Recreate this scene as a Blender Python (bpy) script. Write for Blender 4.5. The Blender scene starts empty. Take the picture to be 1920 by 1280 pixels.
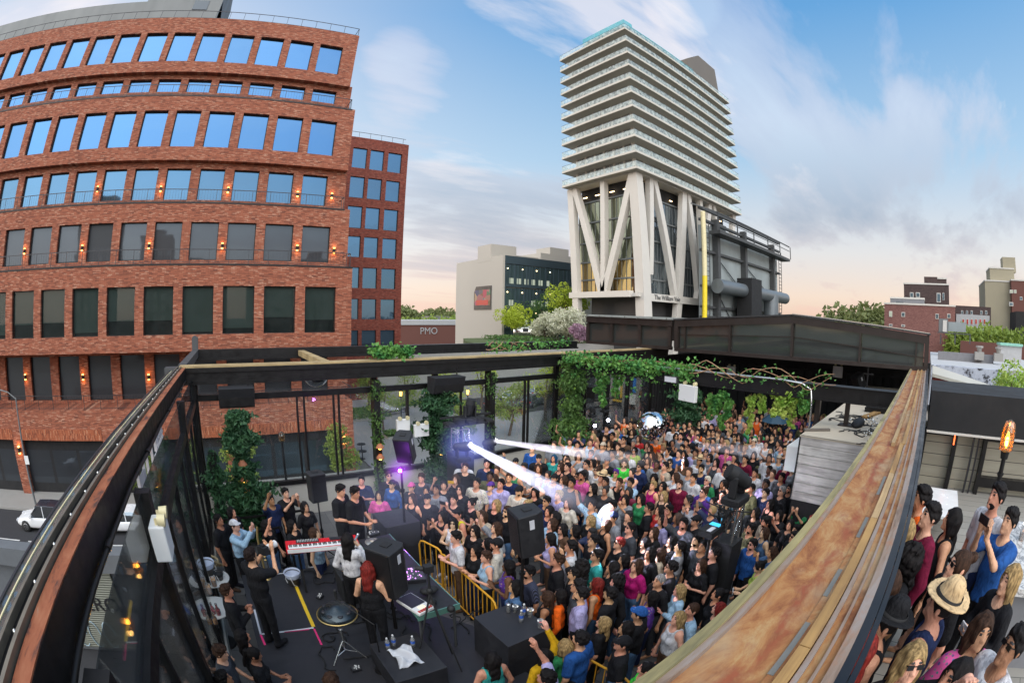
import bpy, math, random
import numpy as np
from mathutils import Matrix, Vector
random.seed(7); rng=np.random.default_rng(7)
R_=math.radians
scn=bpy.context.scene; C=scn.collection
# ------------------------------------------------------------ camera (full-frame fisheye held above the rail)
F_,P_,RO,A_=862.,R_(2.97),R_(.9),R_(36.2)
cd=bpy.data.cameras.new('camera'); cam=bpy.data.objects.new('camera',cd); C.objects.link(cam)
cd.type='PANO'; cd.sensor_width=36; cd.sensor_height=24; cd.sensor_fit='HORIZONTAL'
for q in (cd,getattr(cd,'cycles',None)):
    if q is None: continue
    try:
        q.panorama_type='FISHEYE_EQUISOLID'; q.fisheye_lens=F_/1920*36; q.fisheye_fov=R_(200)
    except Exception: pass
cd.clip_start=.05; cd.clip_end=6000
cam.matrix_world=Matrix.Rotation(-A_,4,'Z')@Matrix.Rotation(math.pi/2-P_,4,'X')@Matrix.Rotation(RO,4,'Z')
scn.camera=cam
# ------------------------------------------------------------ sky
SUN_EL,SUN_AZ=9,118        # azimuth from +X (counter-clockwise)
w=bpy.data.worlds.new('World'); scn.world=w; w.use_nodes=True
nt=w.node_tree; N=nt.nodes; L=nt.links; N.clear()
def nd(t,**k):
    n=N.new(t)
    for a,b in k.items():
        if a.startswith('i_'): n.inputs[a[2:]].default_value=b
        else: setattr(n,a,b)
    return n
def lk(a,b): L.new(a,b)
sky=nd('ShaderNodeTexSky',sky_type='NISHITA',sun_disc=False,sun_elevation=R_(SUN_EL),sun_rotation=R_(90-SUN_AZ),air_density=1.0,dust_density=.6,ozone_density=2.0)
tc=nd('ShaderNodeTexCoord'); sep=nd('ShaderNodeSeparateXYZ'); lk(tc.outputs['Generated'],sep.inputs[0])
def mth(op,a,b=None,c=None,cl=False):
    n=nd('ShaderNodeMath',operation=op,use_clamp=cl)
    for i,x in enumerate((a,b,c)):
        if x is None: continue
        if isinstance(x,(int,float)): n.inputs[i].default_value=x
        else: lk(x,n.inputs[i])
    return n.outputs[0]
def mixc(f,a,b,mode='MIX'):
    n=nd('ShaderNodeMix',data_type='RGBA',blend_type=mode)
    for i,x in ((0,f),(6,a),(7,b)):
        if isinstance(x,(int,float)): n.inputs[i].default_value=x
        elif isinstance(x,tuple): n.inputs[i].default_value=(*x,1)
        else: lk(x,n.inputs[i])
    return n.outputs[2]
def ramp(f,stops):
    n=nd('ShaderNodeValToRGB'); e=n.color_ramp.elements
    while len(e)<len(stops): e.new(.5)
    for q,(p,c) in zip(e,stops): q.position=p; q.color=(*c,1) if len(c)==3 else c
    lk(f,n.inputs[0]); return n.outputs[0]
z=sep.outputs[2]
# evening gradient multiplied over the physical sky: warm veil near the horizon, clear blue overhead
veil=ramp(mth('ADD',z,.0),[(0,(.90,.62,.50)),(.06,(1.0,.78,.65)),(.15,(.86,.83,.82)),(.34,(.46,.68,.90)),(.62,(.15,.42,.80)),(1,(.13,.32,.58))])
# physical sky scaled so both live in the same range
pre=nd('ShaderNodeVectorMath',operation='SCALE',i_Scale=.13); lk(sky.outputs[0],pre.inputs[0])
vs=nd('ShaderNodeVectorMath',operation='SCALE',i_Scale=1.0); lk(veil,vs.inputs[0])
base=mixc(.80,pre.outputs[0],vs.outputs[0])
# brighter towards the set sun (left of the tower), duller to the right
dotn=nd('ShaderNodeVectorMath',operation='DOT_PRODUCT'); lk(tc.outputs['Generated'],dotn.inputs[0]); dotn.inputs[1].default_value=(math.cos(R_(SUN_AZ)),math.sin(R_(SUN_AZ)),.1)
glow=mth('POWER',mth('MAXIMUM',dotn.outputs['Value'],0.),3.)
base=mixc(mth('MULTIPLY',glow,.70),base,(1.0,.93,.90))
# the unseen sky behind the viewer is brightened to lift the facades
db=nd('ShaderNodeVectorMath',operation='DOT_PRODUCT'); lk(tc.outputs['Generated'],db.inputs[0]); db.inputs[1].default_value=(-.50,-.86,.05)
back=mth('MULTIPLY_ADD',mth('POWER',mth('MAXIMUM',mth('ADD',db.outputs['Value'],-.12),0.),1.3),1.7,1.)
# cloud layer: direction projected on a flat deck
den=mth('ADD',mth('MAXIMUM',z,0.),.11)
px_=mth('DIVIDE',sep.outputs[0],den); py_=mth('DIVIDE',sep.outputs[1],den)
cmb=nd('ShaderNodeCombineXYZ'); lk(px_,cmb.inputs[0]); lk(py_,cmb.inputs[1]); cmb.inputs[2].default_value=3.1
mp=nd('ShaderNodeMapping'); lk(cmb.outputs[0],mp.inputs[0]); mp.inputs['Rotation'].default_value=(0,0,R_(58)); mp.inputs['Scale'].default_value=(.36,1.1,1); mp.inputs['Location'].default_value=(3.4,.6,0)
def noise(v,sc,det=6,ro=.55,di=0):
    n=nd('ShaderNodeTexNoise'); n.inputs['Scale'].default_value=sc; n.inputs['Detail'].default_value=det; n.inputs['Roughness'].default_value=ro; n.inputs['Distortion'].default_value=di
    lk(v,n.inputs['Vector']); return n.outputs[0]
n1=noise(mp.outputs[0],.62,8,.58,.5); n2=noise(mp.outputs[0],2.3,7,.62,.3)
cov=mth('ADD',mth('MULTIPLY',n1,.75),mth('MULTIPLY',n2,.25))
blobs=None
def dirpx(x,y):
    dx,dy=x-960,640-y; dx,dy=dx*math.cos(RO)-dy*math.sin(RO),dx*math.sin(RO)+dy*math.cos(RO); r=math.hypot(dx,dy)+1e-9; th=2*math.asin(min(1,r/(2*F_))); s_=math.sin(th); X=s_*dx/r; U=s_*dy/r; D=math.cos(th); Y=D*math.cos(P_)+U*math.sin(P_); Z=U*math.cos(P_)-D*math.sin(P_); return (X*math.cos(A_)+Y*math.sin(A_),-X*math.sin(A_)+Y*math.cos(A_),Z)
for bx,by,rad,am in ((770,130,8,.17),(730,90,5,.08),(850,420,9,.13),(960,450,8,.10),(1600,365,12,.13),(1720,250,7,.12),(1850,150,9,.12),(1650,500,14,.09),(1280,5,5,.15),(60,60,14,.10),(200,10,10,.08),(1480,420,9,.07),(1900,330,9,.12)):
    n_=nd('ShaderNodeVectorMath',operation='DOT_PRODUCT'); lk(tc.outputs['Generated'],n_.inputs[0]); n_.inputs[1].default_value=dirpx(bx,by)
    c0=math.cos(R_(rad)); q_=mth('MULTIPLY',mth('DIVIDE',mth('SUBTRACT',n_.outputs['Value'],c0),1-c0,cl=True),am); blobs=q_ if blobs is None else mth('ADD',blobs,q_)
cov=mth('ADD',mth('MULTIPLY',mth('SUBTRACT',cov,.5),1.5),mth('ADD',.445,blobs))
cl=ramp(cov,[(.47,(0,0,0)),(.55,(.6,.6,.6)),(.66,(1,1,1))])
low=ramp(z,[(0,(.25,.25,.25)),(.06,(.8,.8,.8)),(.4,(.75,.75,.75)),(.8,(.35,.35,.35))])
amt=mth('MULTIPLY',cl,low)
ccol=ramp(z,[(0,(.92,.60,.50)),(.10,(.52,.50,.56)),(.22,(.30,.38,.50)),(.42,(.72,.79,.90)),(1,(.85,.9,1))])
cedge=ramp(cov,[(.54,(1.15,.98,.93)),(.66,(1,1,1))])
ccol=mixc(1.,ccol,cedge,'MULTIPLY')
fin=mixc(mth('MULTIPLY',amt,.85),base,ccol)
# small bright puffs
n3=noise(mp.outputs[0],1.25,9,.6,.2)
pf=ramp(mth('ADD',n3,mth('MULTIPLY',blobs,.6)),[(.60,(0,0,0)),(.70,(1,1,1))])
fin=mixc(mth('MULTIPLY',mth('MULTIPLY',pf,.55),ramp(z,[(.2,(0,0,0)),(.35,(1,1,1))])),fin,(1.05,.95,.92))
du=nd('ShaderNodeVectorMath',operation='DOT_PRODUCT'); lk(tc.outputs['Generated'],du.inputs[0]); du.inputs[1].default_value=(-.38,-.52,.765)
back=mth('ADD',back,mth('MULTIPLY',mth('POWER',mth('MAXIMUM',mth('ADD',du.outputs['Value'],-.42),0.),1.2),5.5))  # unseen overhead sky raised further to lift the crowd and floors
fin=mixc(mth('MULTIPLY',mth('MAXIMUM',mth('ADD',du.outputs['Value'],-.42),0.),1.4,None,True),fin,(1.,.93,.84))
bg=nd('ShaderNodeBackground'); lk(fin,bg.inputs[0]); lk(mth('MULTIPLY',back,.74),bg.inputs[1])
wo=nd('ShaderNodeOutputWorld'); lk(bg.outputs[0],wo.inputs[0])
# ------------------------------------------------------------ sun, low and veiled
sd=bpy.data.lights.new('sun','SUN'); so=bpy.data.objects.new('sun',sd); C.objects.link(so)
sd.energy=1.0; sd.angle=R_(12); sd.color=(1,.80,.62)
so.rotation_euler=Vector((math.cos(R_(SUN_AZ))*math.cos(R_(SUN_EL)),math.sin(R_(SUN_AZ))*math.cos(R_(SUN_EL)),math.sin(R_(SUN_EL)))).to_track_quat('Z','Y').to_euler()
so.location=(-20,60,60)
scn.view_settings.view_transform='Standard'; scn.view_settings.look='None'
scn.view_settings.exposure=0.55; scn.view_settings.gamma=1
try:
    scn.cycles.use_denoising=True; scn.cycles.max_bounces=7; scn.cycles.transparent_max_bounces=24
    scn.cycles.sample_clamp_indirect=6
except Exception: pass
# ------------------------------------------------------------ measuring: a pixel of the 1920x1280 photo as a ray, cut by a real plane
def ray(x,y):
    dx=x-960; dy=640-y
    dx,dy=dx*math.cos(RO)-dy*math.sin(RO), dx*math.sin(RO)+dy*math.cos(RO)
    r=math.hypot(dx,dy)+1e-9; th=2*math.asin(min(1,r/(2*F_)))
    s=math.sin(th); X=s*dx/r; U=s*dy/r; D=math.cos(th)
    Y=D*math.cos(P_)+U*math.sin(P_); Z=U*math.cos(P_)-D*math.sin(P_)
    c,s=math.cos(A_),math.sin(A_)
    return X*c+Y*s,-X*s+Y*c,Z
def atz(x,y,z):
    a,b,c=ray(x,y); return Vector((a*z/c,b*z/c,z))
def atu(x,y,u):
    a,b,c=ray(x,y); return Vector((u,b*u/a,c*u/a))
def atv(x,y,v):
    a,b,c=ray(x,y); return Vector((a*v/b,v,c*v/b))
def proj(u,v,z):
    c,s=math.cos(A_),math.sin(A_)
    X=u*c-v*s; Y=u*s+v*c; n=math.sqrt(u*u+v*v+z*z)
    D=(Y*math.cos(P_)-z*math.sin(P_))/n; U=(z*math.cos(P_)+Y*math.sin(P_))/n; X/=n
    th=math.acos(max(-1,min(1,D))); r=2*F_*math.sin(th/2); q=math.hypot(X,U)+1e-12
    dx,dy=X/q*r,U/q*r
    dx,dy=dx*math.cos(RO)+dy*math.sin(RO),-dx*math.sin(RO)+dy*math.cos(RO)
    return 960+dx,640-dy
G=-12.6      # street level; the camera is the origin
FL=-5.5      # courtyard floor
ST=-4.8      # stage
TE=-3.1      # terrace beside the camera
# ============================================================ materials
def newmat(name):
    m=bpy.data.materials.new(name); m.use_nodes=True; t=m.node_tree
    return m,t,t.nodes['Principled BSDF']
def setp(p,col=None,rough=None,metal=None,spec=None):
    if col is not None: p.inputs['Base Color'].default_value=(*col,1)
    if rough is not None: p.inputs['Roughness'].default_value=rough
    if metal is not None: p.inputs['Metallic'].default_value=metal
    if spec is not None: p.inputs['Specular IOR Level'].default_value=spec
def coordn(t,kind='Object'):
    n=t.nodes.new('ShaderNodeTexCoord'); return n.outputs[kind]
def geo(t): return t.nodes.new('ShaderNodeNewGeometry').outputs['Position']
def tn(t,vec,sc,det=5,ro=.55,di=0,out=0):
    n=t.nodes.new('ShaderNodeTexNoise'); n.inputs['Scale'].default_value=sc; n.inputs['Detail'].default_value=det; n.inputs['Roughness'].default_value=ro; n.inputs['Distortion'].default_value=di
    t.links.new(vec,n.inputs['Vector']); return n.outputs[out]
def tmap(t,vec,scale=(1,1,1),rot=(0,0,0),loc=(0,0,0)):
    n=t.nodes.new('ShaderNodeMapping'); n.inputs['Scale'].default_value=scale; n.inputs['Rotation'].default_value=rot; n.inputs['Location'].default_value=loc
    t.links.new(vec,n.inputs[0]); return n.outputs[0]
def tramp(t,f,stops,interp='LINEAR'):
    n=t.nodes.new('ShaderNodeValToRGB'); e=n.color_ramp.elements; n.color_ramp.interpolation=interp
    while len(e)<len(stops): e.new(.5)
    for q,(p,c) in zip(e,stops): q.position=p; q.color=(*c,1)
    t.links.new(f,n.inputs[0]); return n.outputs[0]
def tmix(t,f,a,b,mode='MIX'):
    n=t.nodes.new('ShaderNodeMix'); n.data_type='RGBA'; n.blend_type=mode
    for i,x in ((0,f),(6,a),(7,b)):
        if isinstance(x,(int,float)): n.inputs[i].default_value=x
        elif isinstance(x,tuple): n.inputs[i].default_value=(*x,1)
        else: t.links.new(x,n.inputs[i])
    return n.outputs[2]
def tbump(t,p,h,strength=.3,dist=.02):
    n=t.nodes.new('ShaderNodeBump'); n.inputs['Strength'].default_value=strength; n.inputs['Distance'].default_value=dist
    t.links.new(h,n.inputs['Height']); t.links.new(n.outputs[0],p.inputs['Normal'])
def swz(t,vec,order):   # pick axes, e.g. 'xz' -> (x,z,0)
    s=t.nodes.new('ShaderNodeSeparateXYZ'); t.links.new(vec,s.inputs[0]); c=t.nodes.new('ShaderNodeCombineXYZ')
    for i,a in enumerate(order): t.links.new(s.outputs['xyz'.index(a)],c.inputs[i])
    return c.outputs[0]
def plain(name,col,rough=.6,metal=0,var=.25,sc=3.,spec=.5,stretch=(1,1,1),bump=0):
    m,t,p=newmat(name); setp(p,col,rough,metal,spec)
    v=tmap(t,coordn(t),stretch)
    n=tn(t,v,sc,6,.6)
    c=tmix(t,n,tuple(x*(1-var) for x in col),tuple(min(1,x*(1+var)) for x in col))
    t.links.new(c,p.inputs['Base Color'])
    r=tramp(t,n,[(.3,(max(0,rough-.12),)*3),(.7,(min(1,rough+.12),)*3)]); t.links.new(r,p.inputs['Roughness'])
    if bump: tbump(t,p,n,bump,.01)
    return m
def emis(name,col,s,base=(0.02,)*3):
    m,t,p=newmat(name); setp(p,base,.4); p.inputs['Emission Color'].default_value=(*col,1); p.inputs['Emission Strength'].default_value=s
    return m
def brick(name,dark,mid,light,axes='xz',sc=1.):
    m,t,p=newmat(name); setp(p,mid,.85)
    v=swz(t,geo(t),axes)
    b=t.nodes.new('ShaderNodeTexBrick'); b.inputs['Scale'].default_value=1; b.inputs['Brick Width'].default_value=.34*sc; b.inputs['Row Height'].default_value=.075*sc
    b.inputs['Mortar Size'].default_value=.007*sc; b.offset=.37; b.inputs['Color1'].default_value=(0,0,0,1); b.inputs['Color2'].default_value=(1,1,1,1); b.inputs['Mortar'].default_value=(.3,.3,.3,1); b.inputs['Bias'].default_value=0
    t.links.new(v,b.inputs['Vector'])
    # flecked mix in diagonal drifts
    v2=tmap(t,v,(3.6,11,1),(0,0,R_(14))); n=tn(t,v2,1.0/sc,3,.7,.6)
    v3=tmap(t,v,(.12,.25,1)); n2=tn(t,v3,1,4,.5)
    f=tmix(t,.55,b.outputs['Color'],n)
    col=tramp(t,f,[(.22,dark),(.42,mid),(.62,tuple(x*1.25 for x in mid)),(.76,light)])
    col=tmix(t,b.outputs['Fac'],col,tuple(x*.45 for x in mid))
    col=tmix(t,n2,col,tmix(t,1.,col,(.82,.78,.80),'MULTIPLY'))
    t.links.new(col,p.inputs['Base Color']); tbump(t,p,b.outputs['Fac'],.25,-.01)
    return m
def wood(name,col,dark,axis=0,plank=0,rough=.7,knot=1.):
    m,t,p=newmat(name); setp(p,col,rough)
    st=[7,7,7]; st[axis]=.5
    v=tmap(t,coordn(t),tuple(st)); n=tn(t,v,2.2,7,.62,.6)
    c=tramp(t,n,[(.3,dark),(.5,col),(.72,tuple(min(1,x*1.25) for x in col))])
    v2=tmap(t,coordn(t),(1.2,1.2,1.2)); k=tn(t,v2,1.3,4)
    c=tmix(t,tramp(t,k,[(.4,(0,)*3),(.75,(.6*knot,)*3)]),c,tuple(x*.6 for x in dark))
    t.links.new(c,p.inputs['Base Color']); tbump(t,p,n,.15,.005); return m
def glassy(name,tint=(.9,.95,.95),refl=.12,haze=(.5,.5,.5),hz=.03,rough=.02):
    """thin pane: transparent, with mirror share and a little dirt"""
    m=bpy.data.materials.new(name); m.use_nodes=True; t=m.node_tree; t.nodes.clear()
    o=t.nodes.new('ShaderNodeOutputMaterial'); tr=t.nodes.new('ShaderNodeBsdfTransparent'); tr.inputs[0].default_value=(*tint,1)
    g=t.nodes.new('ShaderNodeBsdfGlossy'); g.inputs['Roughness'].default_value=rough
    fr=t.nodes.new('ShaderNodeFresnel'); fr.inputs[0].default_value=1.5
    a=t.nodes.new('ShaderNodeMath'); a.operation='MULTIPLY_ADD'; a.inputs[1].default_value=.9; a.inputs[2].default_value=refl; a.use_clamp=True; t.links.new(fr.outputs[0],a.inputs[0])
    m1=t.nodes.new('ShaderNodeMixShader'); t.links.new(a.outputs[0],m1.inputs[0]); t.links.new(tr.outputs[0],m1.inputs[1]); t.links.new(g.outputs[0],m1.inputs[2])
    d=t.nodes.new('ShaderNodeBsdfDiffuse'); d.inputs[0].default_value=(*haze,1)
    n=tn(t,geo(t),1.3,5); r=tramp(t,n,[(.35,(hz*.4,)*3),(.7,(hz*1.8,)*3)])
    m2=t.nodes.new('ShaderNodeMixShader'); t.links.new(r,m2.inputs[0]); t.links.new(m1.outputs[0],m2.inputs[1]); t.links.new(d.outputs[0],m2.inputs[2]); t.links.new(m2.outputs[0],o.inputs[0])
    return m
def winglass(name,tint=(.8,.9,1.),refl=.6,dark=(.015,.025,.03),rough=.03,blind=0.):
    """coated office glazing: mirror share over a dark room, panes slightly out of true"""
    m,t,p=newmat(name); setp(p,dark,.5)
    o=t.nodes['Material Output']; g=t.nodes.new('ShaderNodeBsdfGlossy'); g.inputs[0].default_value=(*tint,1); g.inputs['Roughness'].default_value=rough
    oi=t.nodes.new('ShaderNodeObjectInfo')
    pv=geo(t); n=tn(t,pv,.35,2); b=t.nodes.new('ShaderNodeBump'); b.inputs['Strength'].default_value=.05; b.inputs['Distance'].default_value=.25
    t.links.new(n,b.inputs['Height']); t.links.new(b.outputs[0],g.inputs['Normal'])
    n2=tn(t,pv,.5,4); c=tmix(t,n2,dark,tuple(x*2.5+blind for x in dark)); t.links.new(c,p.inputs['Base Color'])
    mr=t.nodes.new('ShaderNodeMapRange'); mr.inputs['To Min'].default_value=refl*.88; mr.inputs['To Max'].default_value=min(1,refl*1.08); t.links.new(oi.outputs['Random'],mr.inputs[0])
    mx=t.nodes.new('ShaderNodeMixShader'); t.links.new(mr.outputs[0],mx.inputs[0]); t.links.new(p.outputs[0],mx.inputs[1]); t.links.new(g.outputs[0],mx.inputs[2]); t.links.new(mx.outputs[0],o.inputs[0])
    return m
def objcol(name,rough=.7,stripe=None,sss=0,gray=1.,spec=.4,var=.18,sc=14):
    """cloth, skin, hair: colour comes from the object's own colour"""
    m,t,p=newmat(name); setp(p,(.5,.5,.5),rough,0,spec)
    oi=t.nodes.new('ShaderNodeObjectInfo'); n=tn(t,coordn(t),sc,4)
    k=tmix(t,n,(1-var,)*3,(1+var,)*3); c=tmix(t,1.,oi.outputs['Color'],k,'MULTIPLY')
    if stripe=='hair':
        v=tmap(t,coordn(t),(60,60,6)); h=tn(t,v,1,3,.6); c=tmix(t,1.,c,tramp(t,h,[(.35,(.45,)*3),(.7,(1.5,)*3)]),'MULTIPLY'); tbump(t,p,h,.6,.01)
    elif stripe=='print':
        vo=t.nodes.new('ShaderNodeTexVoronoi'); vo.inputs['Scale'].default_value=26; t.links.new(coordn(t),vo.inputs['Vector'])
        c=tmix(t,tramp(t,vo.outputs['Distance'],[(.28,(1,)*3),(.36,(0,)*3)]),c,tmix(t,.75,vo.outputs['Color'],(.05,.08,.14)))
    elif stripe=='lines':
        wv=t.nodes.new('ShaderNodeTexWave'); wv.inputs['Scale'].default_value=18; wv.bands_direction='Y'; t.links.new(coordn(t),wv.inputs['Vector'])
        c=tmix(t,wv.outputs['Fac'],c,(.08,.09,.15))
    else:
        h=tn(t,tmap(t,coordn(t),(1,1,.45)),16,4,.6,.8); tbump(t,p,h,.8,.03); c=tmix(t,tramp(t,h,[(.32,(0,)*3),(.5,(1,)*3)]),tmix(t,1.,c,(.55,.55,.58),'MULTIPLY'),c) if name=='cloth' else c
    t.links.new(c,p.inputs['Base Color']); return m
M={}
M['brick']=brick('red_brick',(.13,.042,.027),(.32,.102,.053),(.52,.29,.19))
M['brick2']=brick('dark_red_brick',(.06,.018,.013),(.20,.045,.026),(.30,.12,.08))
M['soldier']=brick('upright_brick',(.13,.03,.016),(.36,.10,.04),(.55,.27,.15),axes='zx')
M['frame']=plain('black_window_frame',(.012,.013,.014),.4,.3,.2)
M['black']=plain('black_painted_steel',(.014,.013,.013),.42,.4,.3,6)
M['blackmat']=plain('black_matt_panel',(.012,.012,.013),.8,0,.3,2)
M['bluewin']=winglass('sky_reflecting_glass',(.075,.185,.36),.72)
M['bluewin2']=winglass('evening_reflecting_glass',(.09,.20,.33),.60)
M['dimwin']=winglass('dim_reflecting_glass',(.11,.20,.29),.42,(.02,.03,.035))
M['blindwin']=winglass('glass_over_blinds',(.3,.45,.5),.10,(.03,.042,.042),.05,.02)
M['darkwin']=winglass('dark_lower_glass',(.4,.5,.6),.08,(.006,.008,.011))
M['conc']=plain('pale_concrete',(.30,.29,.27),.85,0,.15,1.2,bump=.1)
M['greymetal']=plain('grey_metal_cladding',(.17,.18,.18),.6,.3,.15,.6,stretch=(1,1,.2))
M['rail']=plain('thin_dark_railing',(.05,.05,.055),.4,.6)
M['asphalt']=plain('asphalt',(.030,.030,.033),.9,0,.35,2.5,bump=.2)
M['pave']=plain('concrete_paving',(.27,.26,.24),.85,0,.15,1.1,bump=.05)
M['white']=plain('white_painted_steel',(.58,.55,.50),.6,0,.06,.8)
M['whitep']=plain('white_plastic',(.72,.72,.70),.4,0,.05,3)
# ============================================================ mesh helpers
def V3(a): return Vector(a)
class MB:
    def __init__(s): s.v=[];s.f=[];s.m=[];s.sm=[]
    def add(s,vs,fs,mi=0,smooth=False):
        o=len(s.v); s.v+= [tuple(q) for q in vs]
        for f in fs: s.f.append([o+i for i in f]); s.m.append(mi); s.sm.append(smooth)
        return s
    def box(s,x0,x1,y0,y1,z0,z1,mi=0):
        if x0>x1:x0,x1=x1,x0
        if y0>y1:y0,y1=y1,y0
        if z0>z1:z0,z1=z1,z0
        vs=[(x0,y0,z0),(x1,y0,z0),(x1,y1,z0),(x0,y1,z0),(x0,y0,z1),(x1,y0,z1),(x1,y1,z1),(x0,y1,z1)]
        return s.add(vs,[(0,3,2,1),(4,5,6,7),(0,1,5,4),(1,2,6,5),(2,3,7,6),(3,0,4,7)],mi)
    def quad(s,a,b,c,d,mi=0): return s.add([a,b,c,d],[(0,1,2,3)],mi)
    def bar(s,a,b,w_,h_,mi=0,up=(0,0,1)):
        a,b=V3(a),V3(b); d=(b-a).normalized(); u=V3(up)
        if abs(d.dot(u))>.98: u=V3((1,0,0))
        x=d.cross(u).normalized()*w_/2; y=x.cross(d).normalized()*h_/2
        vs=[p+i*x+j*y for p in (a,b) for i,j in ((-1,-1),(1,-1),(1,1),(-1,1))]
        return s.add(vs,[(0,1,2,3),(7,6,5,4),(0,4,5,1),(1,5,6,2),(2,6,7,3),(3,7,4,0)],mi)
    def cone(s,a,b,r0,r1,n=12,mi=0,caps=True,smooth=True):
        a,b=V3(a),V3(b); d=(b-a).normalized(); u=V3((0,0,1)) if abs(d.z)<.95 else V3((1,0,0))
        x=d.cross(u).normalized(); y=d.cross(x)
        vs=[p+r*(x*math.cos(2*math.pi*i/n)+y*math.sin(2*math.pi*i/n)) for p,r in ((a,r0),(b,r1)) for i in range(n)]
        s.add(vs,[(i,(i+1)%n,n+(i+1)%n,n+i) for i in range(n)],mi,smooth)
        if caps: s.add(vs[:n],[tuple(range(n))[::-1]],mi); s.add(vs[n:],[tuple(range(n))],mi)
        return s
    def tube(s,pts,r,n=6,mi=0,taper=None):
        pts=[V3(p) for p in pts]; rings=[]; px=None
        for i,p in enumerate(pts):
            d=(pts[min(i+1,len(pts)-1)]-pts[max(i-1,0)]).normalized()
            if px is None:
                u=V3((0,0,1)) if abs(d.z)<.95 else V3((1,0,0)); px=d.cross(u).normalized()
            else: px=(px-d*px.dot(d)).normalized()
            y=d.cross(px); rr=r if taper is None else r*(1-(1-taper)*i/(len(pts)-1))
            rings.append([p+rr*(px*math.cos(2*math.pi*k/n)+y*math.sin(2*math.pi*k/n)) for k in range(n)])
        vs=[q for g in rings for q in g]; fs=[]
        for i in range(len(pts)-1):
            for k in range(n): fs.append((i*n+k,i*n+(k+1)%n,(i+1)*n+(k+1)%n,(i+1)*n+k))
        s.add(vs,fs,mi,True); s.add(rings[0],[tuple(range(n))[::-1]],mi); s.add(rings[-1],[tuple(range(n))],mi); return s
    def lathe(s,c,prof,n=20,mi=0,axis='z',smooth=True):
        c=V3(c); vs=[]
        for r,h in prof:
            for k in range(n):
                a=2*math.pi*k/n; x,y=r*math.cos(a),r*math.sin(a)
                vs.append(c+(V3((x,y,h)) if axis=='z' else V3((h,x,y)) if axis=='x' else V3((x,h,y))))
        fs=[(i*n+k,i*n+(k+1)%n,(i+1)*n+(k+1)%n,(i+1)*n+k) for i in range(len(prof)-1) for k in range(n)]
        return s.add(vs,fs,mi,smooth)
    def ball(s,c,r,n=12,mi=0,sc=(1,1,1)):
        prof=[(max(1e-4,math.sin(math.pi*i/(n//2))*r),-math.cos(math.pi*i/(n//2))*r) for i in range(n//2+1)]
        o=len(s.v); s.lathe((0,0,0),prof,n,mi)
        for i in range(o,len(s.v)):
            q=s.v[i]; s.v[i]=(c[0]+q[0]*sc[0],c[1]+q[1]*sc[1],c[2]+q[2]*sc[2])
        return s
    def prism(s,poly,a,b,axis='y',mi=0):
        """poly in the two other axes, extruded along axis from a to b"""
        def pt(p,q): return (q,p[0],p[1]) if axis=='x' else (p[0],q,p[1]) if axis=='y' else (p[0],p[1],q)
        n=len(poly); vs=[pt(p,a) for p in poly]+[pt(p,b) for p in poly]
        return s.add(vs,[tuple(range(n)),tuple(range(2*n-1,n-1,-1))]+[(i,n+i,n+(i+1)%n,(i+1)%n) for i in range(n)],mi)
    def build(s,name,mat,parent=None,loc=None,rot=None):
        me=bpy.data.meshes.new(name); me.from_pydata(s.v,[],s.f); 
        mats=mat if isinstance(mat,(list,tuple)) else [mat]
        for q in mats: me.materials.append(M[q] if isinstance(q,str) else q)
        me.polygons.foreach_set('material_index',s.m); me.polygons.foreach_set('use_smooth',s.sm); me.update()
        o=bpy.data.objects.new(name,me); C.objects.link(o)
        if loc is not None: o.location=loc
        if rot is not None: o.rotation_euler=rot
        if parent is not None: o.parent=parent
        return o
def tag(o,label=None,cat=None,group=None,kind=None):
    if label:o['label']=label
    if cat:o['category']=cat
    if group:o['group']=group
    if kind:o['kind']=kind
    return o
def thing(name,label,cat,loc=(0,0,0),rz=0,group=None,rot=None):
    o=bpy.data.objects.new(name,None); C.objects.link(o); o.location=loc; o.rotation_euler=rot or (0,0,rz)
    o.empty_display_size=.3
    return tag(o,label,cat,group)
def copyt(o,parent=None):
    c=o.copy(); C.objects.link(c); c.parent=parent
    for ch in list(o.children): copyt(ch,c)
    return c
def part(name,data,parent,loc=(0,0,0),rot=None):   # another user of a mesh already built
    o=bpy.data.objects.new(name,data); C.objects.link(o); o.parent=parent; o.location=loc
    if rot: o.rotation_euler=rot
    return o
# ============================================================ bodies from distance fields
def sdf_caps(P,a,b,ra,rb,sx=1.,sy=1.):
    """tapered capsule; sx, sy squeeze the cross-section"""
    x,y,z=P; ax,ay,az=a; bx,by,bz=b
    dx,dy,dz=bx-ax,by-ay,bz-az; L2=dx*dx+dy*dy+dz*dz+1e-12
    t=np.clip(((x-ax)*dx+(y-ay)*dy+(z-az)*dz)/L2,0,1)
    qx=(x-ax-t*dx)/sx; qy=(y-ay-t*dy)/sy; qz=z-az-t*dz
    return (np.sqrt(qx*qx+qy*qy+qz*qz)-(ra+(rb-ra)*t))*min(sx,sy,1.)
def sdf_ell(P,c,r):
    x,y,z=P; q=np.sqrt(((x-c[0])/r[0])**2+((y-c[1])/r[1])**2+((z-c[2])/r[2])**2)
    return (q-1)*min(r)
def smin(a,b,k):
    h=np.clip(.5+.5*(b-a)/k,0,1); return b*(1-h)+a*h-k*h*(1-h)
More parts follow.
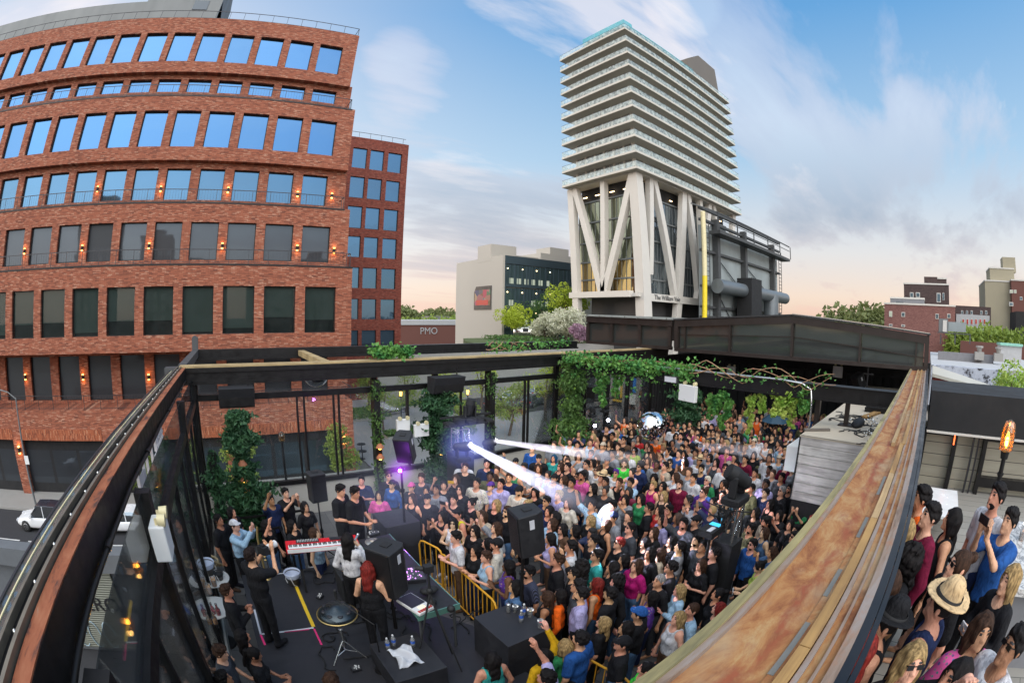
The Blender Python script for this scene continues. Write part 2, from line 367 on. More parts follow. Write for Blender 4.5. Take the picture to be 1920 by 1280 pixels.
def surfnet(f,bounds,xs,ys,zs):
    """naive surface nets on a rectilinear grid"""
    X,Y,Z=np.meshgrid(xs,ys,zs,indexing='ij',sparse=True)
    D=f((X.astype(np.float32),Y.astype(np.float32),Z.astype(np.float32))).astype(np.float32)
    S=D<0; c=S[:-1,:-1,:-1].astype(np.int8).copy()*0
    for i in (0,1):
        for j in (0,1):
            for k in (0,1): c+=S[i:i+c.shape[0],j:j+c.shape[1],k:k+c.shape[2]]
    act=(c>0)&(c<8); idx=-np.ones(act.shape,np.int64); I,J,K=np.nonzero(act); idx[I,J,K]=np.arange(len(I))
    acc=np.zeros((len(I),3)); cnt=np.zeros(len(I))
    def edge(o,d):
        i0,j0,k0=I+o[0],J+o[1],K+o[2]; i1,j1,k1=i0+d[0],j0+d[1],k0+d[2]
        a=D[i0,j0,k0]; b=D[i1,j1,k1]; m=(a<0)!=(b<0); t=np.where(m,a/(a-b+1e-20),0)
        pa=np.stack([xs[i0],ys[j0],zs[k0]],1); pb=np.stack([xs[i1],ys[j1],zs[k1]],1)
        acc[m]+=(pa+(pb-pa)*t[:,None])[m]; cnt[m]+=1
    for o in ((0,0,0),(0,1,0),(0,0,1),(0,1,1)): edge(o,(1,0,0))
    for o in ((0,0,0),(1,0,0),(0,0,1),(1,0,1)): edge(o,(0,1,0))
    for o in ((0,0,0),(1,0,0),(0,1,0),(1,1,0)): edge(o,(0,0,1))
    Vt=acc/np.maximum(cnt,1)[:,None]; F=[]
    for ax in range(3):
        sl=[slice(1,-1)]*3; sl2=[slice(1,-1)]*3; sl[ax]=slice(0,-1); sl2[ax]=slice(1,None)
        a=S[tuple(sl)]; b=S[tuple(sl2)]
        for m,flip in ((a&~b,0),(~a&b,1)):
            q=np.nonzero(m); g=[q[0].copy(),q[1].copy(),q[2].copy()]
            for d in range(3):
                if d!=ax: g[d]+=1
            o1,o2=[(1,2),(2,0),(0,1)][ax]
            def cell(u,v):
                h=[g[0].copy(),g[1].copy(),g[2].copy()]; h[o1]-=u; h[o2]-=v; return idx[h[0],h[1],h[2]]
            quad=np.stack([cell(1,1),cell(0,1),cell(0,0),cell(1,0)],1)
            F.append(quad[:,::-1] if flip else quad)
    F=np.concatenate(F); F=F[(F>=0).all(1)]
    a,b_,c_,d_=[Vt[F[:,i]] for i in range(4)]
    if np.einsum('ij,ij->i',a,np.cross(b_,c_)).sum()+np.einsum('ij,ij->i',a,np.cross(c_,d_)).sum()<0: F=F[:,::-1].copy()
    return Vt,F
def npmesh(name,Vt,F,mats,mi=None):
    me=bpy.data.meshes.new(name); me.vertices.add(len(Vt)); me.vertices.foreach_set('co',Vt.astype(np.float32).ravel())
    me.loops.add(F.size); me.loops.foreach_set('vertex_index',F.astype(np.int32).ravel())
    me.polygons.add(len(F)); me.polygons.foreach_set('loop_start',np.arange(0,F.size,4,dtype=np.int32)); me.polygons.foreach_set('loop_total',np.full(len(F),4,np.int32))
    me.polygons.foreach_set('use_smooth',np.ones(len(F),bool))
    for q in mats: me.materials.append(M[q])
    if mi is not None: me.polygons.foreach_set('material_index',mi.astype(np.int32))
    me.update(); me.validate(); return me
M['skin']=objcol('skin',.55,var=.07,sc=30,spec=.35)
M['lip']=objcol('lips',.45,var=.1)
M['eye']=plain('dark_eye_and_brow',(.02,.014,.012),.4,0,.2)
M['eyew']=plain('eye_white',(.6,.58,.55),.3,0,.05)
M['cloth']=objcol('cloth',.85,spec=.2); M['print']=objcol('printed_cloth',.85,'print',spec=.2); M['stripe']=objcol('striped_cloth',.85,'lines',spec=.2)
M['hair']=objcol('hair',.68,'hair',spec=.16)
M['lens']=plain('sunglass_lens',(.008,.008,.01),.15,0,.1)
# joints in metres, facing +X, y to the left, floor at 0, height 1.72
def frac(a,b,t): return tuple(p+(q-p)*t for p,q in zip(a,b))
POSE={ # elbow, wrist, hand direction for left (+y) and right (-y)
 0:(((-.02,.27,1.12),(.05,.27,.88),(.2,-.1,-1)),((-.02,-.27,1.12),(.05,-.27,.88),(.2,.1,-1))),
 1:(((.02,.27,1.13),(.24,.08,1.20),(.5,-.4,.6)),((.02,-.27,1.13),(.24,-.07,1.18),(.5,.4,.6))),
 2:(((-.02,.27,1.12),(.12,.22,.95),(.5,-.3,-.6)),((.14,-.32,1.58),(.24,-.26,1.83),(.3,.1,1))),
 3:(((.24,.21,1.34),(.38,.08,1.56),(.1,-.1,1)),((.24,-.21,1.34),(.38,-.06,1.57),(.1,.1,1))),
 4:(((.16,.30,1.55),(.36,.20,1.76),(.6,-.1,.8)),((.02,-.27,1.13),(.22,-.1,1.10),(.8,.4,.3))),
 6:(((-.02,.27,1.12),(.10,.22,.95),(.6,-.3,-.3)),((.10,-.25,1.19),(.17,-.11,1.45),(.0,.6,.5))),
 5:(((.03,.25,1.12),(.27,.10,1.06),(.8,-.3,.2)),((.03,-.25,1.12),(.27,-.08,1.05),(.8,.3,.2))),
}
def hand_parts(wr,d,side,f=1.0):
    """palm, four fingers of unequal length and a thumb, capsules along the hand direction"""
    wr=V3(wr); d=V3(d).normalized(); lat=d.cross(V3((0,0,1)) if abs(d.z)<.9 else V3((1,0,0))).normalized()*side; nrm=lat.cross(d)
    out=[(wr,wr+d*.085,.030,.036)]
    for k,(o,l) in enumerate(((-.030,.066),(-.010,.078),(.010,.073),(.029,.058))):
        b=wr+d*.085+lat*o; m=b+d*l*.55-nrm*.006; e=m+d*l*.40-nrm*.022
        out+=[(b,m,.0105,.0095),(m,e,.0095,.008)]
    b=wr+d*.035-lat*.032; m=b+d*.035-lat*.028; out+=[(b,m,.014,.011),(m,m+d*.030-lat*.004-nrm*.01,.011,.009)]
    return [(tuple(a),tuple(c),r0,r1) for a,c,r0,r1 in out]
def grid(a,b,fa,fb,c,f):
    lo=np.arange(a,fa,c); mid=np.arange(fa,fb,f); hi=np.arange(fb,b+c,c)
    return np.concatenate([lo,mid,hi])
PITCH={0:-.24,1:-.10,2:-.26,3:-.16,4:-.26,5:.16,6:-.08}
def rotp(P,a,w=None):
    # world point -> upright head space, pivot at the top of the neck
    x,y,z=P; c,s=math.cos(a),math.sin(a); X=x; Z=z-1.545; return (c*X-s*Z,y,s*X+c*Z+1.545)
def body_field(sex,pose,arms=True):
    sw=.185 if sex=='m' else .160; up=1.0
    (eL,wL,dL),(eR,wR,dR)=POSE[pose]
    def f(P):
        d=sdf_caps(P,(0,0,.97),(.0,0,1.12),.125,.115,.85,1.15)
        d=smin(d,sdf_caps(P,(.005,0,1.18),(.0,0,1.33),.125 if sex=='m' else .112,.12,.82,1.30 if sex=='m' else 1.15),.08)
        d=smin(d,sdf_caps(P,(-.01,-sw+.05,1.405),(-.01,sw-.05,1.405),.062,.062),.07)
        if sex=='f':
            for s in (1,-1): d=smin(d,sdf_ell(P,(.085,s*.068,1.255),(.062,.062,.06)),.04)
        d=smin(d,sdf_caps(P,(-.015,0,1.40),(.008,0,1.535),.062 if sex=='m' else .052,.052 if sex=='m' else .045),.035)
        for s in (1,-1):
            d=smin(d,sdf_caps(P,(0,s*.085,.93),(.01,s*.095,.52),.092,.056),.05)
            d=smin(d,sdf_caps(P,(.01,s*.095,.52),(-.015,s*.10,.09),.055,.037),.03)
            d=smin(d,sdf_caps(P,(-.04,s*.10,.045),(.14,s*.115,.03),.040,.030),.03)
        for s,(e,w_,dd) in ((1,(eL,wL,dL)),(-1,(eR,wR,dR))):
            k=.9 if sex=='f' else 1.
            sh=(0,s*sw,1.40); a=sdf_caps(P,sh,e,.055*k,.041*k); a=smin(a,sdf_caps(P,e,w_,.041*k,.026*k),.02)
            d=smin(d,a,.04)
        # head, tilted up or down on the neck
        P0=P; P=rotp(P,PITCH[pose])
        hd=sdf_ell(P,(.012,0,1.635),(.094,.074,.105)); hd=smin(hd,sdf_ell(P,(.038,0,1.565),(.058,.050,.052)),.035)
        hd=smin(hd,sdf_caps(P,(.100,0,1.632),(.112,0,1.602),.007,.0145),.014)
        for s in (1,-1):
            hd=np.maximum(hd,-sdf_ell(P,(.112,s*.031,1.642),(.020,.017,.012)))
            hd=smin(hd,sdf_ell(P,(.084,s*.031,1.640),(.0150,.0150,.0120)),.004)
            hd=smin(hd,sdf_ell(P,(.002,s*.078,1.625),(.020,.009,.032)),.008)
            hd=smin(hd,sdf_caps(P,(.098,s*.018,1.662),(.090,s*.046,1.660),.006,.005),.010)
        hd=smin(hd,sdf_ell(P,(.093,0,1.573),(.012,.024,.0085)),.008)
        hd=smin(hd,sdf_ell(P,(.085,0,1.535),(.022,.022,.018)),.02)
        return smin(d,hd,.022)
    return f
_bc={}
def body(sex,pose):
    if (sex,pose) in _bc: return _bc[sex,pose]
    zt=2.1 if pose in (2,4) else 1.80
    xs=grid(-.24,.60,-.15,.160,.024,.0085); ys=grid(-.42,.42,-.095,.098,.024,.0085); zs=grid(-.03,zt,1.48,1.765,.024,.0085)
    Vt,F=surfnet(body_field(sex,pose),None,xs,ys,zs)
    c=Vt[F].mean(1); mi=np.zeros(len(F),int)
    x,y,z=rotp((c[:,0],np.abs(c[:,1]),c[:,2]),PITCH[pose])
    lip=(x>.088)&(z>1.562)&(z<1.583)&(y<.026); mi[lip]=1
    e=(x>.080)&(z>1.636)&(z<1.649)&(y>.020)&(y<.043); mi[e]=2
    br=(x>.083)&(z>1.660)&(z<1.672)&(y>.013)&(y<.049); mi[br]=2
    # hands, finer, joined into the same mesh
    for s,(el,wr,dd) in zip((1,-1),POSE[pose]):
        hp=hand_parts(wr,dd,s,.9 if sex=='f' else 1.)
        pts=np.array([p for q in hp for p in q[:2]]); lo=pts.min(0)-.045; hi=pts.max(0)+.03
        def hf(P,hp=hp):
            d=sdf_caps(P,*hp[0])
            for q in hp[1:]: d=smin(d,sdf_caps(P,*q),.008)
            return d
        hV,hF=surfnet(hf,None,*[np.arange(lo[i],hi[i],.0075) for i in range(3)])
        F=np.concatenate([F,hF+len(Vt)]); Vt=np.concatenate([Vt,hV]); mi=np.concatenate([mi,np.zeros(len(hF),int)])
    _bc[sex,pose]=npmesh('body',Vt,F,['skin','lip','eye','eyew'],mi); return _bc[sex,pose]
_sc={}
def shirt(sex,pose,sl,mat='cloth'):
    k=(sex,pose,sl,mat)
    if k in _sc: return _sc[k]
    if (sex,pose,sl,'cloth') in _sc:
        m=_sc[(sex,pose,sl,'cloth')].copy(); m.materials.clear(); m.materials.append(M[mat]); _sc[k]=m; return m
    sw=.185 if sex=='m' else .160; off=.018 if sex=='m' else .012
    (eL,wL,dL),(eR,wR,dR)=POSE[pose]; ex=.90 if sex=='m' else .98
    def f(P):
        x,y,z=P
        d=sdf_caps(P,(0,0,ex+.03),(.0,0,1.12),.128+off,.116+off,.88,1.15)
        d=smin(d,sdf_caps(P,(.005,0,1.18),(.0,0,1.33),(.125 if sex=='m' else .112)+off,.12+off,.84,1.30 if sex=='m' else 1.15),.08)
        d=smin(d,sdf_caps(P,(-.01,-sw+.05,1.405),(-.01,sw-.05,1.405),.062+off*.9,.062+off*.9),.07)
        if sl=='v': d=np.maximum(d-.006,np.abs(y)-(sw-.045+np.clip(1.36-z,0,1)*.35))
        if sex=='f':
            for s in (1,-1): d=smin(d,sdf_ell(P,(.085,s*.068,1.255),(.062+off,.062+off,.06+off)),.04)
        if sl!='v':
            for s,(e,w_) in ((1,(eL,wL)),(-1,(eR,wR))):
                sh=(0,s*sw,1.40)
                if sl=='t': a=sdf_caps(P,sh,frac(sh,e,.72),.058+off,.052+off)
                else: a=smin(sdf_caps(P,sh,e,.056+off,.044+off),sdf_caps(P,e,frac(e,w_,.93),.044+off,.033+off),.03)
                d=smin(d,a,.035)
        fold=.004*np.sin(z*38+x*22+y*9)*np.clip((1.35-z)*4,0,1)
        d=d+fold
        d=np.maximum(d,ex-.02-z+.01*np.sin(y*30))
        d=np.maximum(d,-sdf_ell(P,(.045 if sex=='f' or sl=='v' else .03,0,1.485),(.10,.085,.075 if sl!='v' else .10)))
        if sl=='v': d=np.maximum(d,-sdf_ell(P,(-.06,0,1.49),(.10,.08,.09)))
        return d
    zt=1.95 if pose in (2,4) else 1.66
    Vt,F=surfnet(f,None,np.arange(-.24,.55,.021),np.arange(-.44,.44,.021),np.arange(.82,zt,.021))
    _sc[k]=npmesh('shirt',Vt,F,[mat]); return _sc[k]
def trousers(sex):
    k=('tr',sex)
    if k in _sc: return _sc[k]
    def f(P):
        d=sdf_caps(P,(0,0,.95),(.0,0,1.02),.128,.118,.90,1.18)
        for s in (1,-1):
            d=smin(d,sdf_caps(P,(0,s*.085,.93),(.01,s*.095,.52),.104,.070),.04)
            d=smin(d,sdf_caps(P,(.01,s*.095,.52),(-.010,s*.10,.10),.069,.056),.03)
        return np.maximum(d,P[2]-1.05)
    Vt,F=surfnet(f,None,np.arange(-.2,.2,.024),np.arange(-.3,.3,.024),np.arange(0.02,1.1,.024)); _sc[k]=npmesh('trousers',Vt,F,['cloth']); return _sc[k]
def bendv(me,V,pt):
    w_=np.clip((V[:,2]-1.44)/.14,0,1); w_=w_*w_*(3-2*w_); a=pt*w_; X=V[:,0].copy(); Z=V[:,2]-1.545; V[:,0]=np.cos(a)*X+np.sin(a)*Z; V[:,2]=-np.sin(a)*X+np.cos(a)*Z+1.545
    V[:,0]-=(1-w_)*.02; me.vertices.foreach_set('co',V.ravel()); me.update(); return me
def wob(P,a,f1,ph=0): x,y,z=P; return a*(np.sin(x*f1+ph)*np.sin(y*f1*1.1+1+ph)+np.sin(z*f1*.9+y*f1*.6+ph)*.6)
def hairm(kind,pt=0):
    k=('h',kind)
    if pt:
        kk=('h',kind,pt)
        if kk in _sc: return _sc[kk]
        me=hairm(kind).copy(); n=len(me.vertices); V=np.zeros(n*3,np.float32); me.vertices.foreach_get('co',V); V=V.reshape(-1,3); _sc[kk]=bendv(me,V,pt); return me
    if k in _sc: return _sc[k]
    step=.011
    def skull(P,g): return sdf_ell(P,(.008,0,1.640),(.097+g,.078+g,.108+g))
    def face(P,low=1.0): # keeps the face free
        return sdf_ell(P,(.135,0,1.602),(.082,.070,.094*low))
    def f(P):
        x,y,z=P
        if kind=='s': d=smin(skull(P,.009),sdf_ell(P,(.03,0,1.715),(.078,.062,.036)),.03)+wob(P,.006,130)+wob(P,.004,60,2); d=np.maximum(d,-face(P)); d=np.maximum(d,np.maximum(1.575-z,0)*1-.0+(1.59-z)); d=np.maximum(d,(x-.02)*.9-(z-1.60)*.8)
        elif kind=='z': d=skull(P,.005)+wob(P,.001,120); d=np.maximum(d,-face(P)); d=np.maximum(d,1.60-z); d=np.maximum(d,(x-.02)*.9-(z-1.60)*.9)
        elif kind in ('l','b2'):
            d=skull(P,.014)+wob(P,.004,70); h=sdf_caps(P,(-.05,0,1.62),(-.075,0,1.34),.085,.055,.7,1.25)
            for s in (1,-1): h=smin(h,sdf_caps(P,(-.0,s*.072,1.62),(.03,s*.098,1.33),.034,.024),.03)
            h=h+wob(P,.007,55); d=smin(d,h,.025); d=np.maximum(d,-face(P,1.05)); d=np.maximum(d,-sdf_ell(P,(.02,0,1.51),(.07,.062,.05)))
        elif kind=='p': d=skull(P,.006)+wob(P,.002,90); d=np.maximum(d,-face(P)); d=np.maximum(d,1.585-z+.0*x); d=smin(d,sdf_ell(P,(-.095,0,1.715),(.042,.045,.042)),.015)
        elif kind=='t': d=skull(P,.006)+wob(P,.002,90); d=np.maximum(d,-face(P)); d=np.maximum(d,1.585-z); d=smin(d,sdf_caps(P,(-.11,0,1.68),(-.15,0,1.42),.03,.022),.02)
        elif kind=='u': d=smin(skull(P,.035),sdf_caps(P,(-.04,0,1.6),(-.06,0,1.45),.09,.075,.8,1.3),.04)+wob(P,.010,80)+wob(P,.005,150,1); d=np.maximum(d,-face(P,1.05)); d=np.maximum(d,-sdf_ell(P,(.02,0,1.51),(.07,.062,.05)))
        elif kind=='c': # cap with peak
            d=np.maximum(skull(P,.016),1.668-z); pk=np.maximum(np.sqrt((x-.085)**2+(y*1.05)**2)-.083,np.abs(z-1.672+(x-.1)*.25+y*y*2.2)-.006); pk=np.maximum(pk,.06-x); d=np.minimum(d,pk)
        elif kind=='h': # brimmed hat
            d=np.maximum(sdf_caps(P,(.0,0,1.70),(.0,0,1.765),.098,.080,1.1,.92),1.69-z); d=np.maximum(d,-sdf_ell(P,(.01,0,1.86),(.06,.022,.042)))
            br=np.maximum(np.sqrt((x/1.06)**2+y**2)-.172,np.abs(z-1.700-y*y*.9+x*.06)-.0065); d=smin(d,br,.008)
        elif kind=='beard': d=sdf_ell(P,(.040,0,1.562),(.066,.058,.056)); d=np.maximum(d,z-1.590+np.abs(y)*-.4); d=np.maximum(d,-sdf_ell(P,(.108,0,1.576),(.016,.024,.010))); d=np.maximum(d,-x+.0)
        return d
    ext=dict(h=(-.22,.22,-.2,.2,1.63,1.88),c=(-.14,.22,-.12,.12,1.64,1.79),l=(-.19,.16,-.19,.19,1.26,1.79),u=(-.22,.18,-.2,.2,1.34,1.83),t=(-.2,.14,-.11,.11,1.36,1.79),p=(-.16,.14,-.11,.11,1.56,1.79)).get(kind,(-.14,.16,-.12,.12,1.46,1.8))
    Vt,F=surfnet(f,None,np.arange(ext[0],ext[1],step),np.arange(ext[2],ext[3],step),np.arange(ext[4],ext[5],step*.9))
    _sc[k]=npmesh('hair',Vt,F,['hair' if kind in 'szlptu' or kind=='beard' else 'cloth']); return _sc[k]
def tilt(fn,nm,pt):
    if (nm,pt) in _sc: return _sc[nm,pt]
    me=fn().copy(); V=np.zeros(len(me.vertices)*3,np.float32); me.vertices.foreach_get('co',V); V=V.reshape(-1,3); a=pt; X=V[:,0].copy(); Z=V[:,2]-1.545; V[:,0]=math.cos(a)*X+math.sin(a)*Z; V[:,2]=-math.sin(a)*X+math.cos(a)*Z+1.545; me.vertices.foreach_set('co',V.ravel()); me.update(); _sc[nm,pt]=me; return me
def glassesm():
    if 'gl' in _sc: return _sc['gl']
    b=MB()
    for s in (1,-1):
        b.box(.104,.110,s*.034-.023,s*.034+.023,1.626,1.656); b.bar((.105,s*.055,1.650),(.0,s*.080,1.645),.004,.006)
    b.bar((.108,-.012,1.648),(.108,.012,1.648),.004,.005)
    o=b.build('glasses','lens'); me=o.data; bpy.data.objects.remove(o); _sc['gl']=me; return me
def bandm():
    if 'bd' in _sc: return _sc['bd']
    b=MB(); b.lathe((0,0,0),[(.103,1.700),(.106,1.702),(.101,1.735),(.098,1.734)],24); 
    b.v=[(x*1.1,y*.94,z) for x,y,z in b.v]
    o=b.build('hat_band','blackmat'); me=o.data; bpy.data.objects.remove(o); _sc['bd']=me; return me
def phonem():
    if 'ph' in _sc: return _sc['ph']
    b=MB(); b.box(-.005,.005,-.037,.037,-.075,.075); b.box(-.0065,-.005,-.033,.033,-.068,.068,1); b.box(.005,.009,.008,.032,.035,.068)
    M['screen']=emis('lit_phone_screen',(.5,.6,.75),.5); o=b.build('phone',['phonecase','screen']); me=o.data; bpy.data.objects.remove(o); _sc['ph']=me; return me
M['phonecase']=objcol('phone_case',.3)
# ============================================================ ground and far setting
b=MB(); b.quad((-3000,-3000,G),(3000,-3000,G),(3000,3000,G),(-3000,3000,G)); tag(b.build('ground',plain('far_ground',(.10,.105,.085),.95,0,.4,.02)),kind='structure')
b=MB(); b.quad((-200,15,G+.02),(34,15,G+.02),(34,29.9,G+.02),(-200,29.9,G+.02)); tag(b.build('road','asphalt'),kind='structure')
b=MB(); b.box(-200,11.5,29.9,34.5,G-.2,G+.16); tag(b.build('pavement','pave'),kind='structure')
b=MB(); b.box(11.5,60,24,75,G-.2,G+.10); tag(b.build('plaza',plain('plaza_stone',(.22,.22,.225),.8,0,.12,.8)),kind='structure')
b=MB(); b.quad((28,47,G+.14),(75,47,G+.14),(75,61,G+.14),(28,61,G+.14)); b.box(28,28.3,47,61,G-.1,G+.2,1); tag(b.build('side_street',['asphalt','conc']),kind='structure')
b=MB()
for i in range(-20,12): b.quad((i*3-1.1,25.05,G+.03),(i*3+1.1,25.05,G+.03),(i*3+1.1,25.2,G+.03),(i*3-1.1,25.2,G+.03))
M['paint']=plain('worn_white_road_paint',(.55,.55,.53),.8,0,.4,4); tag(b.build('road_marking','paint'),kind='structure')
# ============================================================ big brick office block
main=thing('brick_office_building','long red brick office block with stepped terraces and rows of sky reflecting windows','building',(-10,33,G))
def loc_(o): o.parent=main; o.location=Vector(o.location)-Vector(main.location); return o
K=33.6
ROWS=[ # plane v, z0,z1 (at K), window band z, first right window edge u, pitch, width, right corner u, glass
 (33.0,-2.1,3.7,-1.2,2.15,8.4,3.15,2.42,9.65,'blindwin'),
 (35.9,-6.3,-2.1,-5.6,-2.5,7.76,2.87,2.08,9.3,'darkwin'),
 (35.7,3.7,8.1,3.95,6.65,7.75,2.90,2.2,9.2,'dimwin'),
 (37.2,8.1,11.25,8.25,10.6,7.2,2.73,2.0,8.7,'bluewin2'),
 (36.6,11.25,16.6,12.3,15.25,7.4,2.82,2.12,8.75,'bluewin'),
 (38.9,16.6,18.7,16.85,18.0,6.95,2.66,2.02,8.2,'bluewin'),
 (38.3,18.7,24.15,19.7,22.55,6.8,2.64,2.05,8.0,'bluewin')]
M['thinwin']=glassy('clear_office_pane',(.8,.9,.88),-.01,(.3,.35,.35),.02); M['blindcloth']=plain('grey_green_roller_blind',(.060,.075,.068),.9,0,.12,.6); M['roomshade']=plain('room_shade_black',(.012,.014,.014),.9,0,.5,1)
wall=MB(); led=MB()
UL=-36.
for ri,(v,z0,z1,wz0,wz1,ur,pt_,ww,uc,gl) in enumerate(ROWS):
    k=v/K; z0,z1,wz0,wz1,ur,pt_,ww,uc=[q*k for q in (z0,z1,wz0,wz1,ur,pt_,ww,uc)]
    if ri in(1,): z0=-6.3*33/K; z1=-2.1*33/K
    vlow={1:33.0,2:33.0,3:35.7,5:36.6}.get(ri); 
    if vlow and ri>1: z0=ROWS[ri][1]*vlow/K-.05
    wall.box(UL,uc,v,v+.5,z0,wz0); wall.box(UL,uc,v,v+.5,wz1,z1)
    n=int((ur-UL)/pt_)+1; prev=uc; rect=[]
    for i in range(n):
        a=ur-pt_*i-ww; c=ur-pt_*i; wall.box(c,prev,v,v+.5,wz0,wz1); prev=a; rect.append((a,c))
    wall.box(UL,prev,v,v+.5,wz0,wz1) if prev>UL else None
    wall.box(UL,uc,v+.5,v+16,z0,z1)
    # window assembly shared along the row
    f=MB(); t=.06; h=wz1-wz0
    f.box(0,t,0,.1,0,h); f.box(ww-t,ww,0,.1,0,h); f.box(t,ww-t,0,.1,0,t); f.box(t,ww-t,0,.1,h-t,h); 
    fo=f.build('window','frame'); gm=MB(); gm.quad((t,.07,t),(ww-t,.07,t),(ww-t,.07,h-t),(t,.07,h-t)); go=gm.build('pane','thinwin' if ri==0 else gl,fo)
    first=True
    for (a,c) in rect:
        if c<UL+1: continue
        if proj(c,v,wz0)[0]<-30 : continue
        # skip those wholly hidden
        o=fo if first else fo.copy(); 
        if not first: C.objects.link(o); g2=go.copy(); C.objects.link(g2); g2.parent=o; pane=g2
        else: pane=go
        o.parent=main; o.location=Vector((a,v+.28,wz0))-Vector(main.location); first=False
        if ri==0:   # clear panes with blinds let down to different heights before dark sheets standing for unlit rooms
            bl=MB(); hb=h*random.choice((.30,.34,.28,.12,.08,.05)); bl.quad((t,.13,hb),(ww-t,.13,hb),(ww-t,.13,h-t),(t,.13,h-t)); bl.build('roller_blind','blindcloth',o); bl=MB(); bl.quad((t,.20,t),(ww-t,.20,t),(ww-t,.20,h-t),(t,.20,h-t)); bl.build('room_shade_sheet','roomshade',o)
        if ri==2:   # the first two panes take the darker lower glass
            i=rect.index((a,c)); 
            if i in (0,1): 
                pane.data=pane.data.copy(); pane.data.materials[0]=M['darkwin']
    if ri in (2,3,5): # terrace slab edge
        led.box(UL,{2:9.5,3:9.3,5:9.25}[ri],vlow-.03,v,z0-.06,z0+.06)
wall.box(UL,9.65*33/K-.02,33.01,33.5,-2.1*33/K-.25,-2.1*33/K-.001)
# ground floor block with big dark openings and upright brick lintels
v=33.0; zt=-6.3*33/K; uc=9.65*33/K; ops=[(-10.7,1.0),(1.2,1.2),(-18.9,-10.7),(-29,-19.9),(1.9,8.2)]
ops=[(-40,-31),(-29.4,-19.9),(-18.9,-10.7),(-9.6,-.6),(.5,8.2)]
wall.box(UL,uc,v,v+.5,-7.55,zt); wall.box(UL,uc,v+.5,v+16,-7.55,zt)
so_=MB(); prev=UL
for a,c in ops:
    a,c=max(a,UL),c
    if a>prev: wall.box(prev,a,v,v+.5,G,-7.55)
    prev=c
    so_.box(a,c,v-.04,v+.45,-8.35,-7.55); 
wall.box(prev,uc,v,v+.5,G,-7.55); wall.box(UL,uc,v+1.6,v+16,G,-7.55)
wo_=loc_(wall.build('wall','brick')); loc_(so_.build('lintel','soldier')); loc_(led.build('terrace_edge','frame'))
# recessed dark ground-floor fronts
for a,c in ops[1:]:
    f=MB(); a2=max(a,UL); f.box(a2,c,v+.55,v+.7,G,-8.35); n=max(2,int((c-a2)/2.2)); sf=loc_(f.build('shopfront','blackmat'))
    f=MB()
    for i in range(n):
        x0=a2+(c-a2)*i/n+.15; x1=a2+(c-a2)*(i+1)/n-.15; f.quad((x0,v+.54,G+.9),(x1,v+.54,G+.9),(x1,v+.54,-9.2),(x0,v+.54,-9.2))
    g_=f.build('pane','dimwin' if a>-12 else 'darkwin',sf); 
# railings on the terraces
for (v,z,uc) in ((33.1,-6.3*33/K,9.4),(33.1,3.7*33/K+.0,9.3),(35.75,8.1*35.7/K,9.2),(36.65,16.6*36.6/K,9.1),(38.45,24.15*38.3/K,9.0)):
    f=MB(); h=1.0; f.bar((UL,v,z+h),(uc,v,z+h),.05,.05); f.bar((UL,v,z+.12),(uc,v,z+.12),.03,.03)
    x=UL
    while x<uc: f.bar((x,v,z),(x,v,z+h),.04,.04); x+=1.5
    x=UL
    while x<uc and z<20: f.bar((x,v,z+.12),(x,v,z+h),.012,.012); x+=.25
    f.bar((uc,v,z+h),(uc,v+2.4,z+h),.05,.05); f.bar((uc,v,z),(uc,v,z+h),.05,.05); loc_(f.build('terrace_railing','rail'))
# wall lamps (small lit up-and-down lights)
M['amber']=emis('amber_lamp_glass',(1,.48,.10),6)
lampm=None
def wall_lamp(u,v,z,s=1):
    global lampm
    r=MB(); r.cone((0,0,-.28*s),(0,0,.02),.10*s,.10*s,10); ro=r.build('wall_lamp','blackmat'); 
    for za,zb in ((.02,.09),(-.36,-.29)): r=MB(); r.cone((0,0,za*s),(0,0,zb*s),.085*s,.085*s,10); r.build('bulb','amber',ro)
    
    ro.location=(u,v,z); loc_(ro)
    for dz in (.22,-.50):
        ld=bpy.data.lights.new('lamp_light','POINT'); lo=bpy.data.objects.new('lamp_light',ld); C.objects.link(lo); ld.energy=3.2*s; ld.color=(1,.42,.09); ld.shadow_soft_size=.05; lo.location=(u,v-.10,z+dz); loc_(lo)
for x,y,v in ((184,958,37.0),):pass
for x,y,v in ((184,352,37.2),(302,352,37.2),(428,354,37.2),(558,362,37.2),(622,365,37.2),(47,468,35.7),(155,462,35.7),(280,458,35.7),(417,458,35.7),(557,462,35.7),(626,467,35.7),(48,703,35.9),(156,703,35.9),(279,703,35.9),(36,838,33.0),(645,820,33.0),(425,833,33.0)):
    p=atv(x,y,v); wall_lamp(p.x,p.y-.12,p.z,1.3 if v==33.0 else 1.)
# grey plant storey on the roof
b=MB(); p=atv(398,36,46); b.box(-62,-7.,46,60,24,35.7); b.box(-17.,-7.0,45.5,58,24,43); b.box(-10.5,-8.6,45.42,45.5,33.9,35.3,1); loc_(b.build('roof_plant_room',['greymetal','darkwin']))
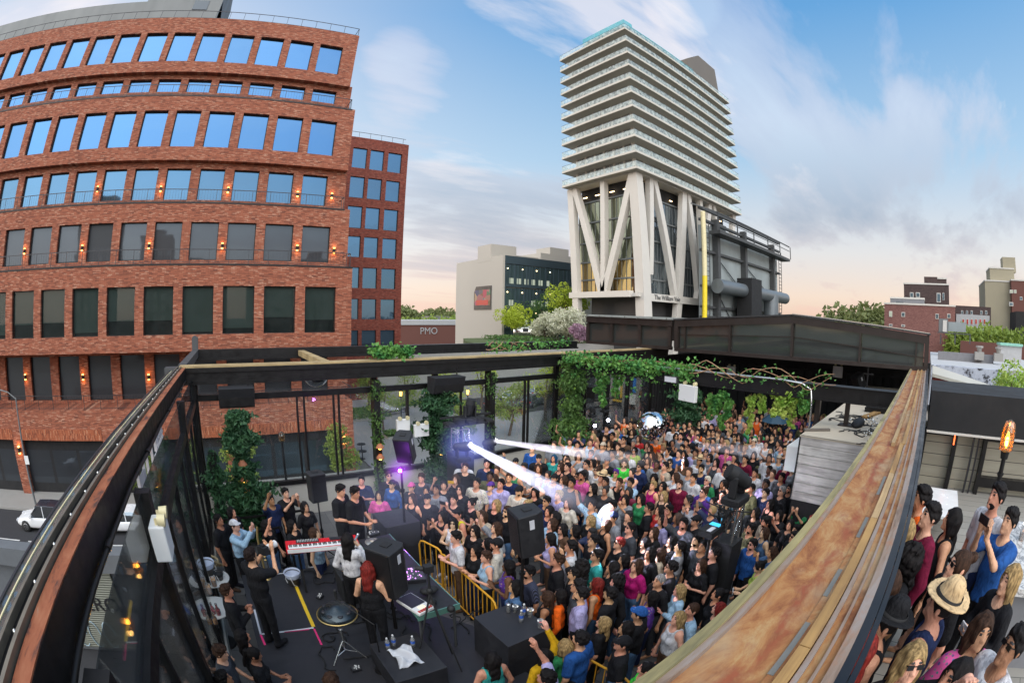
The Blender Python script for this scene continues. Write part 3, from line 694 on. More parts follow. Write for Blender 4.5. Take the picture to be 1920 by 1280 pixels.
# ============================================================ rear brick wing
an=thing('brick_annex_building','darker red brick block with square windows rising behind the office block','building',(20,66,G))
def aloc(o): o.parent=an; o.location=Vector(o.location)-Vector(an.location); return o
wl=MB(); k=1.1; vz=66.; u0,u1=9.,27.05; zs=[(23.7,20.65),(19.35,16.25),(15.05,11.95),(10.85,8.),(6.6,3.8),(2.35,-.4),(-1.9,-4.7)]
cols=[(21.5,23.65),(18.75,20.85),(16.1,18.25),(13.4,15.55)]
prevz=27.9
for (t_,b_) in zs:
    t_,b_=t_*k,b_*k; wl.box(u0,u1,vz,vz+.5,t_,prevz); prevz=b_; pu=u1
    for a,c in cols: wl.box(c*k,pu,vz,vz+.5,b_,t_); pu=a*k
    wl.box(u0,pu,vz,vz+.5,b_,t_)
wl.box(u0,u1,vz,vz+.5,G,prevz); wl.box(u0,u1,vz+.5,vz+20,G,27.9); aloc(wl.build('wall','brick2'))
f=MB(); ww=2.15*k; hh=3.05*k
for q in ((0,.07,0,hh),(ww-.07,ww,0,hh)): f.box(q[0],q[1],0,.1,q[2],q[3])
f.box(.07,ww-.07,0,.1,0,.07); f.box(.07,ww-.07,0,.1,hh-.07,hh)
fo=f.build('window','frame'); gm=MB(); gm.quad((.07,.06,.07),(ww-.07,.06,.07),(ww-.07,.06,hh-.07),(.07,.06,hh-.07)); go=gm.build('pane','bluewin2',fo); first=True
for (t_,b_) in zs:
    for a,c in cols:
        o=fo if first else fo.copy()
        if not first: C.objects.link(o); g2=go.copy(); C.objects.link(g2); g2.parent=o
        o.parent=an; o.location=Vector((a*k,vz+.25,t_*k-hh))-Vector(an.location); o.scale=(1,1,1); first=False
f=MB(); f.bar((u0,vz+.3,28.9),(u1-.5,vz+.3,28.9),.06,.06)
for i in range(10): f.bar((u0+i*1.9,vz+.3,27.9),(u0+i*1.9,vz+.3,28.9),.05,.05)
aloc(f.build('roof_railing','rail'))
# ============================================================ the tower on V legs
U0,V0=63.04,49.2; U1=107.4; V1=69.3; zt0=60.16; dz=3.23
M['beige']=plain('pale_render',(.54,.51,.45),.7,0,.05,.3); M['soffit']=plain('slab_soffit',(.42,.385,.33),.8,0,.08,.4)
M['greenglass']=glassy('green_tinted_balustrade',(.84,.93,.91),.10,(.72,.81,.78),.32)
M['tealglass']=glassy('teal_roof_screen',(.50,.85,.86),.15,(.10,.42,.46),.5)
M['roomwin']=winglass('hotel_room_glass',(.75,.82,.85),.42,(.14,.15,.15))
M['goldwin']=winglass('sunset_tinted_glass',(.98,.76,.33),.62,(.04,.03,.015)); M['olivewin']=winglass('olive_curtain_wall_glass',(.55,.60,.44),.55,(.035,.04,.03)); M['slatewin']=winglass('slate_curtain_wall_glass',(.45,.52,.56),.42,(.03,.038,.042))  # gold glass carries the sunset reflection in its own tint
tw=thing('balcony_tower','tall pale tower of stacked glass-railed balconies standing on white V-shaped legs','tower',(U0+15,V0+10,G))
def tloc(o): o.parent=tw; o.location=Vector(o.location)-Vector(tw.location); return o
for i in range(11):
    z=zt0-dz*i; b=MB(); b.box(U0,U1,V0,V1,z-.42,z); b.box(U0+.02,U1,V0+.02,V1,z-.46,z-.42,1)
    if i>0:
        # balcony divider ribs under the slab
        pass
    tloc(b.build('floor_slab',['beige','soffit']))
    if i<11 and i>=0:
        g=MB(); h=1.12
        g.quad((U0+.06,V1,z),(U0+.06,V0+.06,z),(U0+.06,V0+.06,z+h),(U0+.06,V1,z+h)); g.quad((U0+.06,V0+.06,z),(U1-.06,V0+.06,z),(U1-.06,V0+.06,z+h),(U0+.06,V0+.06,z+h)); g.quad((U1-.06,V0+.06,z),(U1-.06,V0+6,z),(U1-.06,V0+6,z+h),(U1-.06,V0+.06,z+h))
        g.quad((U0+.06,V1-.06,z),(U0+2.4,V1-.06,z),(U0+2.4,V1-.06,z+h),(U0+.06,V1-.06,z+h))
        go=tloc(g.build('balcony_glass','greenglass'))
        r=MB(); r.bar((U0+.06,V1,z+h),(U0+.06,V0+.06,z+h),.05,.05); r.bar((U0+.06,V0+.06,z+h),(U1-.06,V0+.06,z+h),.05,.05); r.bar((U1-.06,V0,z+h),(U1-.06,V0+6,z+h),.05,.05)
        r.bar((U0+.06,V1,z+h),(U0+2.4,V1,z+h),.05,.05)
        r.build('rail','rail',go) .location=go.location*0
ci=2.3
core=MB(); fins=MB(); wins=MB()
for i in range(1,11):
    z0=zt0-dz*i; z1=z0+dz-.46
    core.box(U0+ci+.25,U1-3,V0+ci+.25,V1-2.2,z0,z1)
    # piers: left face and right face
    n=6
    for j in range(n+1):
        y=V0+ci+(V1-2.2-V0-ci)*j/n; core.box(U0+ci,U0+ci+.3,y-.22,y+.22,z0,z1)
    n=13
    for j in range(n+1):
        x=U0+ci+(U1-3-U0-ci)*j/n; core.box(x-.22,x+.22,V0+ci,V0+ci+.3,z0,z1)
    w_=MB(); w_.quad((U0+ci+.22,V1-2.2,z0+.05),(U0+ci+.22,V0+ci,z0+.05),(U0+ci+.22,V0+ci,z1-.1),(U0+ci+.22,V1-2.2,z1-.1)); w_.quad((U0+ci,V0+ci+.22,z0+.05),(U1-3,V0+ci+.22,z0+.05),(U1-3,V0+ci+.22,z1-.1),(U0+ci,V0+ci+.22,z1-.1))
    n=12
    fr=MB()
    for j in range(n+1):
        y=V0+ci+(V1-2.2-V0-ci)*j/n; fr.box(U0+ci+.14,U0+ci+.2,y-.05,y+.05,z0,z1)
    for j in range(40):
        x=U0+ci+(U1-3-U0-ci)*j/39; fr.box(x-.05,x+.05,V0+ci+.14,V0+ci+.2,z0,z1)
    wo2=tloc(w_.build('window','roomwin')); q=fr.build('mullion','soffit',wo2)
    for j in range(1,7):
        y=V0+ci+(V1-2.2-V0-ci)*j/6; fins.box(U0+.3,U0+ci,y-.06,y+.06,z1-.16,z1)
    for j in range(1,14):
        x=U0+ci+(U1-3-U0-ci)*j/13; fins.box(x-.06,x+.06,V0+.3,V0+ci,z1-.16,z1)
tloc(core.build('pier_wall','beige'))
if 0: pass
# roof: glass screens, dark frame, plant block
g=MB(); z=zt0; h=2.6
g.quad((U0+.3,V0+12.6,z),(U0+.3,V0+.3,z),(U0+.3,V0+.3,z+h),(U0+.3,V0+12.6,z+h)); g.quad((U0+.3,V0+.3,z),(U0+3,V0+.3,z),(U0+3,V0+.3,z+h),(U0+.3,V0+.3,z+h)); tloc(g.build('roof_glass_screen','tealglass'))
g=MB(); g.quad((U0+3,V0+.3,z+.02),(U1-18,V0+.3,z+.02),(U1-18,V0+.3,z+1.7),(U0+3,V0+.3,z+1.7)); tloc(g.build('roof_glass_screen','tealglass'))
r=MB()
for i in range(27): r.box(U0+3+i*.96,U0+3.14+i*.96,V0+1.4,V0+1.55,z,z+2.5)
r.box(U0+2.6,U0+29,V0+1.3,V0+3.2,z+2.25,z+2.6); r.box(U0+.6,U0+1.4,V0+1.2,V0+12,z,z+1.5); r.box(U0+29,U0+29.3,V0+1.3,V0+4,z,z+2.4); tloc(r.build('roof_bar_frame','frame'))
r=MB(); r.prism([(91.6,z),(106.8,z),(106.8,z+11.5),(98,z+11.8),(91.6,z+7.4)],51.8,60,'y')
for i in range(5): r.bar((94+i*2.4,57,z+9),(94+i*2.4,57,z+10.2+(i%2)*.7),.15,.15)
tloc(r.build('roof_plant_block',plain('weathered_louvres',(.15,.135,.12),.8,.2,.3,.5,stretch=(6,6,.3))))
r=MB()
for i in range(4):
    r.bar((86.5,52.5,z+1.2+i*1.1),(92.5,52.5,z+1.2+i*1.1),.12,.12); r.bar((86.5+i*1.9,52.5,z),(86.5+i*1.9,52.5,z+4.6),.12,.12)
r.bar((86.5,52.5,z+4.6),(92.5,55.5,z+4.6),.15,.15); r.bar((86.5,52.5,z),(92.5,52.5,z+4.5),.1,.1); tloc(r.build('roof_access_frame','rail'))
# legs, belt and cornice
ul,vr=64.6,50.7
def PL(x,y): p=atu(x,y,ul); return p
lg=[]
def leg(a,b_,w0,t=1.1,face='l'):
    r=MB()
    if face=='l': r.bar(a,b_,t,w0,0,up=(1,0,0))
    else: r.bar(a,b_,w0,t,0,up=(0,1,0))
    tloc(r.build('leg','white'))
Zt,Zb=27.2,5.
def LL(vt,vb,zt=Zt,zb=Zb,w=1.35): 
    r=MB(); r.prism([(vt-w/2,zt),(vt+w/2,zt),(vb+w/2,zb),(vb-w/2,zb)],ul,ul+1.2,'x'); tloc(r.build('leg','white'))
def RL(ut,ub,zt=Zt,zb=Zb,w=1.5,d=0): 
    r=MB(); r.prism([(ut-w/2,zt),(ut+w/2,zt),(ub+w/2,zb),(ub-w/2,zb)],vr+d,vr+1.2+d,'y'); tloc(r.build('leg','white'))
LL(67.4,59.9); LL(59.3,59.5,w=1.1); LL(51.9,59.3); LL(68.6,66.0,zb=-10,w=1.6)
# a wide faceted corner leg
r=MB(); zt,zb=27.2,-10
r.add([(64.3,50.4,zt),(66.2,50.4,zt),(66.2,52.4,zt),(64.3,52.4,zt),(66.9,50.4,zb),(69.6,50.4,zb),(69.6,52.4,zb),(66.9,52.4,zb)],[(0,1,2,3),(4,7,6,5),(0,4,5,1),(1,5,6,2),(2,6,7,3),(3,7,4,0)]); tloc(r.build('leg','white'))
RL(69.6,68.7,zb=8.5,w=1.2,d=.03); RL(70.8,77.4,w=1.35); RL(81.6,76.9,zb=-10,w=1.8); RL(83.4,87.2,w=1.35,d=.03); RL(88.6,88.6,zb=5,w=1.2); RL(93,86.5,w=1.5); RL(95,101,w=1.3); RL(106,101,w=1.5)
r=MB(); r.box(ul-.25,U1-1,vr-.25,V1-.4,Zt,zt0-dz*10-.47); tloc(r.build('cornice','white'))
r=MB(); r.box(ul-.15,ul+1.2,vr+2,68.6,4.2,5.35); r.box(ul-.15+2,U1-2,vr-.12,vr+1.3,3.6,5.0); r.box(ul+.4,U1-2,vr+.4,68.2,4.3,4.9); tloc(r.build('belt_beam','white'))
# glazed body in storeys
H=[24.2,19.8,15.6,11.6,8.0,5.2]
def strip(za,zb_,ml,mr):
    g=MB(); g.quad((ul+2.2,68,za),(ul+2.2,vr+2.2,za),(ul+2.2,vr+2.2,zb_),(ul+2.2,68,zb_),0); g.quad((ul+2.2,vr+2.2,za),(U1-3,vr+2.2,za),(U1-3,vr+2.2,zb_),(ul+2.2,vr+2.2,zb_),1)
    o=tloc(g.build('curtain_wall',[ml,mr])); f=MB()
    for i in range(14): y=vr+2.2+(68-vr-2.2)*i/13; f.box(ul+2.1,ul+2.2,y-.04,y+.04,za,zb_)
    for i in range(34): x=ul+2.2+(U1-5.2-ul)*i/33; f.box(x-.04,x+.04,vr+2.1,vr+2.2,za,zb_)
    f.box(ul+1.9,ul+2.2,vr+2,68,zb_-.28,zb_+.02); f.box(ul+1.9,U1-3,vr+1.9,vr+2.2,zb_-.28,zb_+.02); f.build('mullion','greymetal',o)
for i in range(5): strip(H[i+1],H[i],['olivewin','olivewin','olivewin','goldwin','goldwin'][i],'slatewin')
g=MB(); g.box(ul+2.6,U1-3.4,vr+2.6,67.6,5,27.1); tloc(g.build('dark_interior','blackmat'))
for x,y in ((1167,352),(1118,358),(1220,350),(1265,373),(1282,374)): pass
M['warmlight']=emis('ceiling_lamps_inside',(1,.72,.38),5)
g=MB()
for yy in (54.5,58,62,65.5): g=MB(); g.box(ul+2.0,ul+2.15,yy,yy+1.1,25.2,25.35); tloc(g.build('ceiling_lamp','warmlight'))
for xx in (68.5,73,78.5,85,97,101): g=MB(); g.box(xx,xx+.9,vr+2.0,vr+2.15,25.0,25.15); tloc(g.build('ceiling_lamp','warmlight'))
g=MB(); g.box(ul+2,ul+2.1,vr+2.2,68,24.2,24.21); 
g=MB(); g.box(70,100,54,66,G,4.3); g.box(68.5,70,53,66,-6,4.3); tloc(g.build('base_block',plain('dark_brick_base',(.06,.058,.058),.85,0,.15,1)))
# lettering on the belt beam
def text(s,size,mat,loc,rot,name='lettering',parent=None,ext=.03,align='LEFT'):
    cu=bpy.data.curves.new(name,'FONT'); cu.body=s; cu.size=size; cu.extrude=ext; cu.align_x=align; o=bpy.data.objects.new(name,cu); C.objects.link(o)
    dg=bpy.context.evaluated_depsgraph_get(); me=bpy.data.meshes.new_from_object(o.evaluated_get(dg)); C.objects.unlink(o); bpy.data.objects.remove(o)
    o=bpy.data.objects.new(name,me); C.objects.link(o); me.materials.clear(); me.materials.append(M[mat] if isinstance(mat,str) else mat); o.location=loc; o.rotation_euler=rot
    if parent is not None: o.parent=parent; o.location=Vector(loc)-Vector(parent.location)
    return o
M['signgrey']=plain('brushed_grey_letters',(.17,.17,.17),.5,.5)
text('The William Vale',1.28,'signgrey',(69.4,vr-.2,3.95),(math.pi/2,0,0),parent=tw)

# ============================================================ blocks across the road behind the viewer, mirrored in the lower office windows
random.seed(12)
for i,(u_,w_,v_,z_,m_) in enumerate(((-46,16,-70,34,'greymetal'),(-27,12,-85,26,'brick2'),(-9,18,-62,13,'brick2'),(14,15,-75,9,'soffit'),(34,13,-95,20,'brick2'))):
    r=thing('apartment_block',('tall grey stepped block mirrored at the far left of the office windows','dark brick block mirrored beside the tallest one in the office windows','wide dark brick block mirrored in the middle office windows','low tan block mirrored in the right office windows','brick block with roof tank mirrored at the right end of the windows')[i],'building',(u_,v_,G),group='blocks mirrored in the office windows')
    b=MB(); b.box(-w_/2,w_/2,-8,0,0,z_-G); b.box(-w_/4,w_/5,-7,-1,z_-G,z_-G+3.5); b.build('wall',m_,r); b=MB(); b.box(-w_/2-.2,w_/2+.2,0,.3,z_-G,z_-G+.6); b.build('cornice','white',r); wn=None
    nx,nz=int(w_/2.6),min(10,int((z_-G)/3.4))
    for a in range(nx):
        for c in range(nz):
            if wn is None: b=MB(); b.box(-.7,.7,0,.08,-.9,.9); wn=b.build('window','roomwin',r); o=wn
            else: o=part('window',wn.data,r)
            o.location=(-w_/2+w_*(a+.5)/nx,0,2.2+c*3.4)
# ============================================================ steel-framed industrial building beside the tower
vs=45.; Q=vs/22.6; ax=lambda az:vs/math.tan(R_(az))
xl,xr=ax(30.4),ax(19.7)
def zk(x,k): return k*math.hypot(x,vs)
stt=thing('steel_framed_building','old grey industrial building with dark steel frame and fat pipe beside the tower','building',(xl,vs,G))
def sloc(o): o.parent=stt; o.location=Vector(o.location)-Vector(stt.location); return o
M['panel']=plain('weathered_grey_panels',(.27,.30,.30),.7,.1,.45,.3,stretch=(1,1,.35)); M['steel']=plain('dark_old_steel',(.085,.088,.09),.6,.5,.4,1.5)
ztp=zk(xl,.236)
b=MB(); b.box(xl+4.4,xr-1,vs+1.2,vs+2.6,G,ztp-1.2); sloc(b.build('panel_wall','panel'))
b=MB(); X=[atv(1348,500,vs).x,atv(1399,500,vs).x,atv(1451,500,vs).x]
for x in X: b.box(x-.6,x+.6,vs-.2,vs+1.2,G,ztp+.4)
b.box(xl+2.2,xl+2.8,vs,vs+.6,G,ztp)
for k in (22.6,20.2,14,6.9,2.8,.8,-5): b.box(xl+2.2,xr,vs+.4,vs+1.15,k,k+.5)
for x0,x1 in zip(X[:-1],X[1:]):
    for z0,z1 in ((-4.8,7),(7,14)): b.bar((x0,vs+.9,z0 if x0<xl+8 else z1),(x1,vs+.9,z1 if x0<xl+8 else z0),.16,.16)
sloc(b.build('steel_frame','steel'))
b=MB(); zg=zk(xl+6,.196); b.box(xl+5,xr+1.0,vs-2.4,vs+.3,zg-.7,zg)
for i in range(6): x=xl+4.4+i*(xr-xl-2.6)/5; b.bar((x,vs-2.3,zg),(x,vs-2.3,ztp+.9),.2,.2)
b.bar((xl+4,vs-2.3,ztp+.9),(xr+1.0,vs-2.3,ztp+.9),.24,.24); b.bar((xl+4,vs-2.3,zg+2.2),(xr+1.0,vs-2.3,zg+2.2),.14,.14); b.bar((xl+1,vs+2,ztp+2.6),(xl+4.4,vs-2.3,ztp+.9),.24,.24)
sloc(b.build('walkway','steel'))
for x0 in (xl+1.8,xr-3.4):
    b=MB()
    for i in range(40):
        z=-9+i*.95
        if z<ztp-2: b.bar((x0,vs-.3,z),(x0+2.1,vs-.3,z),.12,.12)
    for x in (x0,x0+2.1): b.bar((x,vs-.3,-9),(x,vs-.3,ztp-1),.14,.14)
    sloc(b.build('ladder','steel'))
b=MB(); zp=zk(xl+10,.073); M['pipe']=plain('grey_pipe',(.17,.19,.205),.45,.5,.2,1)
xc=atv(1446,560,vs-2).x; b.cone((atv(1345,540,vs-2).x,vs-2,zp),(atv(1472,545,vs-2).x,vs-2,zp),1.45,1.45,24); b.cone((xc,vs-2,zp),(xc,vs-2,G),2.0,2.2,24)
for z in (1.9,.9): b.cone((xc,vs-2,z),(xc,vs-2,z+.35),2.7,2.7,24)
sloc(b.build('pipe','pipe'))
b=MB(); b.box(atv(1408,560,vs-4).x,atv(1427,560,vs-4).x,vs-4.2,vs-.5,G,zk(xr-20,.086)); sloc(b.build('dark_duct','blackmat'))
b=MB(); M['yellowp']=plain('yellow_pole_paint',(.78,.58,.02),.4); M['creamp']=plain('cream_pole_paint',(.66,.58,.34),.5)
b.cone((xl+1.2,vs-.6,zk(xl,.10)),(xl+1.2,vs-.6,ztp+.6),.5,.5,12,1); b.cone((xl+1.2,vs-.6,G),(xl+1.2,vs-.6,zk(xl,.10)),.5,.5,12,0)
tag(b.build('striped_pole',['yellowp','creamp']),'tall thin pole cream above and bright yellow below at the corner of the steel frame','pole')
# ============================================================ pale block with glazed side
wb=thing('office_building','pale four storey block with a blank poster wall and a glazed side','building',(60,86,G))
def wloc(o): o.parent=wb; o.location=Vector(o.location)-Vector(wb.location); return o
u,v=60.,86.; k=105.
M['palewall']=plain('pale_cladding_panels',(.46,.43,.38),.8,0,.05,.15); M['slate']=plain('slate_fascia',(.06,.09,.11),.5,.3); M['officewin']=winglass('office_curtain_glass',(.4,.58,.62),.35,(.03,.05,.055))
uR,vL=83.2,107.7; top=14.4
b=MB(); b.box(u+.3,uR+8,v+.5,vL-.3,G,top-1.0); b.box(u,u+.6,v-.02,vL,G,top); b.box(u-.02,u+7.5,v+5.,v+11,top-.9,top+3.2)
wloc(b.build('wall','palewall'))
b=MB(); b.box(u+.6,uR+2,v+.02,v+.4,top-1.9,top-.02); b.box(u+.62,u+.9,v,v+.3,G,top-1.9); wloc(b.build('fascia','slate'))
b=MB(); b.box(u+17,uR+8,v+7,v+18,top-1,top+2.9); b.box(u+5,u+17,v+8,v+16,top-1,top+1.6); b.box(u+22,u+29,v+9,v+15,top+2.8,top+5.2); wloc(b.build('roof_plant','palewall'))
for i,(a,c) in enumerate(((12.4,7.7),(6.9,2.6),(2.1,-2.0),(-2.6,-6.5))):
    g=MB(); g.quad((u+.9,v+.2,c),(uR,v+.2,c),(uR,v+.2,a),(u+.9,v+.2,a)); o=wloc(g.build('window_band','officewin')); f=MB(); random.seed(i)
    x=u+.9
    while x<uR: wd=random.choice((.12,.12,.45)); f.box(x,x+wd,v+.05,v+.2,c,a); x+=random.choice((.9,1.2,1.6))
    f.box(u+.9,uR,v+.0,v+.2,c-.6,c); f.build('mullion','slate',o)
    f=MB(); M['litroom']=emis('dim_lit_office',(.72,.80,.62),.42)
    if i<3:
        for x in np.arange(u+2,uR-8,2.2): 
            if random.random()<.75: f=MB(); f.box(x,x+1.25,v+.17,v+.19,c+.2,c+1.5); f.build('lit_blind','litroom',o)
        for x in np.arange(u+1.5,uR-5,4.3): f=MB(); f.ball((x,v+.1,a-1.0),.14,8); f.build('ceiling_lamp','warmlight',o)
b=MB(); 
p0=atu(903,538,u); 
M['poster']=None
m,t,p=newmat('poster_print'); setp(p,(.1,.1,.1),.6); vv=t.nodes.new('ShaderNodeTexVoronoi'); vv.inputs['Scale'].default_value=.55; t.links.new(geo(t),vv.inputs['Vector'])
t.links.new(tmix(t,.6,(.03,.03,.032),tmix(t,1.,vv.outputs['Color'],(.55,.32,.26),'MULTIPLY')),p.inputs['Base Color']); M['poster']=m
A1,A2,B1,B2=atu(922,535,u),atu(890,541,u),atu(922,580,u),atu(889,580,u)
ya,yb=A1.y,A2.y; za,zb=A1.z,B1.z
b.prism([(ya,zb),(yb,zb),(yb,za-1.4),(yb-.9,za),(ya,za)],u-.15,u-.02,'x',0); M['redp']=plain('poster_red',(.45,.03,.02),.6); M['blk2']=plain('poster_black',(.015,.015,.017),.6)
po=b.build('poster','blk2'); wloc(po); c=MB(); c.box(u-.18,u-.155,ya+.35,yb-.35,zb+1.0,za-.9); c.build('picture','poster',po); c=MB(); c.box(u-.21,u-.185,ya+1.2,yb-1.2,zb+1.1,zb+2.3); c.build('red_block','redp',po)
# ============================================================ raised garden with mural wall in front of it
b=MB(); b.prism([(41.5,60),(110,60),(110,86.2),(50,86.2),(43.5,74)],G,-4.6,'z'); tag(b.build('raised_garden_ground',plain('lawn',(.07,.10,.03),.95,0,.4,.5)),kind='structure')
m,t,p=newmat('painted_mural'); setp(p,(.4,.2,.1),.8); v_=tmap(t,geo(t),(.22,.22,.3)); vo=t.nodes.new('ShaderNodeTexVoronoi'); vo.inputs['Scale'].default_value=1.1; t.links.new(v_,vo.inputs['Vector'])
t.links.new(tmix(t,.6,(.55,.16,.06),vo.outputs['Color']),p.inputs['Base Color']); M['mural']=m
b=MB(); b.box(20,41.4,74.5,75,G,-6.6); tag(b.build('mural_wall','mural'),'long low wall painted with an orange and pink mural beyond the roof beams','wall')
b=MB(); b.box(21,110,59.6,60,-12.5,-4.5); tag(b.build('garden_retaining_wall','conc'),'grey retaining wall along the raised garden','wall') if False else tag(b.build('garden_retaining_wall','conc'),'grey concrete wall holding up the raised garden','wall')
f=MB()
f.bar((42,62.2,-3.5),(75,62.2,-3.5),.07,.07); f.bar((42,62.2,-4.4),(75,62.2,-4.4),.05,.05)
for i in range(34): f.bar((42+i,62.2,-4.6),(42+i,62.2,-3.5),.05,.05)
tag(f.build('garden_fence','rail'),'thin metal fence along the edge of the raised garden','fence')
# camper trailer
tr_=thing('camper_trailer','rounded silver and white camper trailer parked by the blossoming trees','trailer',atz(1005,636,-4.6))
M['chrome']=plain('polished_aluminium',(.62,.62,.60),.22,.9,.1,1)
b=MB(); n=14; 
for s_ in range(1):
    prof=[(1.15*math.cos(a)*1.0,1.35+1.05*math.sin(a)) for a in [math.pi*i/n for i in range(n+1)]]; prof=[(1.2,.5)]+prof+[(-1.2,.5)]
    secs=[(-4.1,.35),(-3.9,.75),(-3.3,.95),(-2.5,1),(2.5,1),(3.3,.95),(3.9,.75),(4.1,.35)]
    vs_=[(x,p_[0]*sc_,.5+(p_[1]-.5)*(.6+.4*sc_)) for x,sc_ in secs for p_ in prof]; m_=len(prof)
    fs_=[(i*m_+j,i*m_+(j+1)%m_,(i+1)*m_+(j+1)%m_,(i+1)*m_+j) for i in range(len(secs)-1) for j in range(m_)]
    b.add(vs_,fs_+[tuple(range(m_))[::-1],tuple(range((len(secs)-1)*m_,len(secs)*m_))],0,True)
o=b.build('body','chrome',tr_); b=MB()
for x in (-2.4,-.8,1.8): b.box(x,x+1.0,-1.22,-1.17,1.35,1.95)
b.build('window','darkwin',tr_); b=MB(); b.box(-4,4,-1.0,1.0,.15,.5); b.build('skirt','whitep',tr_)
for x in (-1,.2): b=MB(); b.cone((x,-1.2,.3),(x,-1.0,.3),.33,.33,14); b.build('wheel','blackmat',tr_)
tr_.rotation_euler=(0,0,R_(-38)); tr_.scale=(1.2,1.2,1.2)
# ============================================================ distant low skyline, left of the pale block and right of the tower
def bld(name,label,u,v,w_,d,z0,z1,mat,rz=0,wins=None,extra=None,cat='building',grp=None):
    r=thing(name,label,cat,(u,v,z0),rz,grp); b=MB(); b.box(-w_/2,w_/2,-d/2,d/2,0,z1-z0); b.build('wall',mat,r)
    b=MB(); b.box(-w_/2-.1,w_/2+.1,-d/2-.1,d/2+.1,z1-z0,z1-z0+.35); b.build('parapet','greymetal',r)
    if wins:
        nx,nz,ww,hh=wins; b=MB(); b.box(-ww/2,ww/2,-.03,.03,-hh/2,hh/2); w0=b.build('window','officewin',r); first=True
        for i in range(nx):
            for j in range(nz):
                x=-w_/2+w_*(i+.5)/nx; z=(z1-z0)*(j+.5)/nz
                for loc,rr in (((x,-d/2-.04,z),0),((-w_/2-.04,d*(i+.5)/nx-d/2,z),math.pi/2)):
                    o=w0 if first else part('window',w0.data,r); first=False; o.location=loc; o.rotation_euler=(0,0,rr)
    return r
M['farred']=plain('far_red_brick',(.15,.062,.048),.9); M['farwhite']=plain('far_white_roof',(.42,.42,.42),.8); M['fargrey']=plain('far_grey',(.20,.20,.21),.9); M['fartan']=plain('far_tan',(.30,.25,.19),.9)
# warehouse with pale roof and sprayed letters
wh=thing('warehouse','long low red warehouse with pale roof and white sprayed letters beyond the brick block','warehouse',(80,150,G)); b=MB(); b.box(-38,24,0,14,0,9.6); b.build('wall','farred',wh); b=MB(); b.box(-38.3,24.3,-.3,30,9.6,11.3); b.build('roof','farwhite',wh)
M['spray']=plain('white_spray_paint',(.36,.36,.36),.8)
pz_=atv(822,614,149.9); text('PMO',3.4,'spray',(pz_.x-7.5,149.8,pz_.z-2.3),(math.pi/2,0,0),parent=wh)
far=[('low_house','far low red roofed house, leftmost under the skyline',70,205,9,8,-12,-5,'farred',(3,2,1,1.4)),('low_house','far white house among trees left of the dark tower',100,260,12,9,-12,1,'farwhite',(4,3,1,1.4)),
 ('tower_block','small dark glass tower on the far skyline nearest the brick block',112,300,9,9,-12,7,'slate',(4,6,1,1.5)),('tower_block','pale twin-topped tower on the far skyline near the pale block',172,300,12,10,-12,5.5,'fargrey',(4,6,1,1.5)),
 ('low_house','far grey flat roofed house with dark windows near the pale block',118,235,14,10,-12,2,'fargrey',(4,3,1.2,1.6)),('low_house','far tan house between the white house and pale block',132,262,13,10,-12,2.5,'fartan',(4,3,1.2,1.4)),
 ('low_house','far brick house behind the warehouse on the left',82,225,14,9,-12,-2,'farred',(4,2,1,1.4)),('low_house','far brick house touching the pale block on the skyline',128,215,10,9,-12,-2.5,'farred',(3,2,1,1.4))]
for (n_,l_,u_,v_2,w_,d_,z0,z1,m_,wn) in far: bld(n_,l_,u_,v_2,w_,d_,G,z1-2.5,m_,0,wn,grp='houses on the far skyline')
# right side: facade planes face the camera (u const)
def ub(name,label,u,azr,azl,k0,k1,depth,mat,wins=(),par=True):
    va,vb=u*math.tan(R_(azr)),u*math.tan(R_(azl)); am=R_((azr+azl)/2); f=u/math.cos(am); z0=G if k0 is None else k0*f; z1=k1*f
    r=thing(name,label,'building',(u,(va+vb)/2,G)); b=MB(); b.box(0,depth,va-(va+vb)/2,vb-(va+vb)/2,z0-G,z1-G); b.build('wall',mat,r)
    if par: b=MB(); b.box(-.12,depth,va-(va+vb)/2-.1,vb-(va+vb)/2+.1,z1-G,z1-G+.3); b.build('coping','white',r)
    for (px1,py1,px2,py2,mt) in wins:
        a=atu(px1,py1,u-.06); c=atu(px2,py2,u-.06); b=MB(); y0,y1=min(a.y,c.y),max(a.y,c.y); zz0,zz1=min(a.z,c.z),max(a.z,c.z)
        b.box(-.10,-.04,y0-(va+vb)/2,y1-(va+vb)/2,zz0-G,zz1-G); w1=b.build('window','white',r)
        b=MB(); t=.14*(y1-y0); b.box(-.14,-.11,y0+t-(va+vb)/2,y1-t-(va+vb)/2,zz0+t-G,zz1-t-G); b.build('pane',mt,w1)
    return r
M['pinkbrick']=brick('dull_pink_brick',(.13,.055,.048),(.22,.10,.085),(.28,.14,.12),axes='yz'); M['chocbrick']=brick('dark_chocolate_brick',(.045,.028,.026),(.075,.048,.044),(.10,.06,.05),axes='yz'); M['tanconc']=plain('tan_rendered_wall',(.34,.30,.21),.85,0,.12,.3)
ub('brick_house','wide dull pink brick house with few windows right of the tower',90,-3.75,6.1,None,.0515,14,'pinkbrick',((1667,583,1673,594,'litroom'),(1690,585,1697,594,'dimwin'),(1754,588,1760,598,'dimwin'),(1776,588,1782,597,'dimwin'),(1667,607,1673,612,'dimwin'),(1690,608,1697,613,'dimwin')))
ub('brick_house','dark chocolate brick house with stepped top behind the pink one',106,-2.9,3.4,None,.0925,12,'chocbrick',((1706,548,1713,558,'dimwin'),(1717,548,1725,558,'dimwin'),(1756,549,1764,567,'dimwin'),(1767,549,1771,563,'dimwin')))
ub('stair_tower','dark square stair tower on top of the chocolate brick house',107.5,-1.3,.55,.09,.108,5,'chocbrick',par=False); ub('roof_room','low dark room beside the stair tower',109,-2.6,-1.3,.09,.104,5,'chocbrick')
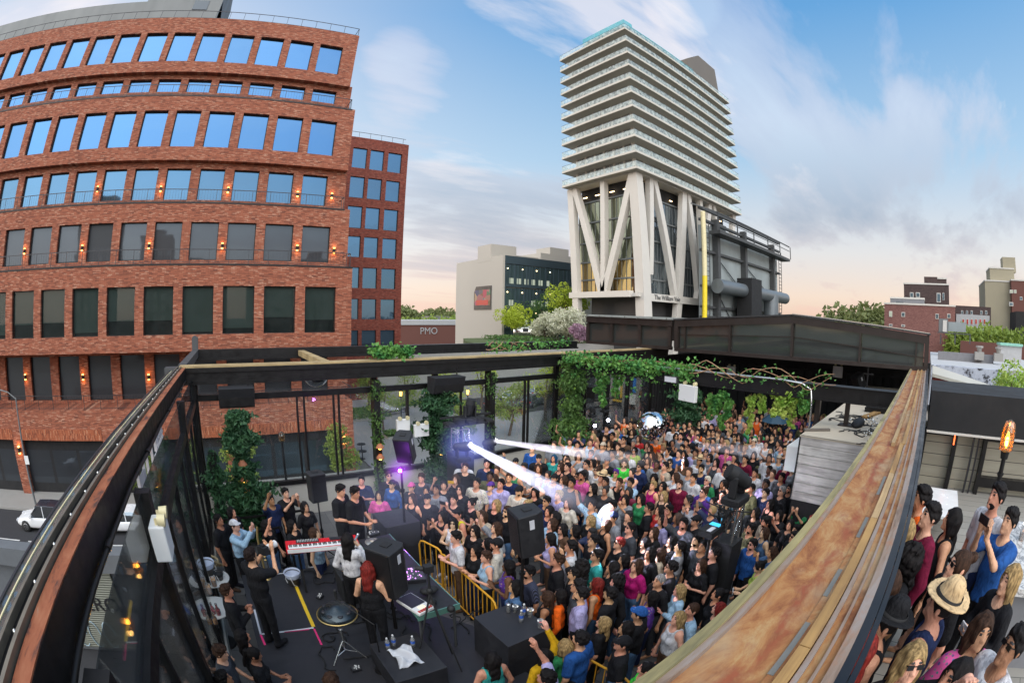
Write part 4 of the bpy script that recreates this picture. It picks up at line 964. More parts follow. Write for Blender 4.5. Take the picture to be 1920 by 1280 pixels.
ub('low_wing','grey low wing with white railing left of the chocolate brick house',98,.6,5.3,None,.063,6,'fargrey',((1677,567,1697,570,'dimwin'),))
ub('brick_terrace','dark long terrace with white windows and balcony between pink and tan houses',112,-8.9,-3.75,None,.054,10,'chocbrick',tuple((1802+i*9,582,1806+i*9,590,'dimwin') for i in (0,1,2,4,5)),False)
ub('white_balcony_house','white balcony level with red awnings below the dark terrace',110,-8.7,-3.9,None,.038,3,'farwhite',tuple((1804+i*8,598,1808+i*8,608,'redp') for i in range(6)),False)
ub('tan_house','tall tan rendered house with blank wall near the right edge',120,-12,-8.1,None,.102,15,'tanconc')
ub('water_tank_room','tan box room on top of the tall tan house',122,-12.5,-8.9,.1,.126,8,'tanconc'); ub('chimney_tower','narrow tan tower standing highest at the right edge',123,-12.8,-10.9,.12,.148,4,'tanconc',par=False)
ub('brick_house','brown brick house with lit windows at the far right edge',118,-20,-12.0,None,.103,15,'farred',((1893,543,1900,550,'litroom'),(1901,543,1906,550,'litroom'),(1892,566,1900,574,'dimwin'),(1912,556,1917,563,'dimwin')))
ub('shop_building','low dark shop with a black sign under the brown brick house',100,-19,-12.6,None,.048,8,'blackmat',par=False)
# near roofs beyond the terrace wall
def slab(name,label,cat,u0,u1,v0,v1,z0,z1,mat): 
    b=MB(); b.box(u0,u1,v0,v1,z0,z1); return tag(b.build(name,mat),label,cat)
m,t,p=newmat('peeling_white_roof_paint'); setp(p,(.5,.52,.55),.8); n=tn(t,tmap(t,geo(t),(1,1,1.2)),1.6,8,.7,.5); t.links.new(tramp(t,n,[(.40,(.03,.03,.035)),(.48,(.42,.45,.52)),(.8,(.6,.63,.68))]),p.inputs['Base Color']); M['peel']=m
u=36; wy=lambda a,uu:uu*math.tan(R_(a))
slab('painted_parapet','long parapet wall with peeling white paint behind the black screen','wall',36,36.6,wy(-11,36),wy(-.7,36),G,-.062*36.2,'peel')
slab('roof_deck','flat roof behind the peeling parapet','roof',36.7,60,-14,-.4,G,-.062*36.5,'farwhite')
slab('dark_roof_wall','low dark wall with two vents above the peeling parapet','wall',44,44.4,wy(-9.5,44),wy(-1.5,44),G,-.035*44.5,'fargrey')
for y,l in ((1836,'left'),(1872,'right')):
    p=atu(y,664,43.5); b=MB(); b.box(p.x-.4,p.x+.4,p.y-.5,p.y+.5,-2.0,-1.35); b.cone((p.x,p.y,-1.35),(p.x,p.y,-1.0),.22,.3,10); b.cone((p.x,p.y,-1.0),(p.x,p.y,-.85),.42,.42,10); tag(b.build('roof_vent','conc'),f'small pale roof vent on the dark low wall, {l} one','vent',kind=None)
hv=thing('roof_hut','grey metal roof hut with open door on a pipe stand','hut',(52,-1.5,-2))
def bx_(x0,y0,x1,y1,u,d,nm,mt): a,c=atu(x0,y0,u),atu(x1,y1,u); b=MB(); b.box(0,d,min(a.y,c.y)+1.5,max(a.y,c.y)+1.5,min(a.z,c.z)+2,max(a.z,c.z)+2); o=b.build(nm,mt,hv); o.location=(u-52,0,0)
bx_(1761,597,1777,623,52,2.5,'wall','greymetal'); bx_(1768,600,1775,622,51.9,.1,'door','white'); bx_(1778,603,1811,623,52.5,2,'tank','panel'); bx_(1758,624,1820,626,51.8,2.8,'platform','steel')
for x in (1763,1790,1818): bx_(x,626,x+1.5,645,51.9,.15,'pipe_leg','steel')
slab('brick_wall','long low brown brick wall under the green shrubs at the right','wall',66,66.5,wy(-20,66),wy(-4.6,66),G,-.012*67,'farred')
M['mintroof']=plain('mint_green_roof',(.25,.52,.42),.6); g=thing('roof_canopy','small roof canopy with mint green top at the right','canopy',atu(1893,648,50)); b=MB(); b.box(-1,2,-1.6,1.4,.0,.22); b.build('roof','mintroof',g); b=MB(); b.box(-.8,1.8,-1.5,1.3,-2,.0); b.build('wall','farwhite',g)
# red gabled shed with pale roof
sh=thing('shed','dull red shed with sloping pale roof just beyond the black screen','shed',(20,-2,-4)); M['redwall']=plain('dull_red_wall',(.28,.05,.035),.8); M['paleroof']=plain('pale_corrugated_roof',(.46,.44,.38),.7,0,.1,.5,stretch=(.4,6,1))
q=[atu(x,y,20) for x,y in ((1750,705),(1860,737),(1750,746),(1862,746))]
b=MB(); b.prism([(q[0].y,q[0].z),(q[1].y-.3,q[1].z-.1),(q[1].y-.3,-7),(q[0].y,-7)],20,24,'x'); o=b.build('wall','redwall'); o.location=-Vector((20,-2,-4)); o.parent=sh
b=MB(); a1,a2=atu(1748,706,19.8),atu(1864,738,19.8); b.add([a1,a2,(21.6,a2.y-.1,a2.z+.02),(21.6,a1.y,a1.z+.20),a1+Vector((0,0,.12)),a2+Vector((0,0,.12)),(21.6,a2.y-.1,a2.z+.14),(21.6,a1.y,a1.z+.32)],[(0,1,2,3),(7,6,5,4),(0,4,5,1),(1,5,6,2),(2,6,7,3),(3,7,4,0)]); o=b.build('roof','paleroof'); o.location=-Vector((20,-2,-4)); o.parent=sh
# ============================================================ low grey block and shutter on the street side, seen through the glass
gr=thing('garage_block','low grey garage with graffiti roller shutter below the left rail','garage',(-6,15,G)); b=MB(); b.box(-16,4.2,.3,.9,0,4.6); b.box(-16,4.2,-.1,.3,4.0,4.75); b.build('wall',plain('grey_render',(.12,.13,.14),.85),gr)
m,t,p=newmat('roller_shutter'); setp(p,(.22,.23,.19),.6,.3); wv=t.nodes.new('ShaderNodeTexWave'); wv.bands_direction='Z'; wv.inputs['Scale'].default_value=3.; t.links.new(coordn(t),wv.inputs['Vector']); n=tn(t,coordn(t),.7,5); t.links.new(tmix(t,wv.outputs['Fac'],(.16,.17,.14),(.26,.27,.22)),p.inputs['Base Color']); tbump(t,p,wv.outputs['Fac'],.6,.04); M['shutter']=m
b=MB(); b.box(-4.6,-.1,.12,.3,.3,3.9); s1=b.build('roller_shutter','shutter',gr)
M['graf']=plain('black_spray_paint',(.01,.01,.012),.7); M['grafb']=plain('pale_blue_spray_paint',(.30,.40,.45),.7)
text('OVERO',.9,'graf',(-9.2,14.98+.1,G+2.2),(math.pi/2,0,0),parent=gr,ext=.01)
b=MB()
for i in range(5): pts=[(-4.3+i*.75+.28*math.cos(a),.09,1.0+.65*math.sin(a)) for a in [math.pi*2*j/14 for j in range(13)]]; b.tube(pts,.03,4)
b.build('graffiti','grafb',gr)
b=MB(); b.quad((-30,2,G+.03),(-1.3,2,G+.03),(-1.3,15,G+.03),(-30,15,G+.03)); tag(b.build('yard','asphalt'),kind='structure')
# storefront with bright posters, beyond the far corner of the courtyard
sf=thing('storefront','pale storefront with glass doors and bright yellow and blue posters beyond the courtyard glass','shop',(48,38,G))
M['postery']=emis('lit_yellow_poster',(1,.62,.02),.55,(.6,.4,.02)); M['posterb']=emis('lit_blue_poster',(.05,.32,.9),.55,(.04,.2,.6)); M['posterw']=emis('lit_white_window',(.8,.8,.75),.6,(.6,.6,.6))
fx=50.
b=MB(); b.box(fx-48+.0,fx-48+.4,-2.5,14,5.2,6.2); b.box(fx-48+.3,fx-48+12,-2.5,14,0,6); b.build('wall',plain('dark_lobby',(.05,.05,.055),.7),sf)
b=MB()
for y in (0,2.4,5.2,7.8,10.5): b.box(fx-48-.7,fx-48-.2,y,y+.6,0,5.6)
b.build('column','white',sf)
for (y0,y1,z0,z1,mm) in ((.7,1.7,2.6,4.6,'posterb'),(3.1,4.0,1.5,4.6,'postery'),(4.0,4.9,2.2,4.6,'posterw'),(.7,2.2,.9,2.4,'posterw'),(8.6,9.0,1.2,4.6,'postery'),(5.9,6.6,2.2,4.4,'posterb'),(3.0,6.8,.9,1.2,'postery')):
    b=MB(); b.box(fx-48-.02,fx-48+.02,y0,y1,z0,z1); b.build('poster_panel',mm,sf)
# ============================================================ courtyard: floor, base, walls
b=MB(); b.box(-2.3,21.6,.1,12.3,FL-.15,FL); M['tile']=plain('grey_concrete_tiles',(.15,.15,.15),.8,0,.2,2)
m,t,p=newmat('grey_floor_tiles'); setp(p,(.15,.15,.15),.75); br=t.nodes.new('ShaderNodeTexBrick'); br.offset=0; br.inputs['Scale'].default_value=1; br.inputs['Brick Width'].default_value=.6; br.inputs['Row Height'].default_value=.6; br.inputs['Mortar Size'].default_value=.006
br.inputs['Color1'].default_value=(.105,.105,.105,1); br.inputs['Color2'].default_value=(.16,.158,.155,1); br.inputs['Mortar'].default_value=(.05,.05,.05,1); t.links.new(swz(t,geo(t),'xy'),br.inputs['Vector']); t.links.new(tmix(t,tn(t,geo(t),2,5),br.outputs['Color'],tmix(t,1.,br.outputs['Color'],(.7,.7,.7),'MULTIPLY')),p.inputs['Base Color']); M['tile']=m
tag(b.build('courtyard_floor','tile'),kind='structure')
b=MB(); b.box(-2.4,22,-6,12.35,G,FL-.16); tag(b.build('podium_base','blackmat'),'dark lower storey carrying the courtyard above the street','building')
b=MB(); b.box(-1.2,-.9,2,12.2,FL,FL+.25); b.box(-1.3,17,12.2,12.5,FL,FL+.98); b.box(-1.3,17,12.5,12.9,FL+.5,FL+.9)
tag(b.build('low_kerb_wall',plain('pale_kerb_wall',(.42,.40,.35),.8,0,.12,1.5)),'low cream wall running along the foot of the courtyard glass','wall')
# black back and side walls
b=MB(); b.box(21.3,21.6,-.2,12.4,FL,-1.28)
for i in range(27): b.box(21.2,21.3,i*.45,i*.45+.3,FL+.1,-1.9)
b.box(21.1,21.3,0,12.2,-2.05,-1.95); tag(b.build('back_wall','blackmat'),'black boarded wall closing the far end of the courtyard','wall')
b=MB(); b.box(16.6,21.2,12.2,12.5,FL+.98,-1.6)
for i in range(20): b.box(16.7+i*.23,16.82+i*.23,12.1,12.2,FL+1,-1.7)
tag(b.build('black_curtain_wall','blackmat'),'black pleated wall between the storefront view and the back wall','wall')
b=MB(); b.box(-1.,21.3,.08,.3,FL,-1.75); tag(b.build('side_wall','blackmat'),'black wall under the rusty rail beside the terrace','wall')
# ---- rusty near rail
rail=thing('rusty_rail_beam','wide rusty steel beam with timber battens running past the camera','beam',(0,0,-1.2))
def rl(o): o.parent=rail; o.location=Vector(o.location)-Vector(rail.location); return o
m,t,p=newmat('rusted_steel_channel'); setp(p,(.3,.1,.04),.75,0); 
v1=tmap(t,geo(t),(1.3,3.0,1)); n=tn(t,v1,2.0,10,.74,.7); nL=tn(t,tmap(t,geo(t),(.9,1.5,1)),1.6,5,.6,.3); v2=tmap(t,geo(t),(.25,5.5,1)); n2=tn(t,v2,1.0,6,.6,.4); n3=tn(t,tmap(t,geo(t),(4,9,1)),2.2,6,.7)
sp=t.nodes.new('ShaderNodeSeparateXYZ'); t.links.new(geo(t),sp.inputs[0])
def mm(op,a,b_,cl=False):
    q=t.nodes.new('ShaderNodeMath'); q.operation=op; q.use_clamp=cl
    for k_,x_ in enumerate((a,b_)):
        if isinstance(x_,(int,float)): q.inputs[k_].default_value=x_
        else: t.links.new(x_,q.inputs[k_])
    return q.outputs[0]
band=mm('SUBTRACT',1.,mm('DIVIDE',mm('ABSOLUTE',mm('SUBTRACT',sp.outputs[1],mm('ADD',.36,mm('MULTIPLY',mm('SUBTRACT',nL,.5),.45))),0.),.13),True)
c=tramp(t,n,[(.30,(.13,.040,.015)),(.42,(.24,.085,.026)),(.52,(.33,.145,.045)),(.62,(.38,.22,.085)),(.75,(.40,.29,.155))])
rd=tramp(t,mm('ADD',mm('MULTIPLY',mm('MULTIPLY',band,nL),.62),mm('MULTIPLY',n3,.50)),[(.43,(0,)*3),(.60,(.92,)*3)])
c=tmix(t,tramp(t,nL,[(.50,(0,)*3),(.66,(.55,)*3)]),c,(.37,.285,.17))
c=tmix(t,rd,c,tramp(t,n3,[(.3,(.13,.026,.012)),(.7,(.30,.07,.022))]))
c=tmix(t,tramp(t,n3,[(.55,(0,)*3),(.85,(.45,)*3)]),c,(.16,.06,.03))
t.links.new(c,p.inputs['Base Color']); tbump(t,p,n3,.25,.004); t.links.new(tramp(t,n,[(.3,(.85,)*3),(.7,(.5,)*3)]),p.inputs['Roughness']); M['rust']=m
m,t,p=newmat('stained_steel_flange'); setp(p,(.2,.1,.06),.65,.1); n=tn(t,tmap(t,geo(t),(.9,6,1)),1.8,9,.7,.6); n4=tn(t,tmap(t,geo(t),(4,7,1)),1.6,5,.7)
c=tramp(t,n,[(.3,(.13,.085,.06)),(.45,(.24,.17,.125)),(.6,(.27,.225,.20)),(.75,(.30,.21,.14))]); c=tmix(t,tramp(t,n4,[(.52,(0,)*3),(.70,(.55,)*3)]),c,(.33,.13,.055)); t.links.new(c,p.inputs['Base Color']); tbump(t,p,n,.2,.004); M['flange']=m
M['lipwood']=wood('weathered_green_timber',(.30,.25,.11),(.10,.09,.045),0); M['batten']=wood('old_pine_batten',(.36,.21,.07),(.19,.095,.035),0); M['batten2']=wood('fresh_sawn_batten',(.40,.27,.13),(.21,.12,.055),0)
X0,X1=-.6,17.2
b=MB(); b.box(X0,X1,.27,.56,-1.26,-1.235); b.box(X0,X1,.0,.27,-1.26,-1.225); rl(b.build('channel_floor','rust'))
b=MB(); b.box(X0,X1,.585,.635,-1.40,-1.19); rl(b.build('timber_lip','lipwood'))
b=MB(); b.box(X0,X1,.555,.585,-1.40,-1.205); b.box(X0,X1,.14,.165,-1.225,-1.20); b.box(X0,X1,.085,.10,-1.225,-1.205); b.box(X0,X1,.0,.05,-1.225,-1.20); rl(b.build('steel_flange','flange'))
b=MB(); b.box(X0,X1,-.05,0,-1.7,-1.205); b.box(X0,X1,.0,.6,-1.75,-1.41); b.bar((X0,-.07,-1.23),(X1,-.07,-1.23),.03,.03); rl(b.build('beam_web',plain('black_grey_steel',(.03,.03,.033),.35,.6,.5,4)))
x=X0; i=0
while x<5.2:
    l=(1.25,.9,1.5,1.1)[i%4]; b=MB(); b.box(x,x+l-.008,.172,.226,-1.234,-1.195); rl(b.build('timber_batten','batten2' if i==3 else 'batten')); x+=l; i+=1
b=MB(); b.box(5.3,16.4,.29,.335,-1.234,-1.19); rl(b.build('timber_batten','batten2'))
b=MB(); b.box(5.3,16.8,.15,.20,-1.224,-1.19); rl(b.build('timber_batten','batten'))
M['greypatch']=plain('bare_grey_steel_patch',(.20,.19,.165),.55,.3,.25,5)
for a,c in ((.9,1.25),(1.35,1.75),(2.0,2.3),(2.75,3.1),(3.6,4.1)): b=MB(); b.box(a,c,.245,.272,-1.232,-1.2215); rl(b.build('steel_shim','greypatch'))
# bolts
b=MB()
# ---- left rail
lr=thing('left_track_beam','dark rusted track beam with black conduit along the left side of the courtyard','beam',(-1.2,0,-1.2))
def ll(o): o.parent=lr; o.location=Vector(o.location)-Vector(lr.location); return o
b=MB(); b.box(-1.42,-1.16,-.6,12.0,-1.52,-1.245); ll(b.build('beam','black'))
m,t,p=newmat('flaking_rust_strip'); setp(p,(.25,.08,.04),.8); n=tn(t,tmap(t,geo(t),(3,.7,1)),3.,8,.7,.4); t.links.new(tramp(t,n,[(.35,(.05,.025,.02)),(.45,(.26,.075,.03)),(.62,(.33,.12,.055)),(.72,(.30,.26,.20))]),p.inputs['Base Color']); tbump(t,p,n,.3,.006); M['ruststrip']=m
b=MB(); b.box(-1.27,-1.165,-.6,12.0,-1.245,-1.235); ll(b.build('rust_strip','ruststrip'))
b=MB(); b.box(-1.31,-1.285,-.6,12.0,-1.245,-1.20); b.box(-1.40,-1.38,-.6,12,-1.245,-1.20); ll(b.build('track_ridge',plain('worn_track',(.22,.19,.15),.5,.6,.3,6)))
b=MB()
for i in range(26): b.ball((-1.345,.2+i*.45,-1.235),.018,6); 
ll(b.build('bolt_row','chrome'))
b=MB(); pts=[(-1.13,-.6+i*.6,-1.50+.01*math.sin(i*1.7)) for i in range(21)]; b.tube(pts,.022,8)
for i in (3,6,10,14,18): b.cone((-1.13,i*.6-.66,-1.5),(-1.13,i*.6-.54,-1.5),.032,.032,8)
ll(b.build('conduit','black'))
M['pane']=glassy('clear_pane',(.97,.99,.985),.0,(.45,.5,.55),.018); M['canopy']=glassy('scratched_canopy_glass',(.92,.95,.95),.05,(.42,.42,.40),.10)
b=MB(); b.box(-1.62,-1.425,-.6,12,-1.30,-1.288); o=b.build('glass_fascia','canopy'); ll(o); b=MB(); b.box(-1.545,-1.535,-.6,12,-1.287,-1.28); ll(b.build('sealant_line','creamp'))
b=MB(); b.bar((-1.6,.0,-1.29),(-1.6,12,-1.29),.02,.02); ll(b.build('glass_edge','rail'))
# ---- far double beams
M['topwood']=wood('straw_coloured_top_board',(.42,.31,.15),(.20,.13,.06),0)
fb=thing('far_track_beam','long black beam with straw coloured timber top crossing the far side of the courtyard','beam',(8,12,-1.2)); 
def lf(o,r): o.parent=r; o.location=Vector(o.location)-Vector(r.location); return o
b=MB(); b.box(-1.35,17.5,11.9,12.2,-1.66,-1.245); b.box(-1.35,17.5,11.86,11.9,-1.66,-1.58); b.box(-1.35,17.5,11.86,11.9,-1.36,-1.25); lf(b.build('beam','black'),fb); b=MB(); b.box(-1.35,17.5,11.92,12.35,-1.244,-1.20); lf(b.build('timber_top','topwood'),fb)
b=MB(); b.box(-1.75,-1.36,11.8,12.2,-1.62,-1.22); lf(b.build('end_cap','steel'),fb)
ob=thing('outer_track_beam','second black beam beyond the timber topped one, carrying trailing plants','beam',(8,18,-1.2)); b=MB(); b.box(-1.3,17.5,17.9,18.25,-1.60,-1.21); b.box(-1.3,17.5,17.8,17.9,-1.60,-1.52); lf(b.build('beam','black'),ob)
b=MB(); b.box(-1.42,-1.18,12.4,18.3,-1.46,-1.2); b.prism([(-1.2,-1.45),(-1.2,-.75),(-1.35,-.68),(-1.45,-.75),(-1.45,-1.45)],18.0,18.2,'y'); lf(b.build('end_beam','steel'),ob)
b=MB(); b.box(2.9,3.15,12.4,17.8,-1.5,-1.30); tag(b.build('timber_spacer','topwood'),'pale timber block bridging the two far beams','timber')
# ---- cross beam carrying vines
cb=thing('cross_beam','black steel beam crossing the courtyard hung with vines','beam',(10.9,5,-1.4)); b=MB(); b.box(10.78,11.02,.6,11.86,-1.66,-1.33); b.box(10.72,11.08,.6,11.86,-1.34,-1.32); b.box(10.72,11.08,.6,11.86,-1.68,-1.655); lf(b.build('beam','black'),cb)
b=MB(); pts=[(10.68,9.2-i*.5,-1.30) for i in range(13)]; pts=[(10.68,9.6,-1.9),(10.68,9.5,-1.45)]+pts+[(10.68,2.9,-1.4),(10.68,2.75,-1.8),(10.68,2.75,-3.4)]
# conduit: from the light box to the far post
b.tube([(10.70,8.0,-1.62),(10.70,7.95,-1.36),(10.70,7.7,-1.29)]+[(10.70,7.4-.45*i,-1.29) for i in range(9)]+[(10.70,3.2,-1.33),(10.70,2.95,-1.45),(10.70,2.9,-1.8),(10.68,2.9,-4.0)],.025,8); lf(b.build('conduit','chrome'),cb)
# ---- glass walls: far and left
def gwall(name,label,horiz,c,xs,ztop,ztr,zbot,thick=[],mull=()):
    r=thing(name,label,'glass wall',(xs[0],c,zbot) if horiz else (c,xs[0],zbot)); 
    def B(x0,x1,z0,z1,d=.06):
        b=MB(); 
        if horiz: b.box(x0,x1,c-d,c+d,z0,z1)
        else: b.box(c-d,c+d,x0,x1,z0,z1)
        return b
    for i,x in enumerate(xs): lf(B(x-.07,x+.07,zbot,ztop,.08).build('post','black'),r)
    for x in mull: lf(B(x-.025,x+.025,zbot,ztr,.04).build('mullion','black'),r)
    for i in range(len(xs)-1):
        lf(B(xs[i]+.07,xs[i+1]-.07,ztr-.08,ztr+.08).build('transom','black'),r); lf(B(xs[i]+.07,xs[i+1]-.07,zbot,zbot+.12).build('bottom_rail','black'),r)
        lf(B(xs[i]+.07,xs[i+1]-.07,ztr+.08,ztop,.006).build('pane','pane'),r); lf(B(xs[i]+.07,xs[i+1]-.07,zbot+.12,ztr-.08,.006).build('pane','pane'),r)
    return r
gwall('courtyard_glass_wall','far glass wall of the courtyard in black steel frames under the timber topped beam',True,12.2,[-.95,4.15,6.1,8.0,10.9,13.7,16.6],-1.66,-2.04,-4.55,mull=(1.9,2.1,2.95,3.1,5.2,7.0,9.5,9.65,12.3,12.45,14.9,15.05))
gwall('side_glass_wall','left glass wall of the courtyard in black steel frames below the track beam',False,-1.0,[1.6,4.1,8.7,12.0],-1.5,-2.13,FL+.25,mull=(2.9,5.2,6.4,7.6,10.3))
# ---- retractable roof parked at the far end
rf=thing('retractable_glass_roof','brown steel retractable roof with dark glass gable parked at the far end','roof',(16.2,6,-1.2))
M['bronze']=plain('bronze_painted_steel',(.040,.030,.026),.45,.4,.3,3); M['smoke']=winglass('smoked_gable_glass',(.34,.40,.36),.22,(.015,.017,.016),.05,.0); M['seam']=plain('standing_seam_roof',(.27,.28,.26),.5,.3,.15,1,stretch=(1,8,1))
zb_=-1.24; yl,yp,yr=10.7,5.37,-.05; zl,zp,zr=.03,.33,-.12; xf=16.2; xb=26
def gz(y): return zl+(zp-zl)*(yl-y)/(yl-yp) if y>yp else zp+(zr-zp)*(yp-y)/(yp-yr)
b=MB(); b.box(xf,xf+.12,yr,yl,zb_,zb_+.14)
for a,c in ((yl,yp),(yp,yr)): b.prism([(a,gz(a)-.26),(c,gz(c)-.26),(c,gz(c)),(a,gz(a))],xf-.02,xf+.12,'x')
for y,w_ in ((yl-.09,.18),(8.05,.08),(yp,.10),(2.65,.08),(yr+.09,.16)): b.box(xf-.03,xf+.12,y-w_/2,y+w_/2,zb_+.14,gz(y)-.2)
for y in (yl-.5,yr+.5): b.box(xf+.02,xf+.1,y-.03,y+.03,zb_+.14,gz(y)-.2)
b.prism([(yl,-.55),(yp,-.42),(yp,-.39),(yl,-.52)],xf+.06,xf+.1,'x'); b.prism([(yp,-.42),(yr,-.85),(yr,-.82),(yp,-.39)],xf+.06,xf+.1,'x')
lf(b.build('gable_frame','bronze'),rf)
for y0,y1 in ((yl-.2,8.1),(8.0,yp+.05),(yp-.05,2.7),(2.6,yr+.2)): b=MB(); b.prism([(y0,zb_+.1),(y0,gz(y0)-.24),(y1,gz(y1)-.24),(y1,zb_+.1)],xf+.12,xf+.13,'x'); lf(b.build('gable_pane','smoke'),rf)
b=MB(); b.prism([(yl+.05,zl+.02),(yp,zp+.02),(yr-.05,zr+.02),(yr-.05,zr+.07),(yp,zp+.07),(yl+.05,zl+.07)],xf-.06,xb,'x'); lf(b.build('roof_sheet',plain('dark_roof_sheet',(.05,.05,.052),.4,.3)),rf)
b=MB(); b.prism([(yl,-.3),(yl-.02,-.3),(yl-.02,-.28)],xf,xb,'x'); b.box(xf+.2,xb,yr,yr+.1,zb_,zr); b.box(xf+.2,xb,yl-.1,yl,zb_,zl); lf(b.build('roof_side','bronze'),rf)
b=MB(); b.box(xf-.08,xb,yr-.07,yr+.0,zr+.03,zr+.1); b.box(xf-.09,xf-.06,yr,yp,0,.01) ; 
b=MB(); 
for a,c in ((yp,yr),): b.prism([(a,gz(a)+.075),(c,gz(c)+.075),(c,gz(c)+.10),(a,gz(a)+.10)],xf-.07,xf-.02,'x')
lf(b.build('bright_edge','chrome'),rf)
r2=thing('outer_glass_roof','second lower retractable roof over the outer bay left of the gable','roof',(16.2,14,-1.2)); yl2,yr2=15.95,10.85; za,zc=.13,.04
b=MB(); b.box(xf,xf+.12,yr2,yl2,-1.2,-1.06); b.prism([(yl2,za-.28),(yr2,zc-.28),(yr2,zc),(yl2,za)],xf-.02,xf+.12,'x')
for y in (yl2-.08,14.3,12.6,yr2+.1): b.box(xf-.02,xf+.1,y-.07,y+.07,-1.06,-.2)
b.box(xf+.1,xb,yl2-.1,yl2,-1.2,.1); lf(b.build('frame','bronze'),r2); b=MB(); b.box(xf+.12,xf+.13,yr2+.1,yl2-.1,-1.06,-.2); lf(b.build('pane','smoke'),r2)
b=MB(); b.prism([(yl2+.05,za+.01),(yr2,zc+.01),(yr2,zc+.05),(yl2+.05,za+.05)],xf-.1,xb,'x')
for i in range(7): y=yr2+.2+i*.78; z=zc+.05+(za-zc)*(y-yr2)/(yl2-yr2); b.prism([(y,z-.02),(y+.05,z-.02),(y+.05,z+.05),(y,z+.05)],xf-.1,xb,'x')
lf(b.build('roof_sheet','seam'),r2)
# ---- timber booth roof beside the rail
bt=thing('timber_booth','raised booth clad in weathered grey boards with a flat top of loose cables','booth',(9.8,.7,-2.2))
M['board']=[wood('weathered_grey_board',(.56+.05*i,.53+.05*i,.50+.045*i),(.34,.31,.28),1) for i in range(3)]
uF=9.7; zt,zb2=-.228*uF/math.cos(R_(16.2)),-.374*uF/math.cos(R_(15.9)); vL2=2.80
b=MB(); b.box(uF+.02,20,.65,vL2-.02,zb2,zt-.06); b.box(uF+.02,12.2,.65,vL2-.02,-5.5,zb2) ; lf(b.build('carcass','blackmat'),bt)
nb=7
for i in range(nb):
    z1=zt-(zt-zb2)*i/nb; z0=zt-(zt-zb2)*(i+1)/nb+.012; b=MB(); b.box(uF-.03,uF+.02,.62,vL2,z0,z1); lf(b.build('front_board',M['board'][(i*2)%3]),bt)
b=MB(); b.box(uF-.03,20,vL2-.02,vL2+.02,zb2,zt-.03); lf(b.build('side_panel','blackmat'),bt)
M['deckmat']=plain('pale_plywood_deck',(.46,.40,.31),.85,0,.18,1.2)
for i,(a,c) in enumerate(((uF-.04,11.2),(11.21,12.9),(12.91,15.2),(15.21,20))): 
    b=MB(); b.box(a,c,.62,vL2+.01,zt-.03,zt+.0); lf(b.build('top_sheet','deckmat'),bt)
b=MB(); b.box(uF+.6,uF+2.6,vL2+.02,vL2+.5,-3.35,-2.75); tag(b.build('light_box','whitep'),'pale box sign fixed to the crowd side of the timber booth','sign')
# posts by the booth, cables, wood scraps
b=MB(); b.box(11.3,11.42,2.0,2.12,zt,-1.66); b.box(11.2,11.55,1.85,2.25,zt,zt+.03); tag(b.build('post','bronze'),'short brown post with square foot standing on the booth top','post')
b=MB(); b.box(12.0,12.14,3.0,3.14,FL,-1.66); tag(b.build('post','bronze'),'tall brown post left of the booth beside the crowd','post')
b=MB(); b.bar((12.6,1.75,zt+.03),(14.0,1.35,zt+.03),.22,.04); tag(b.build('wood_offcut','batten'),'tan wood offcut lying on the booth top','timber')
b=MB(); b.bar((10.1,2.85,zt+.03),(10.5,2.3,zt+.03),.10,.05); tag(b.build('wood_stick',plain('grey_driftwood',(.14,.12,.10),.8)),'short dark stick at the corner of the booth top','timber')
def cables(name,label,cx,cy,z,n,r,bulbs=0,seed=1):
    random.seed(seed); q=MB()
    for i in range(n):
        a=random.uniform(0,6.28); pts=[]; x,y=cx+random.gauss(0,r*.4),cy+random.gauss(0,r*.3)
        for j in range(12): a+=random.gauss(0,.8); x+=math.cos(a)*r*.16; y+=math.sin(a)*r*.16; pts.append((x,y,z+.012+.02*random.random()))
        q.tube(pts,.012,5)
    o=q.build(name,'blackmat')
    if bulbs:
        q=MB(); q.ball((0,0,0),.028,6); b0=q.build('bulb','chrome',o)
        for i in range(bulbs):
            k=b0 if i==0 else part('bulb',b0.data,o); k.location=(cx+random.gauss(0,r*.35),cy+random.gauss(0,r*.3),z+.05+.03*random.random())
    return tag(o,label,'cable')
cables('cable_heap','tangle of black cable with clear bulbs nearest the rail on the booth top',10.6,1.1,zt,7,.55,26,3); cables('string_light_heap','heap of string lights around the short post on the booth top',11.9,1.55,zt,9,.8,34,4); cables('loose_cables','loose loops of thin cable across the middle of the booth top',13.2,1.3,zt,6,.9,0,5); cables('cable_heap','small cable heap at the far end of the booth top',16.8,1.8,zt,6,.8,16,6)
b=MB(); b.box(13.6,13.9,.75,1.9,zt,zt+.13); b.box(13.65,13.85,.8,1.85,zt+.13,zt+.15); tag(b.build('light_bar','black'),'long black light bar lying across the booth top','stage light')
b=MB(); b.ball((11.6,1.75,zt+.05),.5,12,0,(1,.35,.22)); tag(b.build('black_tarp','blackmat'),'crumpled black sheet beside the short post on the booth','sheet')
